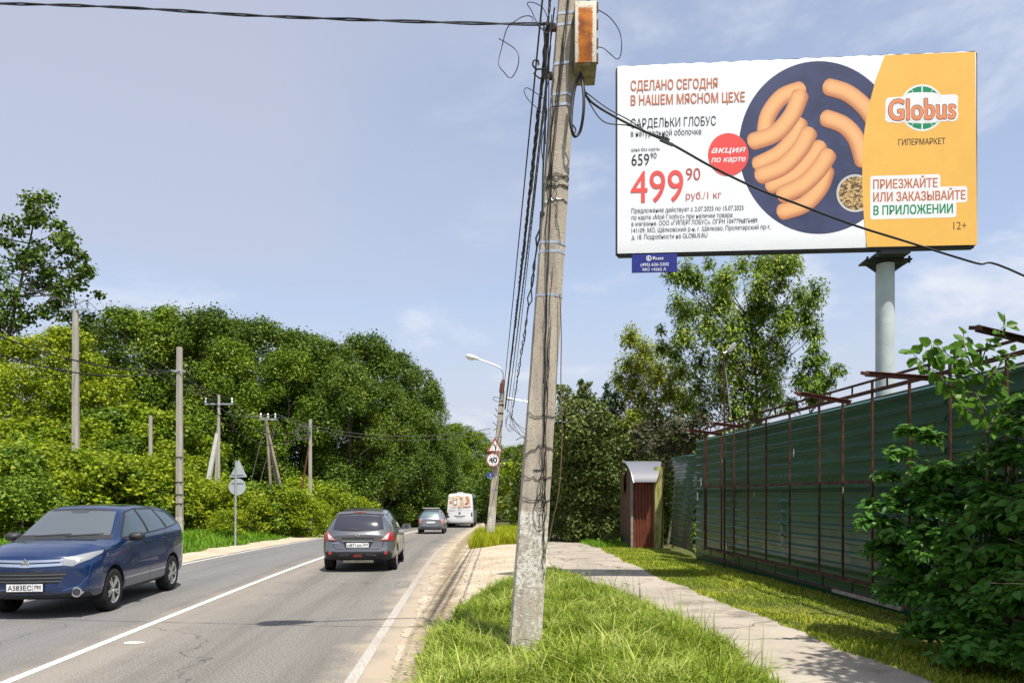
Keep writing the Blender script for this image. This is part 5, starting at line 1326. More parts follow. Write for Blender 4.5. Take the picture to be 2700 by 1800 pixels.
def rus_plate(car, face, x_off, yc, zc, bvh, num, reg, w=0.52, h=0.112, tilt=0.0):
    org, d = DIRS[face]; sgn = 1 if face == 'front' else -1
    hit = [bvh.ray_cast(org(yc + s * w * 0.45, zc), d, 12)[0] for s in (-1, 0, 1)]
    xp = (max if sgn > 0 else min)([q.x for q in hit if q]) + sgn * x_off
    # a to the right as seen, b up
    fn0 = lambda a, b, dd: (xp + sgn * (dd + 0.0), yc + sgn * a, zc + b)
    pl_ = MB().box((xp + sgn * 0.006, yc, zc), (0.012, w + 0.02, h + 0.02)).build('number_plate', DARKP, car)
    V = [fn0(a, b, 0.0145) for a, b in ((-w / 2, -h / 2), (w / 2, -h / 2), (w / 2, h / 2), (-w / 2, h / 2))]
    me = bpy.data.meshes.new('plate_face'); me.from_pydata(V, [], [(0, 1, 2, 3)]); me.update(); obj('plate_face', me, PLATEW, pl_)
    f = lambda a, b: fn0(a, b, 0.017)
    fit_text(num, -w * 0.46, -h * 0.32, w * 0.19, h * 0.64, f, SIGNK, pl_, .012, nv=(sgn, 0, 0))
    fit_text(reg, w * 0.26, -h * 0.16, w * 0.46, h * 0.52, f, SIGNK, pl_, .012, nv=(sgn, 0, 0))
    V = [f(a, b) for a, b in ((w * .222, -h * .5), (w * .230, -h * .5), (w * .230, h * .5), (w * .222, h * .5))]
    me = bpy.data.meshes.new('divider'); me.from_pydata(V, [], [(0, 1, 2, 3)]); me.update(); obj('divider', me, SIGNK, pl_)
    return pl_, xp
def mirror_housing(car, x, y, z, mat, s=1.0, gl=None, back=-1):
    V = []; n = 14; prof = [(0.0, 0.25), (0.03, 0.7), (0.07, 0.95), (0.13, 1.0), (0.16, 0.97)]
    for dx, f in prof:
        for k in range(n):
            a = 2 * math.pi * k / n; c, s_ = math.cos(a), math.sin(a)
            V.append((x - back * 0.0 + (0.08 - dx) * s, y + 0.125 * s * f * math.copysign(abs(c) ** 0.75, c), z + 0.075 * s * f * math.copysign(abs(s_) ** 0.75, s_)))
    Fq = [(i * n + k, i * n + (k + 1) % n, (i + 1) * n + (k + 1) % n, (i + 1) * n + k) for i in range(len(prof) - 1) for k in range(n)] + [tuple(range(n)), tuple((len(prof) - 1) * n + k for k in range(n))]
    mm = MB().add(V, Fq); inner = y - math.copysign(0.20, y)
    mm.bar((x, y - math.copysign(0.08, y), z - 0.05), (x + 0.02, inner, z - 0.06), 0.06, 0.04)
    o = mm.build('wing_mirror', mat, car, smooth=45)
    if gl: MB().lathe([(0.001, 0), (0.06 * s, 0)], 'X', (x - 0.083 * s, y, z), n=14).build('mirror_glass', gl, o)

# --- blue SUV coming towards the camera
BLUE = paint_mat('blue_paint', (0.002, 0.023, 0.095), 0.25, 0.25)
GLASSW = glass_mat('windscreen_glass', (0.075, 0.088, 0.098)); GLASSS = glass_mat('side_glass', (0.030, 0.050, 0.050)); GLASSD = glass_mat('dark_glass', (0.030, 0.034, 0.045))
def ZM(z): return z + 0.11 * float(sst((z - .46) / .34)) - 0.045 * float(sst((z - 1.1) / .5))
suv = thing('suv', 'dark blue sport utility vehicle with headlights on approaching in the far lane', 'car', (-7.60, 13.62, g1(-7.5, 13.6) + 0.002), math.atan2(-2.5, 0.235))
tab = [(-2.33, .52, .74, 1.00, .70, 1.06, .55, .04), (-2.28, .40, .82, 1.06, .78, 1.18, .60, .05), (-2.14, .33, .87, 1.11, .83, 1.43, .58, .06), (-1.98, .30, .89, 1.13, .85, 1.585, .585, .075), (-1.5, .26, .90, 1.12, .865, 1.635, .59, .08), (-0.5, .25, .90, 1.07, .87, 1.68, .605, .08),
       (0.33, .25, .90, 1.03, .87, 1.66, .605, .08), (0.52, .25, .90, 1.025, .87, 1.61, .61, .07), (1.14, .25, .90, .99, .865, 1.12, .71, .05), (1.27, .25, .90, .985, .86, 1.075, .73, .05), (1.75, .26, .90, .96, .86, 1.045, .73, .055), (2.10, .28, .895, .93, .85, .99, .72, .06), (2.28, .32, .86, .86, .80, .915, .66, .05), (2.33, .38, .82, .80, .76, .85, .60, .04)]
def suv_def(V):
    x, y, z = V[:, 0].copy(), V[:, 1], V[:, 2]
    s = sst((x - 1.5) / 0.8); V[:, 0] = x - s * (0.34 * (np.abs(y) / 0.9) ** 2.8 + 0.16 * np.clip((z - 0.70) / 0.3, 0, 1) ** 1.3 + 0.06 * np.clip((0.42 - z) / 0.15, 0, 1))
    r_ = sst((-1.6 - x) / 0.7); V[:, 0] += r_ * (0.22 * (np.abs(y) / 0.9) ** 3)
    V[:, 2] = z + 0.11 * sst((z - .46) / .34) - 0.045 * sst((z - 1.1) / .5)
    return V
me, bv = car_body(tab, suv_def, [(1.37, 0.36, 0.405, 0.62), (-1.30, 0.36, 0.405, 0.62)], [BLUE, DARKP])
obj('body', me, None, suv)
for x, y in ((1.37, 1), (-1.3, 1)): pass
add_wheels(suv, make_wheel(0.352, 0.225, 5), [(1.37, 0.775), (1.37, -0.775), (-1.30, 0.775), (-1.30, -0.775)], 0.352, ALLOY)
patch('windscreen_surround', bv, 'front', [(-.755, 1.075), (0, 1.09), (.755, 1.075)], [(-.60, 1.585), (0, 1.605), (.60, 1.585)], DARKP, suv, 0.003, 20, 10)
ws = patch('windscreen', bv, 'front', [(-.70, 1.115), (0, 1.13), (.70, 1.115)], [(-.565, 1.545), (0, 1.565), (.565, 1.545)], GLASSW, suv, 0.009, 20, 10)
patch('mirror_pod', bv, 'front', [(-.12, 1.52), (.12, 1.52)], [(-.16, 1.555), (.16, 1.555)], simple('tint_band', (0.05, 0.055, 0.06), 0.3), suv, 0.013, 8, 2)
for y0 in (-.45, .05): strip_line('wiper', bv, 'front', [(y0, 1.105), (y0 + .55, 1.135)], 0.018, DARKP, suv, off=0.016)
patch('bonnet_gap', bv, 'front', [(-.74, 1.055), (0, 1.075), (.74, 1.055)], [(-.75, 1.085), (0, 1.10), (.75, 1.085)], DARKP, suv, 0.002, 20, 2)
sides('window_surround', bv, [(1.0, 1.045), (-.15, 1.09), (-1.1, 1.14), (-1.80, 1.22)], [(0.36, 1.545), (-.15, 1.605), (-.95, 1.59), (-1.56, 1.50)], DARKP, suv, off=0.003, nu=30, nv=8)
sides('front_window', bv, [(0.91, 1.072), (-.10, 1.11)], [(0.35, 1.515), (-.06, 1.575)], GLASSS, suv, off=0.008, nu=14, nv=8)
sides('rear_window', bv, [(-.20, 1.115), (-1.02, 1.155)], [(-.16, 1.57), (-.90, 1.555)], GLASSS, suv, off=0.008, nu=12, nv=8)
sides('quarter_window', bv, [(-1.12, 1.165), (-1.70, 1.225)], [(-1.0, 1.545), (-1.50, 1.475)], GLASSS, suv, off=0.008, nu=10, nv=8)
for xx, z0, z1 in ((0.93, .36, 1.03), (-0.13, .34, 1.08), (-0.98, .66, 1.12)):
    for f in ('left', 'right'): strip_line('door_gap', bv, f, [(xx, z0), (xx, z1)], 0.010, SEAM, suv, off=0.001)
sides('shoulder_crease_shade', bv, [(1.05, .905), (-2.0, .985)], [(1.05, .913), (-2.0, .993)], SEAM, suv, off=0.001, nu=24, nv=1)  # no gap here: dark strip paints the shade of the body crease
sides('sill_trim', bv, [(0.92, .265), (-.86, .265)], [(0.92, .33), (-.86, .33)], DARKP, suv, off=0.006, nu=20, nv=2)
for xx in (0.10, -0.78): sides('door_handle', bv, [(xx, .945), (xx - .17, .952)], [(xx, .975), (xx - .17, .982)], BLUE, suv, off=0.025, nu=6, nv=2)
ends('headlight', bv, 'front', [(.46, .735), (.62, .715), (.80, .79), (.865, .87)], [(.46, .815), (.62, .85), (.80, .895), (.862, .915)], LAMPIN, suv, off=0.010, nu=14, nv=5)
for s in (-1, 1):
    h = bv.ray_cast(Vector((6, s * .66, ZM(.79))), Vector((-1, 0, 0)), 12)[0]
    m_ = MB().lathe([(0.001, .012), (0.035, .010), (0.05, .0)], 'X', (h.x + 0.008, s * .66, ZM(.785)), n=16).build('headlight_bulb', MATS.get('lit_bulb') or MATS.setdefault('lit_bulb', (lambda q: q)(simple('bulb', (0.85, 0.83, 0.75), 0.25))), suv)
patch('upper_grille', bv, 'front', [(-.47, .735), (0, .715), (.47, .735)], [(-.47, .815), (0, .805), (.47, .815)], DARKP, suv, 0.004, 18, 3)
for z in (.742, .79): patch('grille_bar', bv, 'front', [(-.50, z - .016), (0, z - .030), (.50, z - .016)], [(-.50, z + .014), (0, z + .004), (.50, z + .014)], CHROME, suv, 0.020, 18, 2)
patch('lower_grille', bv, 'front', [(-.44, .545), (.44, .545)], [(-.57, .665), (.57, .665)], DARKP, suv, 0.004, 14, 3)
for z in (.565, .60, .635): patch('grille_slat', bv, 'front', [(-.46 - (z - .55), z - .006), (.46 + (z - .55), z - .006)], [(-.46 - (z - .55), z + .004), (.46 + (z - .55), z + .004)], simple('slat_grey', (0.16, 0.165, 0.18), 0.35, 0.6), suv, 0.014, 14, 1)
patch('bumper_skirt', bv, 'front', [(-.80, .33), (0, .315), (.80, .33)], [(-.80, .40), (-.5, .40), (0, .375), (.5, .40), (.80, .40)], DARKP, suv, 0.008, 18, 2)
patch('bumper_intake', bv, 'front', [(-.40, .41), (.40, .41)], [(-.44, .445), (.44, .445)], DARKP, suv, 0.004, 10, 1)
for s in (-1, 1):
    strip_line('bumper_crease_highlight', bv, 'front', [(s * .50, .44), (s * .70, .50), (s * .80, .60), (s * .83, .72)], 0.012, simple('blue_highlight', (0.05, 0.13, 0.32), 0.3, 0.3), suv, off=0.004)  # lighter blue strip paints a highlight along the bumper's crease
    h = bv.ray_cast(Vector((6, s * .68, .41)), Vector((-1, 0, 0)), 12)[0]
    MB().lathe([(0.078, -.05), (0.078, .012), (0.058, .012), (0.054, -.01)], 'X', (h.x + 0.022, s * .68, .41), n=20).build('fog_lamp_ring', CHROME, suv, smooth=40)
    MB().lathe([(0.001, .004), (0.05, .0), (0.06, -.01)], 'X', (h.x + 0.022, s * .68, .41), n=16).build('fog_lamp', GLASSD, suv)
pl_, xp = rus_plate(suv, 'front', 0.01, 0.0, .50, bv, 'А583ЕС', '790')
h = bv.ray_cast(Vector((6, 0, ZM(.77))), Vector((-1, 0, 0)), 12)[0]
em = MB()
for a in (90, 210, 330):
    c = Vector((0, 0.036 * math.cos(math.radians(a)), 0.036 * math.sin(math.radians(a)))); u = c.normalized(); t_ = Vector((0, -u.z, u.y))
    P4 = [Vector((0, 0, 0)), c + t_ * 0.021, c * 2, c - t_ * 0.021]
    em.add([Vector((h.x + 0.045, 0, ZM(.768))) + q for q in P4] + [Vector((h.x + 0.03, 0, ZM(.768))) + q for q in P4], [(0, 1, 2, 3), (4, 7, 6, 5), (0, 4, 5, 1), (1, 5, 6, 2), (2, 6, 7, 3), (3, 7, 4, 0)])
em.build('emblem', CHROME, suv)
for s in (-1, 1): mirror_housing(suv, 0.80, s * 1.015, 1.19, DARKP, 1.05)
ZM = lambda z: z

# --- grey crossover seen from behind
GREY = paint_mat('grey_paint', (0.15, 0.155, 0.162), 0.5, 0.32)
cro = thing('crossover', 'dark grey crossover car driving away in the near lane', 'car', (-4.02, 20.72, g1(-4.0, 20.7) + 0.002), math.radians(90 + 4.6)); cro.scale = (1.0, 1.045, 1.0)
tab = [(-2.15, .48, .70, .86, .66, .93, .55, .04), (-2.10, .36, .80, .93, .76, 1.04, .60, .05), (-2.0, .31, .86, 1.00, .81, 1.24, .58, .06), (-1.74, .28, .885, 1.03, .83, 1.50, .54, .07), (-1.55, .26, .89, 1.04, .84, 1.54, .545, .08), (-0.5, .25, .89, 1.02, .85, 1.60, .58, .08),
       (0.25, .25, .89, .99, .85, 1.575, .58, .08), (0.4, .25, .89, .98, .85, 1.53, .58, .07), (1.12, .25, .89, .95, .84, 1.06, .68, .05), (1.7, .26, .885, .92, .83, .98, .70, .05), (2.05, .30, .85, .84, .78, .90, .66, .05), (2.16, .38, .78, .74, .72, .80, .58, .04)]
def cro_def(V):
    x, y, z = V[:, 0].copy(), V[:, 1], V[:, 2]
    s = sst((x - 1.3) / 0.8); V[:, 0] = x - s * 0.34 * (np.abs(y) / 0.89) ** 2.6
    r_ = sst((-1.3 - x) / 0.8); V[:, 0] += r_ * (0.20 * (np.abs(y) / 0.89) ** 2.6 - 0.05 * np.exp(-((z - .50) / .12) ** 2) + 0.015 * np.exp(-((z - .80) / .08) ** 2))
    return V
me, bv = car_body(tab, cro_def, [(1.32, 0.34, 0.385, 0.60), (-1.31, 0.34, 0.385, 0.60)], [GREY, DARKP])
obj('body', me, None, cro)
add_wheels(cro, make_wheel(0.335, 0.215, 5, False), [(1.32, 0.765), (1.32, -0.765), (-1.31, 0.765), (-1.31, -0.765)], 0.335, ALLOY)
patch('rear_screen_surround', bv, 'rear', [(-.64, 1.055), (0, 1.03), (.64, 1.055)], [(-.585, 1.42), (0, 1.475), (.585, 1.42)], GREY, cro, 0.003, 18, 8)
patch('rear_screen', bv, 'rear', [(-.60, 1.085), (-.45, 1.055), (0, 1.04), (.45, 1.055), (.60, 1.085)], [(-.535, 1.40), (0, 1.435), (.535, 1.40)], simple('tinted_screen', (0.040, 0.042, 0.058), 0.14, spec=0.35), cro, 0.009, 18, 8)
patch('roof_spoiler', bv, 'rear', [(-.57, 1.425), (0, 1.465), (.57, 1.425)], [(-.54, 1.475), (0, 1.51), (.54, 1.475)], GREY, cro, 0.035, 16, 3)
patch('brake_light', bv, 'rear', [(-.14, 1.472), (.14, 1.472)], [(-.14, 1.488), (.14, 1.488)], simple('dull_red', (0.22, 0.03, 0.03), 0.4), cro, 0.040, 6, 1)
strip_line('wiper', bv, 'rear', [(-.02, 1.085), (.38, 1.10)], 0.026, DARKP, cro, off=0.02)
MB().tube([(-1.35, 0, 1.55), (-1.47, 0, 1.62)], 0.006, 5).build('aerial', DARKP, cro)
sides('window_surround', bv, [(.86, 1.01), (-.2, 1.045), (-1.45, 1.09)], [(0.38, 1.45), (-.2, 1.505), (-1.30, 1.43)], DARKP, cro, off=0.003, nu=24, nv=6)
sides('front_window', bv, [(.78, 1.035), (-.16, 1.06)], [(0.36, 1.42), (-.12, 1.475)], GLASSD, cro, off=0.008, nu=10, nv=5)
sides('rear_window', bv, [(-.24, 1.065), (-.98, 1.085)], [(-.20, 1.475), (-.90, 1.45)], GLASSD, cro, off=0.008, nu=10, nv=5)
sides('quarter_window', bv, [(-1.06, 1.095), (-1.40, 1.11)], [(-.98, 1.44), (-1.27, 1.40)], GLASSD, cro, off=0.008, nu=6, nv=5)
for xx in (.78, -.2, -1.02):
    for f in ('left', 'right'): strip_line('door_gap', bv, f, [(xx, .36 if xx > -1 else .68), (xx, 1.03)], 0.010, SEAM, cro, off=0.001)
sides('sill_trim', bv, [(0.90, .26), (-.9, .26)], [(0.90, .36), (-.9, .36)], DARKP, cro, off=0.006, nu=16, nv=2)
for xx in (0.0, -0.8): sides('door_handle', bv, [(xx, .90), (xx - .16, .905)], [(xx, .925), (xx - .16, .93)], CHROME, cro, off=0.022, nu=5, nv=1)
ends('tail_light', bv, 'rear', [(.52, .80), (.66, .805), (.80, .80), (.835, .82)], [(.54, .82), (.62, .93), (.70, .99), (.775, 1.03)], REDL, cro, off=0.012, nu=12, nv=6)
ends('tail_light_lens', bv, 'rear', [(.545, .83), (.69, .835)], [(.60, .885), (.725, .99)], CLEARL, cro, off=0.017, nu=8, nv=4)
patch('hatch_recess', bv, 'rear', [(-.30, .63), (.30, .63)], [(-.39, .88), (.39, .88)], simple('recess_grey', (0.05, 0.052, 0.056), 0.4, 0.4), cro, 0.003, 12, 4)
patch('hatch_handle', bv, 'rear', [(-.35, .80), (.35, .80)], [(-.39, .845), (.39, .845)], GREY, cro, 0.030, 12, 2)
patch('chrome_strip', bv, 'rear', [(-.36, .785), (.36, .785)], [(-.36, .80), (.36, .80)], CHROME, cro, 0.026, 12, 1)
for s in (-1, 1): strip_line('hatch_gap', bv, 'rear', [(s * .60, .80), (s * .57, .64), (s * .50, .60)], 0.012, SEAM, cro, off=0.002)
strip_line('hatch_gap', bv, 'rear', [(-.52, .597), (0, .585), (.52, .597)], 0.012, SEAM, cro, off=0.002)
pl_, xp = rus_plate(cro, 'rear', 0.012, 0.0, .70, bv, 'о871кк', '50')
patch('bumper', bv, 'rear', [(-.78, .34), (0, .30), (.78, .34)], [(-.79, .50), (-.5, .535), (0, .545), (.5, .535), (.79, .50)], DARKP, cro, 0.008, 20, 5)
ends('bumper_reflector_pod', bv, 'rear', [(.56, .45), (.74, .45)], [(.54, .545), (.76, .53)], DARKP, cro, off=0.014, nu=8, nv=3)
for s in (-1, 1):
    h = bv.ray_cast(Vector((-6, s * .655, .50)), Vector((1, 0, 0)), 12)[0]
    MB().lathe([(0.001, -.012), (0.036, -.010), (0.042, .0)], 'X', (h.x - 0.016, s * .655, .50), n=14).build('reflector', REDL, cro)
    strip_line('bumper_line', bv, 'rear', [(s * .48, .34), (s * .44, .445), (s * .2, .465)], 0.010, simple('grey_line', (0.12, 0.12, 0.125), 0.4), cro, off=0.012)
patch('rear_fog_lamp', bv, 'rear', [(-.10, .415), (.10, .415)], [(-.095, .462), (.095, .462)], REDL, cro, 0.016, 6, 2)
MB().bar((-2.02, -.36, .285), (-2.02, .36, .285), 0.10, 0.065).build('exhaust_shield', simple('dusty_tin', (0.42, 0.36, 0.26), 0.6, 0.3, var=0.25), cro)
h = bv.ray_cast(Vector((-6, 0, .955)), Vector((1, 0, 0)), 12)[0]
MB().lathe([(0.052, -.012), (0.052, .0), (0.040, .0), (0.040, -.012), (0.052, -.012)], 'X', (h.x - 0.006, 0, .955), n=20).bar((h.x - .014, -.062, .955), (h.x - .014, .062, .955), 0.008, 0.020).build('emblem', CHROME, cro)
def rear_word(word, y0, y1, z, cap, car, bv, mat):
    def f(a, b):
        q = bv.ray_cast(Vector((-6, -a, b)), Vector((1, 0, 0)), 12)[0]; return (q.x - 0.006, q.y, q.z)
    fit_text(word, y0, z, y1, cap, f, mat, car, .02, nv=(-1, 0, 0))
rear_word('NISSAN', -.63, -.45, .735, .034, cro, bv, CHROME)
for s in (-1, 1): mirror_housing(cro, 0.72, s * 0.99, 1.05, GREY if s > 0 else GREY, 1.0, GLASSS)

# --- small silver-grey hatchback
SILV = paint_mat('silver_paint', (0.27, 0.29, 0.34), 0.55, 0.32)
c0 = P(1133, 1408, 45.4)
hat = thing('hatchback', 'small silver-blue hatchback with an open-looking roof rack following the white bus', 'car', (c0.x, 47.2, g1(c0.x, 47.2) + 0.002), math.radians(92.5))
hat['label'] = 'small silver-blue hatchback with a pale roof rail following the white bus'
tab = [(-1.86, .42, .66, .82, .62, .90, .52, .04), (-1.80, .32, .76, .92, .71, 1.02, .56, .05), (-1.66, .28, .81, .98, .76, 1.22, .55, .06), (-1.40, .25, .83, 1.0, .78, 1.46, .52, .08), (-0.5, .23, .83, .98, .785, 1.54, .55, .08), (0.25, .23, .83, .95, .785, 1.50, .55, .08), (0.95, .23, .83, .92, .78, 1.03, .62, .05), (1.5, .25, .81, .86, .75, .93, .62, .05), (1.86, .35, .70, .70, .64, .76, .52, .04)]
def hat_def(V):
    x, y = V[:, 0].copy(), V[:, 1]
    V[:, 0] = x - sst((x - 1.0) / .8) * .30 * (np.abs(y) / .83) ** 2.4 + sst((-1.1 - x) / .7) * .20 * (np.abs(y) / .83) ** 2.4
    return V
me, bv = car_body(tab, hat_def, [(1.2, 0.30, 0.335, 0.56), (-1.23, 0.30, 0.335, 0.56)], [SILV, DARKP], N=70)
obj('body', me, None, hat)
add_wheels(hat, make_wheel(0.29, 0.18, 7, False), [(1.2, .72), (1.2, -.72), (-1.23, .72), (-1.23, -.72)], 0.29, ALLOY)
patch('rear_screen', bv, 'rear', [(-.56, 1.03), (.56, 1.03)], [(-.49, 1.37), (0, 1.40), (.49, 1.37)], glass_mat('teal_glass', (0.10, 0.16, 0.17)), hat, 0.009, 12, 6)
sides('side_window', bv, [(.6, .985), (-1.25, 1.03)], [(.25, 1.38), (-1.12, 1.37)], GLASSD, hat, off=0.006, nu=14, nv=5)
ends('tail_light', bv, 'rear', [(.60, .66), (.75, .68)], [(.57, .93), (.735, .95)], PINKL, hat, off=0.012, nu=6, nv=5)
patch('bumper_trim', bv, 'rear', [(-.74, .36), (.74, .36)], [(-.74, .50), (.74, .50)], simple('slate_trim', (0.07, 0.075, 0.09), 0.5), hat, 0.008, 12, 3)
pl_, xp = rus_plate(hat, 'rear', 0.012, 0.0, .74, bv, 'т308ме', '50')
for ch in list(pl_.children):
    if ch.name.startswith('lettering') or ch.name.startswith('divider'): bpy.data.objects.remove(ch)
MB().bar((-1.45, -.52, 1.60), (-1.45, .52, 1.60), 0.20, 0.04).build('roof_rail', simple('rail_pale', (0.55, 0.54, 0.48), 0.5), hat)
for s in (-1, 1): MB().bar((-1.42, s * .46, 1.46), (-1.45, s * .46, 1.59), 0.04, 0.03).build('rail_foot', DARKP, hat)
for s in (-1, 1): mirror_housing(hat, 0.55, s * 0.92, 1.0, DARKP, 0.9)
MB().bar((-1.84, -.35, .20), (-1.84, .35, .20), 0.05, 0.04).build('tow_bar', ALLOY, hat)

# --- white bus
BUSW = paint_mat('bus_white', (0.72, 0.73, 0.74), 0.0, 0.35)
c0 = P(1212, 1395, 60)
bus = thing('bus', 'white minibus with a printed advert over its rear window driving away', 'bus', (c0.x, 63.6, g1(c0.x, 63.6) + 0.002), math.radians(90))
tab = [(-3.6, .55, 1.00, 1.35, .98, 2.60, .86, .10), (-3.5, .42, 1.08, 1.36, 1.06, 2.78, .95, .14), (-3.3, .38, 1.10, 1.36, 1.09, 2.84, .98, .16), (3.2, .38, 1.10, 1.36, 1.09, 2.84, .98, .16), (3.5, .42, 1.06, 1.3, 1.03, 2.72, .92, .14), (3.6, .55, .95, 1.2, .92, 2.5, .8, .1)]
def bus_def(V):
    x, y, z = V[:, 0].copy(), V[:, 1], V[:, 2]
    V[:, 0] = x + sst((-3.0 - x) / .6) * (.10 * (np.abs(y) / 1.1) ** 3 + .18 * np.clip((z - 1.5) / 1.3, 0, 1) ** 1.5)
    return V
me, bv = car_body(tab, bus_def, [(2.0, .38, .45, .75), (-1.9, .38, .45, .75)], [BUSW, DARKP], N=60)
obj('body', me, None, bus)
add_wheels(bus, make_wheel(0.40, 0.26, 8, False), [(2.0, .92), (2.0, -.92), (-1.9, .92), (-1.9, -.92)], 0.40, simple('steel_rim', (0.35, 0.35, 0.35), 0.5, 0.5))
m, nt, out = new_mat('rear_advert'); v = coords(nt)
n1 = noise(nt, v, 2.2, 4, 0.6, 0.6)
c = mix(nt, rng(nt, n1, 0.45, 0.55), (0.70, 0.61, 0.50), (0.52, 0.36, 0.26)); c = mix(nt, rng(nt, noise(nt, v, 3.6, 3, 0.5), 0.58, 0.62), c, (0.75, 0.70, 0.62)); c = mix(nt, rng(nt, noise(nt, v, 5.0, 3, 0.5), 0.62, 0.66), c, (0.16, 0.10, 0.09))
bsdf(nt, out, c, 0.3, coat=0.6); ADV = m
patch('rear_advert', bv, 'rear', [(-.88, 1.80), (-.72, 1.62), (.72, 1.62), (.88, 1.80)], [(-.84, 2.62), (0, 2.66), (.84, 2.62)], ADV, bus, 0.010, 16, 8)
for y0, z0, w_, h_, cc in ((-.50, 1.85, .30, .45, (0.14, 0.12, 0.11)), (-.47, 1.95, .22, .28, (0.70, 0.70, 0.68)), (.45, 1.9, .18, .16, (0.12, 0.07, 0.06)), (-.78, 2.0, .14, .2, (0.42, 0.12, 0.12)), (.05, 2.35, .16, .14, (0.12, 0.12, 0.13)), (-.55, 2.45, .35, .06, (0.62, 0.42, 0.08)), (.3, 1.70, .6, .06, (0.25, 0.06, 0.05))):
    patch('advert_shape', bv, 'rear', [(-y0 - w_, z0), (-y0, z0)], [(-y0 - w_, z0 + h_), (-y0, z0 + h_)], simple('advert_%d' % int(1000 * sum(cc)), cc, 0.4), bus, 0.016, 4, 2)
patch('advert_shape', bv, 'rear', [(-.80, 2.1), (-.62, 1.95)], [(-.70, 2.62), (-.42, 2.55)], simple('advert_wood', (0.45, 0.20, 0.09), 0.4), bus, 0.016, 6, 4)
sides('side_windows', bv, [(3.0, 1.45), (-3.1, 1.45)], [(3.0, 2.45), (-3.1, 2.45)], GLASSD, bus, off=0.006, nu=16, nv=5)
ends('tail_light', bv, 'rear', [(.92, .95), (1.02, .95)], [(.90, 1.28), (1.01, 1.28)], simple('bus_lamp', (0.10, 0.05, 0.05), 0.3), bus, off=0.012, nu=4, nv=4)
patch('handle_bar', bv, 'rear', [(-.42, .98), (0, .95), (.42, .98)], [(-.45, 1.03), (0, 1.0), (.45, 1.03)], DARKP, bus, 0.02, 10, 1)
patch('rear_plate', bv, 'rear', [(-.26, .85), (.26, .85)], [(-.26, .93), (.26, .93)], simple('bus_plate', (0.5, 0.5, 0.48), 0.5), bus, 0.012, 6, 1)
patch('bumper', bv, 'rear', [(-1.02, .50), (1.02, .50)], [(-1.02, .70), (1.02, .70)], simple('bus_bumper', (0.62, 0.62, 0.62), 0.5), bus, 0.03, 14, 3)
for z in (.72, 1.50): strip_line('panel_gap', bv, 'rear', [(-1.0, z), (1.0, z)], 0.02, simple('gap_grey', (0.30, 0.30, 0.30), 0.6), bus, off=0.003)
h = bv.ray_cast(Vector((-6, 0, 1.44)), Vector((1, 0, 0)), 12)[0]
MB().lathe([(0.14, -.02), (0.14, 0), (0.11, 0), (0.11, -.02), (0.14, -.02)], 'X', (h.x, 0, 1.44), n=18).build('emblem', ALLOY, bus)
MB().lathe([(0.001, -.02), (0.07, -.02), (0.07, 0)], 'X', (h.x, 0, 1.20), n=14).build('lock', DARKP, bus)
patch('name_strip', bv, 'rear', [(.35, 1.41), (.88, 1.41)], [(.35, 1.45), (.88, 1.45)], simple('name_grey', (0.16, 0.16, 0.17), 0.5), bus, 0.006, 6, 1)
me = MB().box((-3.0, 0, 2.87), (0.5, .5, .10)).mesh('roof_hatch'); bevel_mesh(me, .03); obj('roof_hatch', me, BUSW, bus)
# ------------------------------------------------------------------ vegetation
BARK = simple('bark', (0.13, 0.105, 0.08), 0.95, spec=0.1, var=0.35, vscale=12, bump=0.6, bscale=25)
L_DARK = leaf_mat('leaf_maple', (0.036, 0.076, 0.010), (0.092, 0.150, 0.016), (0.22, 0.275, 0.034), 0.18, 0.42, 0.25)
L_MID = leaf_mat('leaf_mid', (0.050, 0.108, 0.010), (0.135, 0.215, 0.015), (0.30, 0.37, 0.034), 0.22, 0.42, 0.25)
L_YEL = leaf_mat('leaf_yellow', (0.100, 0.165, 0.008), (0.245, 0.325, 0.012), (0.52, 0.52, 0.04), 0.32, 0.45, 0.3)
L_ASH = leaf_mat('leaf_ash', (0.065, 0.125, 0.014), (0.18, 0.270, 0.030), (0.42, 0.46, 0.07), 0.28, 0.42, 0.5)
L_HEDGE = leaf_mat('leaf_hedge', (0.038, 0.066, 0.016), (0.108, 0.145, 0.032), (0.27, 0.29, 0.08), 0.18, 0.42, 0.4)
L_PLUM = leaf_mat('leaf_plum', (0.040, 0.040, 0.022), (0.085, 0.080, 0.042), (0.17, 0.15, 0.09), 0.12, 0.42, 0.5)
L_ASHY = leaf_mat('leaf_ash_yellow', (0.095, 0.145, 0.012), (0.26, 0.30, 0.024), (0.54, 0.50, 0.06), 0.28, 0.45, 0.5)
L_PINE = leaf_mat('leaf_pine', (0.020, 0.050, 0.020), (0.040, 0.085, 0.030), (0.08, 0.14, 0.04), 0.10, 0.5, 0.5)
L_BUSH = leaf_mat('leaf_bush', (0.034, 0.110, 0.014), (0.080, 0.215, 0.028), (0.19, 0.37, 0.06), 0.36, 0.36, 0.8)
LEAF4 = np.array([(-0.5, 0, 0), (-0.02, -0.40, 0.06), (0.55, 0, -0.06), (0.02, 0.40, 0.06)])                      # broad
LEAF4N = np.array([(-0.5, 0, 0), (-0.05, -0.20, 0.03), (0.60, 0, -0.10), (0.0, 0.20, 0.03)])                      # narrow
LEAF5 = np.array([(-0.45, 0, 0), (-0.15, -0.42, 0.05), (0.30, -0.34, 0.02), (0.58, 0.0, -0.10), (0.28, 0.36, 0.02), (-0.18, 0.40, 0.05)])
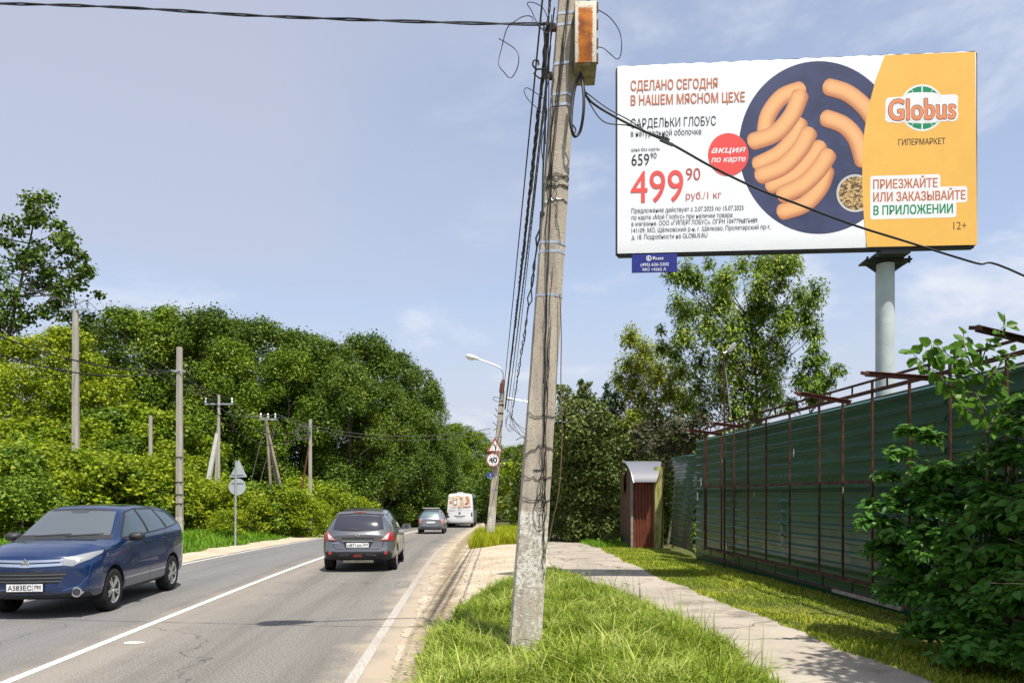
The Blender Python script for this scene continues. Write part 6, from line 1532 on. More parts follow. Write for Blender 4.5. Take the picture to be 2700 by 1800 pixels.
def leaf_cloud(name, C, Nrm, size, rg, tmpl=LEAF4, axis=None):
    n = len(C); Nrm = Nrm / np.maximum(np.linalg.norm(Nrm, axis=1, keepdims=True), 1e-6)
    a = rg.normal(size=(n, 3)) if axis is None else axis + 0.25 * rg.normal(size=(n, 3))
    a -= Nrm * (a * Nrm).sum(1, keepdims=True); a /= np.maximum(np.linalg.norm(a, axis=1, keepdims=True), 1e-6)
    b = np.cross(Nrm, a); k = len(tmpl)
    V = C[:, None] + size[:, None, None] * (tmpl[None, :, 0:1] * a[:, None] + tmpl[None, :, 1:2] * b[:, None] + tmpl[None, :, 2:3] * Nrm[:, None])
    return mesh_np(name, V.reshape(-1, 3), np.arange(n * k).reshape(n, k), False)
def sph(rg, n):
    d = rg.normal(size=(n, 3)); return d / np.linalg.norm(d, axis=1, keepdims=True)
def clump_leaves(rg, lobes, per, size, up=0.5, shell=(0.5, 1.1), jitter=0.5):
    C, N_ = [], []
    for (c, r) in lobes:
        n = int(per * np.mean(r) ** 1.6) + 12
        d = sph(rg, n); d[:, 2] = np.where(d[:, 2] < -0.7, -d[:, 2], d[:, 2])
        rad = rg.uniform(shell[0], shell[1], n); far = rg.uniform(0, 1, n) > 0.90; rad = np.where(far, rg.uniform(1.0, 1.42, n), rad)[:, None]
        C.append(np.array(c) + d * np.array(r) * rad); N_.append(d * 0.65 + np.array([0, 0, up]) + jitter * rg.normal(size=(n, 3)))
    C, N_ = np.vstack(C), np.vstack(N_)
    return C, N_, size * rg.uniform(0.6, 1.35, len(C))
def crown_lobes(rg, H, R, base, n, r0, r1, top=1.0, squash=0.75, pw=0.8):
    """lobes scattered over an egg-shaped crown from base to H"""
    L = []
    for k in range(n):
        t = rg.uniform(0, 1) ** pw
        z = base + (H - base) * t
        prof = math.sin(math.pi * min(1, (0.12 + 0.86 * t))) ** 0.6
        a = rg.uniform(0, 2 * math.pi); q = math.sqrt(rg.uniform(0.25, 1.0)); rr = R * prof * q
        r = rg.uniform(r0, r1) * (0.75 + 0.25 * prof)
        z = min(z, H - r * squash * 0.9)
        L.append(((rr * math.cos(a), rr * math.sin(a), z), (r, r, r * squash)))
    L.append(((0, 0, H - r1 * 0.5), (r1 * 0.7, r1 * 0.7, r1 * 0.6)))
    return L
def trunk_mesh(rg, H, r, lobes, top=0.75, sub=0.5, nl=14, twig=0.05):
    mb = MB(); pts = []; x = y = 0.0
    for k in range(8):
        t = k / 7; pts.append(Vector((x, y, H * top * t))); x += rg.normal() * 0.012 * H; y += rg.normal() * 0.012 * H
    mb.tube(pts, [r * (1 - 0.75 * k / 7) for k in range(8)], 8)
    ls = list(lobes); rg.shuffle(ls)
    for c, rad in ls[:nl]:
        c = Vector(c); zt = max(0.12 * H, min(H * top * 0.96, c.z - rg.uniform(0.12, 0.3) * H)); f = zt / (H * top) * 7; i = int(min(6, f))
        a = pts[i].lerp(pts[i + 1], f - i); m_ = a.lerp(c, 0.5) + Vector((0, 0, -0.03 * H))
        rr = r * (1 - 0.75 * f / 7) * 0.5
        mb.tube(crspline([a, m_, c], 4), list(np.linspace(rr, twig * 0.4, 9)), 5, cap=False)
    return mb.mesh('trunk', 60)
def make_tree(seed, H, R, base, nlobe, r0, r1, per, leaf, size, squash=0.75, tr=0.2, tmpl=LEAF4, pw=0.8, nl=12, jitter=0.5, lobes=None):
    rg = np.random.default_rng(seed)
    lobes = lobes or crown_lobes(rg, H, R, base, nlobe, r0, r1, squash=squash, pw=pw)
    C, N_, S = clump_leaves(rg, lobes, per, size, jitter=jitter)
    return trunk_mesh(rg, H, tr, lobes, nl=nl), leaf_cloud('crown', C, N_, S, rg, tmpl)
def plant(name, meshes, mats, x, y, rot, s, label, cat, group=None, sz=None, dz=-0.15):
    o = thing(name, label, cat, (x, y, g1(x, y) + dz), rot, group)
    o.scale = (s, s, sz or s)
    for nm, me, mt in zip(('trunk', 'crown'), meshes, mats):
        c = obj(nm, me, None, o)
        if len(me.materials) == 0: me.materials.append(mt)
        elif me.materials[0] != mt:
            c.material_slots[0].link = 'OBJECT'; c.material_slots[0].material = mt
    return o
rgp = random.Random(77)
def by(px):
    """the pole or sign a plant of the far side stands by"""
    for lim, w in ((285, 'by the crossarm pole'), (435, 'by the short sunken pole'), (525, 'by the bare whitewashed-foot pole'), (600, 'by the strutted pole'), (665, 'by the turned road signs'), (765, 'by the three-legged pole'), (880, 'by the rusty-braced coil pole')):
        if px < lim: return w
    return 'towards the bend past the coil pole'
# big maples of the wood: unit height 16 m
maples = [make_tree(100 + k, 16.0, 4.0, 0.9, 72, 0.75, 1.5, 400, 'm', 0.185, squash=0.95, tr=0.2, pw=0.85, nl=10) for k in range(4)]
def put_px(px, py_top, Y, meshes, mat, H, name, label, cat, group=None, wide=1.0, dz=-0.15):
    x = (px - CX) / F_PX * Y; z0 = g1(x, Y) + dz
    s = (P(px, py_top, Y).z - z0) / H
    return plant(name, meshes, (BARK, mat), x, Y, rgp.uniform(0, 6.28), s * wide, label, cat, group, sz=s, dz=dz)
GW = 'maples of the wood beyond the road'
LW = lambda px, py: ('towering dense' if py < 862 else 'dense lower') + ' dark maple of the wood ' + by(px)
k = 0
for px, py, Y, mt in ((250, 860, 60, L_DARK), (338, 822, 55, L_MID), (446, 814, 57, L_MID), (548, 822, 56, L_DARK), (500, 870, 66, L_DARK), (620, 850, 66, L_DARK), (612, 905, 54, L_MID), (705, 850, 58, L_DARK), (800, 880, 60, L_DARK), (760, 930, 54, L_MID), (872, 905, 57, L_DARK), (962, 888, 60, L_DARK),
                      (920, 960, 54, L_DARK), (1030, 930, 62, L_DARK), (1095, 968, 65, L_DARK), (1010, 1010, 58, L_DARK), (1080, 1060, 62, L_DARK), (1140, 1045, 68, L_DARK)):
    put_px(px, py, Y, maples[k % 4], mt, 16.0, 'maple_tree', LW(px, py), 'tree', GW, wide=(1.0 if Y < 64 else 0.9)); k += 1
for px, py, Y in ((1205, 1118, 84), (1250, 1140, 88), (1180, 1150, 80), (1300, 1172, 90), (1352, 1178, 86), (1410, 1165, 82), (1465, 1150, 88), (1530, 1120, 90)):
    put_px(px, py, Y, maples[k % 4], L_MID, 16.0, 'maple_tree', 'far green tree closing the view where the road bends', 'tree', 'far trees at the bend', wide=1.35); k += 1
# the wood and its verge go on past the crossarm pole
for q_, (px, py, Y) in enumerate(((-120, 850, 60), (-260, 840, 58), (-420, 835, 60), (-590, 850, 57), (-760, 840, 60), (-940, 850, 56))):
    put_px(px, py, Y, maples[q_ % 4], L_DARK, 16.0, 'maple_tree', 'dark maple of the wood well past the crossarm pole, away from the bend', 'tree', GW)
# understory
shrubs = [make_tree(200 + k, 3.2, 1.75, 0.1, 26, 0.40, 0.80, 560, 's', 0.135, tr=0.05, pw=0.9, nl=8, squash=0.85) for k in range(3)]
for px, py, Y in ((560, 1180, 58), (640, 1200, 57), (720, 1215, 58), (770, 1240, 60), (840, 1255, 58), (900, 1250, 61), (960, 1245, 60), (1010, 1235, 62), (1060, 1225, 64), (1110, 1215, 68), (1160, 1230, 72), (1215, 1260, 76), (1130, 1290, 66), (1085, 1320, 66), (1040, 1330, 60), (960, 1330, 56), (1265, 1250, 80), (1320, 1240, 74)):
    put_px(px, py, Y, shrubs[k % 3], L_DARK, 3.2, 'undergrowth_shrub', 'dark undergrowth shrub at the foot of the wood ' + by(px), 'shrub', 'undergrowth at the foot of the wood', wide=1.1); k += 1
# yellow-green trees at left
yel = [make_tree(300 + k, 12.0, 3.0, 0.8, 40, 0.6, 1.2, 480, 'y', 0.16, squash=0.95, tr=0.16) for k in range(2)]
for px, py, Y in ((70, 895, 46), (185, 868, 48), (20, 960, 44), (255, 985, 49)):
    put_px(px, py, Y, yel[k % 2], L_YEL, 12.0, 'poplar_tree', 'yellow-green leafy tree below the sparse tall maple', 'tree', 'yellow-green trees at the edge of the wood'); k += 1
young = [make_tree(320 + k, 6.0, 1.7, 0.3, 30, 0.42, 0.80, 520, 'y', 0.15, tr=0.09, pw=0.85) for k in range(2)]
for px, py, Y in ((300, 1080, 45), (355, 1065, 46), (418, 1085, 44), (470, 1105, 45), (530, 1150, 46), (240, 1105, 42), (165, 1120, 42), (100, 1100, 41), (20, 1110, 40), (330, 1150, 40.5), (440, 1165, 41), (215, 1160, 38), (60, 1150, 36), (135, 1165, 35), (520, 1205, 41)):
    put_px(px, py, Y, young[k % 2], L_YEL if k % 3 else L_MID, 6.0, 'young_maple', ('yellowish' if k % 3 else 'bright green') + ' young maple ' + by(px), 'tree', 'young maples behind the roadside shrubs', wide=1.2); k += 1
# front row of shrubs
for px, py, Y in ((-40, 1215, 28), (25, 1180, 29), (92, 1165, 30.5), (165, 1245, 30), (235, 1190, 31.5), (300, 1230, 32.5), (350, 1205, 34.5), (395, 1250, 34), (440, 1240, 36), (60, 1260, 26.5), (505, 1262, 38.8), (560, 1270, 38.8), (600, 1275, 38.5), (660, 1272, 40), (540, 1300, 36.5), (600, 1345, 33.8), (655, 1305, 38), (715, 1278, 40), (765, 1290, 40.5), (815, 1318, 40.5), (790, 1262, 45), (838, 1268, 46), (865, 1288, 45), (905, 1300, 48), (930, 1310, 50), (705, 1318, 39.5), (770, 1318, 42), (480, 1330, 37)):
    big = Y < 40
    put_px(px, py, Y, shrubs[k % 3], L_YEL if k % 4 else L_MID, 3.2, 'roadside_shrub', ('bushy yellow-green' if k % 4 else 'bushy mid-green') + (' low' if py > 1295 else '') + ' shrub on the far verge ' + by(px), 'shrub', 'shrubs along the far verge', wide=1.15); k += 1
for q_, (px, py, Y) in enumerate(((-130, 1150, 33), (-230, 1140, 32), (-330, 1160, 31), (-440, 1150, 32), (-560, 1150, 31), (-690, 1150, 32))):
    put_px(px, py, Y, shrubs[q_ % 3], L_YEL, 3.2, 'roadside_shrub', 'big yellow-green shrub on the verge past the crossarm pole, away from the bend', 'shrub', 'shrubs along the far verge', wide=1.25)
# the sparse tall maple at far left
rg = np.random.default_rng(41); Yt = 51.0
def lob(px, py, r, dy=0.0): p = P(px, py, Yt); return ((p.x, dy, p.z), (r * Yt / F_PX, r * Yt / F_PX, r * Yt / F_PX * 0.7))
xt = P(-10, 0, Yt).x; zt0 = g1(xt, Yt) - 0.1
pts = [(45, 525, 22), (100, 515, 28), (118, 545, 26), (85, 560, 30), (55, 570, 22), (100, 590, 34), (20, 590, 24), (10, 640, 26), (60, 620, 22), (150, 592, 20), (158, 620, 30), (150, 650, 32), (170, 640, 22), (110, 660, 30), (60, 680, 32), (20, 690, 28), (95, 700, 28), (130, 700, 26), (165, 690, 24), (215, 665, 22), (235, 690, 18), (222, 712, 24), (195, 720, 26), (250, 722, 14), (170, 740, 26), (140, 735, 28), (100, 745, 30), (60, 740, 26), (15, 740, 30), (205, 765, 24), (235, 766, 14), (180, 790, 26), (145, 785, 24), (110, 795, 30), (70, 790, 26), (30, 800, 34), (125, 830, 30), (165, 835, 26), (205, 830, 22), (80, 850, 30), (20, 850, 40), (-40, 600, 40), (-60, 680, 45), (-50, 780, 50), (-30, 860, 50), (215, 860, 22), (150, 875, 26)]
lbs = [(( c[0] - xt, rg.uniform(-1.6, 1.6), c[2] - zt0), r) for c, r in [lob(*p) for p in pts]]
lbs = [(c, tuple(1.16 * q for q in r)) for c, r in lbs]
C, N_, S = clump_leaves(rg, lbs, 250, 0.22, jitter=0.55, shell=(0.2, 1.1))
tall = thing('tall_maple', 'sparse tall maple with visible branches rising above the other trees', 'tree', (xt, Yt, zt0))
obj('crown', leaf_cloud('crown', C, N_, S, rg, LEAF5), L_DARK, tall)
mb = MB(); stem = crspline([(0, 0, 0), (0.3, 0, 7), (0.7, 0.1, 12.5), (1.8, 0, 17.3), (2.6, 0, 21.0)], 6); mb.tube(stem, list(np.linspace(0.22, 0.04, len(stem))), 8)
for c, r in lbs:
    c = Vector(c); i = min(range(len(stem)), key=lambda q: abs(stem[q].z - (c.z - 0.6 - 0.25 * abs(c.x - stem[q].x)))); a = stem[i]
    mb.tube(crspline([a, a.lerp(c, 0.5) + Vector((0, 0, -0.25)), c], 4), list(np.linspace(0.055, 0.012, 9)), 5, cap=False)
mb.build('trunk', BARK, tall, smooth=60)

# ------------------------------------------------------------------ right-hand side
def px_tree(name, label, cat, px0, Y, pts, mat, per, size, seed, tmpl=LEAF4, shell=(0.3, 1.1), squash=0.8, droop=None, depth=1.5, stemtop=None, jitter=0.5, tr=0.12, up=0.5, fat=1.25):
    rg = np.random.default_rng(seed); x0 = (px0 - CX) / F_PX * Y; z0 = g1(x0, Y) - 0.1
    k_ = Y / F_PX; lb = []
    for px, py, r in pts:
        p = P(px, py, Y); lb.append(((p.x - x0, rg.uniform(-depth, depth), p.z - z0), (r * k_, r * k_, r * k_ * squash)))
    if fat != 1.0: lb = [(c, tuple(fat * q for q in r)) for c, r in lb]
    C, N_, S = clump_leaves(rg, lb, per, size, jitter=jitter, shell=shell, up=up)
    ax = None
    if droop is not None:
        d = N_.copy(); d[:, 2] = -droop; ax = d; N_ = N_ * 0.6 + np.array([0, -0.2, 0.5])
    o = thing(name, label, cat, (x0, Y, z0))
    obj('crown', leaf_cloud('crown', C, N_, S, rg, tmpl, ax), mat, o)
    top = max(c[2] for c, r in lb); mb = MB()
    stem = crspline([(0, 0, 0), (0.05 * top, 0.1, top * 0.35), (0.02 * top, 0, top * (stemtop or 0.8))], 6); mb.tube(stem, list(np.linspace(tr, tr * 0.2, len(stem))), 8)
    for c, r in lb:
        c = Vector(c); i = min(range(len(stem)), key=lambda q: abs(stem[q].z - max(0.3, c.z - 0.5 - 0.75 * abs(c.x - stem[q].x)))); a = stem[i]
        mb.tube(crspline([a, a.lerp(c, 0.5) + Vector((0, 0, -0.12)), c], 4), list(np.linspace(tr * 0.30, 0.008, 9)), 5, cap=False)
    mb.build('trunk', BARK, o, smooth=60)
    return o
ash = [(1790, 700, 20), (1800, 735, 24), (1780, 755, 20), (1815, 760, 22), (1838, 715, 12), (1830, 770, 18), (1800, 790, 24), (1820, 815, 26), (1800, 840, 24), (1870, 700, 14), (1905, 735, 24), (1930, 715, 18), (1895, 765, 26), (1925, 760, 26), (1900, 800, 28), (1870, 790, 22), (1880, 830, 28), (1860, 860, 30),
       (1985, 680, 26), (2010, 700, 28), (2040, 690, 24), (2065, 680, 22), (2070, 715, 22), (2045, 740, 26), (2015, 740, 28), (2000, 775, 28), (1970, 790, 26), (2030, 780, 26), (2005, 815, 28), (1975, 830, 28), (2040, 815, 20), (2000, 850, 28), (1960, 860, 28),
       (2120, 775, 22), (2145, 780, 14), (2110, 805, 26), (2085, 830, 26), (2130, 810, 18), (2060, 850, 26), (2095, 860, 26), (2120, 850, 20), (2140, 870, 14), (1830, 880, 28), (1790, 895, 26), (1762, 900, 16), (1745, 872, 12), (1800, 925, 26), (1850, 910, 30), (1900, 890, 28), (1930, 920, 30), (1890, 940, 30), (1980, 900, 28), (2030, 890, 28), (2070, 900, 26), (2110, 905, 22),
       (1850, 960, 30), (1820, 970, 26), (1930, 970, 32), (1980, 950, 30), (2030, 945, 30), (2080, 945, 26), (1880, 1000, 32), (1950, 1010, 34), (2010, 1000, 32), (2060, 1000, 28), (1840, 1030, 34), (1900, 1050, 36), (1970, 1060, 36), (2040, 1050, 32), (2090, 1040, 20), (1860, 1090, 36), (1930, 1100, 36), (2000, 1095, 30)]
px_tree('ash_leaved_maple', 'tall open ash-leaved maple with drooping leaflets behind the green fence', 'tree', 1965, 29, ash, L_ASH, 1650, 0.165, 51, LEAF4N, (0.1, 1.2), 1.25, droop=0.9, depth=1.6, stemtop=0.78, tr=0.11, fat=1.18)
dk = [(2150, 920, 16), (2165, 950, 20), (2135, 960, 22), (2185, 990, 18), (2160, 990, 22), (2130, 1000, 24), (2180, 1015, 16), (2110, 1030, 24), (2150, 1030, 22), (2175, 1045, 14), (2100, 1070, 22), (2140, 1060, 18)]
px_tree('dark_maple', 'darker green sapling at the right edge of the open ash-leaved maple', 'tree', 2120, 26, dk, L_MID, 1700, 0.17, 52, LEAF4N, (0.15, 1.15), 0.95, droop=1.0, depth=0.7, tr=0.06)
yl = [(1650, 910, 22), (1670, 895, 20), (1690, 930, 24), (1720, 925, 22), (1740, 940, 18), (1660, 960, 26), (1700, 965, 30), (1740, 970, 26), (1645, 990, 22), (1680, 1005, 32), (1730, 1010, 32), (1775, 1000, 24), (1660, 1040, 24), (1700, 1050, 34), (1750, 1050, 34), (1795, 1040, 26), (1690, 1090, 34), (1740, 1095, 34), (1790, 1085, 30), (1820, 1070, 26), (1700, 1130, 36), (1760, 1140, 34), (1650, 1120, 22), (1640, 1020, 12)]
px_tree('yellowish_maple', 'yellowish drooping maple standing behind the porch', 'tree', 1715, 33, yl, L_ASHY, 1500, 0.165, 53, LEAF4N, (0.15, 1.15), 1.05, droop=0.8, depth=1.5, tr=0.10, fat=1.32)
pn = [(1597, 1022, 7), (1602, 1040, 10), (1620, 1045, 8), (1625, 1060, 12), (1605, 1065, 14), (1590, 1060, 10), (1615, 1085, 16), (1635, 1080, 12), (1595, 1095, 18), (1625, 1110, 20), (1600, 1130, 22), (1640, 1125, 18), (1610, 1160, 26), (1640, 1165, 22)]
px_tree('pine_tree', 'small dark pine top between the hedge and yellowish maple', 'tree', 1612, 34, pn, L_PINE, 1600, 0.16, 54, LEAF4N, (0.1, 1.1), 1.2, depth=0.6, tr=0.08, up=0.9)
pm = [(1700, 1145, 30), (1740, 1125, 28), (1775, 1140, 32), (1810, 1150, 30), (1720, 1175, 32), (1765, 1180, 32), (1810, 1185, 28), (1690, 1190, 26), (1830, 1120, 22), (1840, 1160, 18)]
px_tree('plum_bush', 'dull purplish bush rising behind the porch canopy', 'shrub', 1760, 28.5, pm, L_PLUM, 1300, 0.12, 55, LEAF4, (0.4, 1.1), 0.85, depth=1.0, tr=0.06)
hd = [(1478, 1020, 8), (1482, 1050, 16), (1510, 1060, 16), (1535, 1005, 7), (1540, 1030, 12), (1550, 1020, 6), (1528, 1060, 18), (1555, 1062, 14), (1495, 1090, 24), (1535, 1095, 26), (1570, 1100, 22), (1600, 1130, 26), (1480, 1130, 24), (1520, 1140, 30), (1560, 1145, 30), (1600, 1170, 30), (1485, 1180, 28), (1530, 1190, 34), (1575, 1200, 32), (1615, 1215, 28), (1640, 1180, 22), (1490, 1230, 30), (1540, 1245, 36), (1590, 1255, 34), (1625, 1265, 24), (1500, 1285, 32), (1550, 1300, 36), (1600, 1310, 34), (1510, 1335, 30), (1560, 1350, 36), (1610, 1360, 30), (1530, 1385, 28), (1580, 1395, 30), (1620, 1400, 22)]
px_tree('hedge_tree', 'large dark hedge tree reaching the ground beside the porch', 'tree', 1560, 29.5, hd, L_HEDGE, 1500, 0.12, 56, LEAF4, (0.4, 1.12), 0.9, depth=1.1, tr=0.08, fat=1.5)
h2 = [(1385, 1190, 18), (1410, 1185, 20), (1440, 1195, 20), (1380, 1230, 24), (1420, 1235, 28), (1455, 1230, 22), (1375, 1275, 26), (1410, 1285, 30), (1450, 1285, 26), (1370, 1325, 26), (1410, 1335, 28), (1450, 1340, 26), (1480, 1300, 22), (1475, 1360, 22), (1340, 1240, 20), (1345, 1290, 22), (1335, 1335, 22), (1365, 1365, 20), (1430, 1370, 20)]
px_tree('yellow_green_bush', 'tall yellow-green bush behind the pole with the road signs', 'shrub', 1410, 44, h2, L_YEL, 700, 0.17, 57, LEAF4, (0.4, 1.1), 0.9, depth=1.4, tr=0.07)
# garden shrubs behind the porch and fence
for k2, (px, py, Y) in enumerate(((1470, 1150, 40), (1530, 1130, 42), (1600, 1120, 41), (1660, 1130, 43), (1720, 1150, 40), (1780, 1160, 38), (1840, 1165, 36), (1900, 1150, 38), (1980, 1130, 36), (1640, 1240, 33), (1740, 1230, 32), (1800, 1240, 31))):
    put_px(px, py, Y, shrubs[k2 % 3], L_MID if k2 % 2 else L_HEDGE, 3.2, 'garden_shrub', 'green garden shrub behind the porch and corrugated fence', 'shrub', 'garden shrubs behind the fence', wide=1.0)
# low plants where the hedge meets the grass
for k2, (px, py, Y) in enumerate(((1480, 1365, 31), (1515, 1375, 30), (1625, 1405, 27.2))):
    put_px(px, py, Y, shrubs[k2 % 3], L_HEDGE, 3.2, 'low_shrub', 'low dark shrub growing at the foot of the hedge', 'shrub', 'low shrubs at the foot of the hedge', wide=1.6)

# ------------------------------------------------------------------ leafy bush in the right foreground
LEAFB = np.array([(0, 0, 0), (0.22, -0.26, 0.05), (0.55, -0.25, 0.03), (1.0, 0, -0.10), (0.55, 0.25, 0.03), (0.22, 0.26, 0.05), (0.5, 0, -0.03)])
LEAFB_F = [(0, 1, 6), (1, 2, 6), (2, 3, 6), (3, 4, 6), (4, 5, 6), (5, 0, 6)]
leaf_one = bpy.data.meshes.new('leaf'); leaf_one.from_pydata([tuple(p) for p in LEAFB], [], LEAFB_F); leaf_one.update(); leaf_one.materials.append(L_BUSH)
L_SAP = leaf_mat('leaf_linden', (0.05, 0.13, 0.012), (0.085, 0.20, 0.018), (0.16, 0.29, 0.03), 0.45, 0.38, 0.8)
LEAFR = np.array([(0, 0, 0), (0.12, -0.34, 0.05), (0.50, -0.42, 0.03), (0.88, -0.16, -0.04), (1.0, 0, -0.08), (0.88, 0.16, -0.04), (0.50, 0.42, 0.03), (0.12, 0.34, 0.05), (0.5, 0, -0.03)])
leaf_rnd = bpy.data.meshes.new('leaf'); leaf_rnd.from_pydata([tuple(p) for p in LEAFR], [], [(i, (i + 1) % 8, 8) for i in range(8)]); leaf_rnd.update(); leaf_rnd.materials.append(L_SAP)
def leaf_objs(parent, me, C, A, N_, S):
    for c, a, n_, s in zip(C, A, N_, S):
        a = Vector(a).normalized(); n_ = Vector(n_); n_ = (n_ - a * n_.dot(a)).normalized(); b = n_.cross(a)
        M_ = Matrix((a * s, b * s, n_ * s)).transposed().to_4x4(); M_.translation = Vector(c)
        o = bpy.data.objects.new('leaf', me); COL.objects.link(o); o.parent = parent; o.matrix_local = M_
def leafy_bush(name, label, x0, y0, lobes, nleaf, size, seed, mat, singles, tmpl=LEAFB, tf=LEAFB_F, me_single=leaf_one, outside=None):
    rg = np.random.default_rng(seed); z0 = g1(x0, y0) - 0.05
    o = thing(name, label, 'shrub', (x0, y0, z0))
    mb = MB(); C = []; A = []; N_ = []
    vol = np.array([r[0] * r[1] for c, r in lobes]); cnt = np.maximum(6, (nleaf * vol / vol.sum())).astype(int)
    for (c, r), n in zip(lobes, cnt):
        c = np.array(c) - [x0, y0, z0]
        # shoots fan out of each lobe's heart, leaves alternate along them
        nsh = max(3, n // 9)
        d = sph(rg, nsh); d[:, 2] = np.abs(d[:, 2]) * 0.9 - 0.25; d[:, 1] -= 0.25
        for k in range(nsh):
            dd = d[k] / np.linalg.norm(d[k]); st = c - dd * np.array(r) * 0.2; en = c + dd * np.array(r) * rg.uniform(0.75, 1.15) + np.array([0, 0, -0.04])
            if rg.uniform() < 0.35: mb.tube([st, 0.5 * (st + en) + [0, 0, 0.03], en], [0.006, 0.004, 0.002], 4, cap=False)
            for q in range(9):
                t = (q + 1) / 9; p = st + (en - st) * t + rg.normal(size=3) * 0.015
                side = np.cross(dd, [0, 0, 1]); side /= max(1e-6, np.linalg.norm(side)); sg_ = 1 if q % 2 else -1
                a = dd * 0.5 + side * sg_ * 0.8 + np.array([0, -0.1, -0.45]) + rg.normal(size=3) * 0.25
                nn = np.array([0.1, -0.25, 0.95]) + rg.normal(size=3) * 0.35 + dd * 0.25
                C.append(p); A.append(a); N_.append(nn)
    C, A, N_ = np.array(C), np.array(A), np.array(N_); S = size * rg.uniform(0.45, 1.4, len(C))
    if outside: kk = (C[:, 0] + x0) > outside * (C[:, 1] + y0); C, A, N_, S = C[kk], A[kk], N_[kk], S[kk]
    # the leaves nearest the road side stand as leaves of their own, the rest form the mass
    key = C[:, 1] + 0.35 * C[:, 0] + rg.uniform(-0.15, 0.15, len(C)); vis = np.argsort(key)
    inview = [i for i in vis if (C[i, 0] + x0) / (C[i, 1] + y0) < 0.68 and C[i, 2] > 0.05]
    one = set(inview[:singles]); rest = np.array([i for i in range(len(C)) if i not in one])
    leaf_objs(o, me_single, C[list(one)], A[list(one)], N_[list(one)], S[list(one)])
    c, a, n_, s = C[rest], A[rest], N_[rest], S[rest]
    a = a / np.linalg.norm(a, axis=1, keepdims=True); n_ = n_ - a * (a * n_).sum(1, keepdims=True); n_ /= np.linalg.norm(n_, axis=1, keepdims=True); b = np.cross(n_, a)
    V = c[:, None] + s[:, None, None] * (tmpl[None, :, 0:1] * a[:, None] + tmpl[None, :, 1:2] * b[:, None] + tmpl[None, :, 2:3] * n_[:, None])
    k = len(tmpl); Ft = (np.arange(len(c))[:, None, None] * k + np.array(tf)[None]).reshape(-1, 3)
    tag(obj('foliage', mesh_np('foliage', V.reshape(-1, 3), Ft), mat, o), kind='stuff')
    for c_, r in lobes:
        c_ = np.array(c_) - [x0, y0, z0]
        root = np.array([rg.uniform(-0.3, 0.3), rg.uniform(-0.3, 0.3), 0.0]); mid = 0.5 * (root + c_) + [rg.uniform(-.1, .1), 0, 0.1]
        mb.tube(crspline([root, mid, c_], 4), list(np.linspace(0.018, 0.006, 9)), 5, cap=False)
    mb.build('stems', BARK, o)
    return o
def bl_(px, py, Y, r): p = P(px, py, Y); k_ = r * Y / F_PX; return ((p.x, p.y, p.z), (k_, k_, k_ * 0.85))
lobes = [bl_(*a) for a in ((2310, 1370, 8.6, 48), (2350, 1330, 8.6, 55), (2330, 1440, 8.6, 50), (2400, 1400, 8.4, 75), (2380, 1490, 8.4, 70), (2420, 1290, 8.5, 60), (2360, 1560, 8.4, 55), (2440, 1560, 8.1, 80), (2480, 1440, 8.0, 85), (2500, 1330, 8.2, 80), (2460, 1240, 8.3, 55), (2540, 1250, 8.1, 70), (2580, 1380, 7.7, 90), (2560, 1500, 7.6, 95), (2520, 1620, 7.6, 90),
                           (2440, 1650, 7.9, 65), (2640, 1300, 7.6, 90), (2660, 1440, 7.2, 100), (2640, 1580, 7.1, 100), (2600, 1690, 7.0, 90), (2530, 1710, 7.2, 65), (2690, 1200, 7.4, 80), (2620, 1190, 7.7, 60), (2700, 1700, 6.8, 95), (2380, 1190, 8.6, 34), (2400, 1130, 8.7, 28), (2440, 1150, 8.6, 34), (2340, 1250, 8.7, 32), (2290, 1320, 8.8, 24), (2700, 1120, 7.3, 60), (2760, 1350, 6.8, 120), (2760, 1550, 6.6, 120), (2660, 1110, 7.6, 45), (2640, 1360, 7.3, 90), (2690, 1520, 6.95, 90), (2470, 1330, 8.2, 70), (2690, 1050, 7.5, 40))]
leafy_bush('leafy_bush', 'dense leafy green bush crowding the end of the green fence', 5.0, 7.9, lobes, 21000, 0.100, 61, L_BUSH, 290)
lobes = [((4.5, 5.3, 1.2), (0.9, 0.8, 0.8)), ((4.6, 5.0, 2.2), (0.8, 0.8, 0.8)), ((4.9, 5.9, 2.7), (0.7, 0.7, 0.7)), ((4.7, 5.4, 3.4), (0.7, 0.7, 0.6)), ((4.4, 4.6, 3.0), (0.7, 0.7, 0.6)), ((5.2, 5.0, 3.9), (0.7, 0.7, 0.6)), ((4.6, 5.3, 4.7), (0.8, 0.7, 0.6)), ((5.0, 5.9, 5.0), (0.8, 0.7, 0.6)), ((4.5, 4.9, 5.3), (0.7, 0.7, 0.6)), ((5.2, 5.4, 5.6), (0.7, 0.7, 0.6)), ((5.4, 6.2, 4.4), (0.8, 0.7, 0.7))]
leafy_bush('leafy_bush', 'taller leafy bush beside the path whose shadow falls across the footpath', 4.7, 5.1, lobes, 5200, 0.125, 62, L_BUSH, 0, outside=0.72)
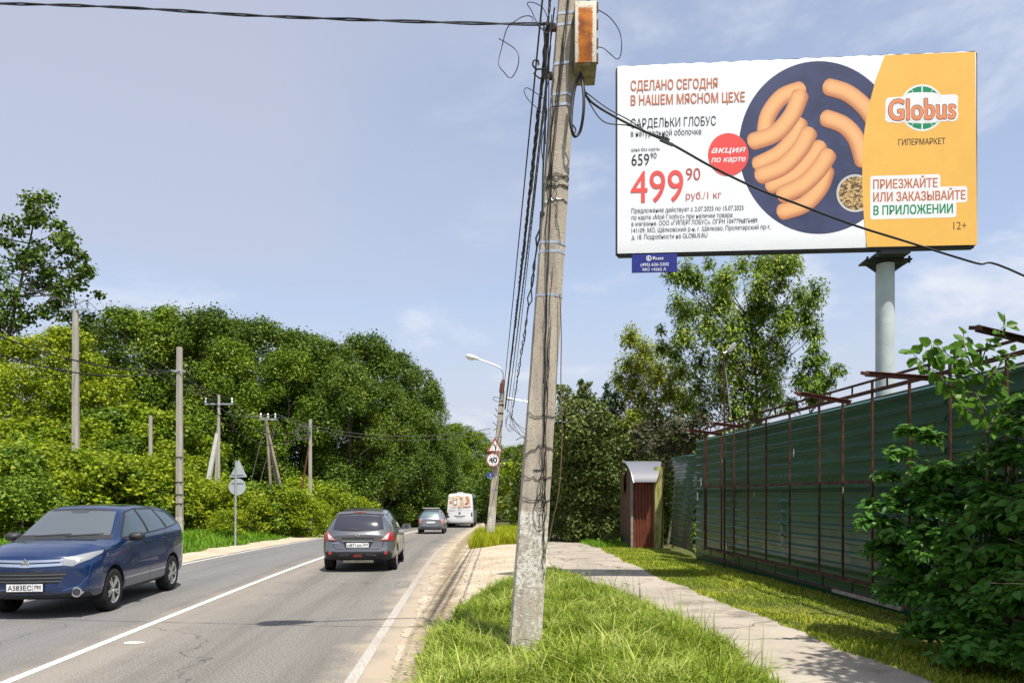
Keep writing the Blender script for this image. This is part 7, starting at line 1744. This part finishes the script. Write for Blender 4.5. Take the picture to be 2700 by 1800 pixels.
# linden sapling rising out of the bush
xs_, ys_ = P(2590, 1300, 7.6).x, 7.6
sap = thing('linden_sapling', 'young linden with large round bright leaves rising above the bush', 'tree', (xs_, ys_, g1(xs_, ys_) - 0.05))
rg = np.random.default_rng(63); so_ = Vector(sap.location); mb = MB()
st = [P(2600, 1400, 7.6) - so_, P(2605, 1200, 7.6) - so_, P(2595, 1080, 7.6) - so_, P(2588, 960, 7.6) - so_]
trunk = crspline([Vector((0.05, 0, 0))] + st, 6); mb.tube(trunk, list(np.linspace(0.022, 0.007, len(trunk))), 6)
C = []; A = []; N_ = []; S = []
for pts in (((2588, 960), (2600, 920), (2630, 880), (2650, 855)), ((2590, 985), (2540, 955), (2500, 935), (2470, 910)), ((2592, 1000), (2510, 990), (2450, 970), (2395, 920)), ((2590, 1010), (2640, 960), (2665, 930)), ((2595, 1060), (2540, 1030), (2490, 1015)), ((2595, 1050), (2630, 1020), (2640, 1000)), ((2560, 960), (2545, 920), (2540, 880)), ((2480, 925), (2460, 935), (2455, 900)), ((2600, 1110), (2560, 1085), (2530, 1060)), ((2480, 990), (2520, 1060), (2545, 1110)), ((2602, 1140), (2620, 1100), (2635, 1060)), ((2600, 1080), (2550, 1000), (2530, 960))):
    ln_ = crspline([P(px, py, 7.6 + rg.uniform(-0.25, 0.2)) - so_ for px, py in pts], 5); mb.tube(ln_, list(np.linspace(0.008, 0.003, len(ln_))), 5, cap=False)
    for q in range(1, len(ln_)):
        for e in range(2 if q % 2 else 1):
            p = ln_[q]; d = (ln_[q] - ln_[q - 1]).normalized(); sd = Vector((d.z, 0, -d.x)) * (1 if (q + e) % 2 else -1)
            a = d * 0.4 + sd * 0.7 + Vector((0, rg.uniform(-0.6, 0.1), -0.35)) + Vector(rg.normal(size=3)) * 0.25
            C.append(p + a.normalized() * 0.02); A.append(a); N_.append(Vector((0.2, -0.75, 0.55)) + Vector(rg.normal(size=3)) * 0.3); S.append(rg.uniform(0.07, 0.135))
leaf_objs(sap, leaf_rnd, C, A, N_, S)
mb.build('stems', BARK, sap)
bpy.context.view_layer.update()
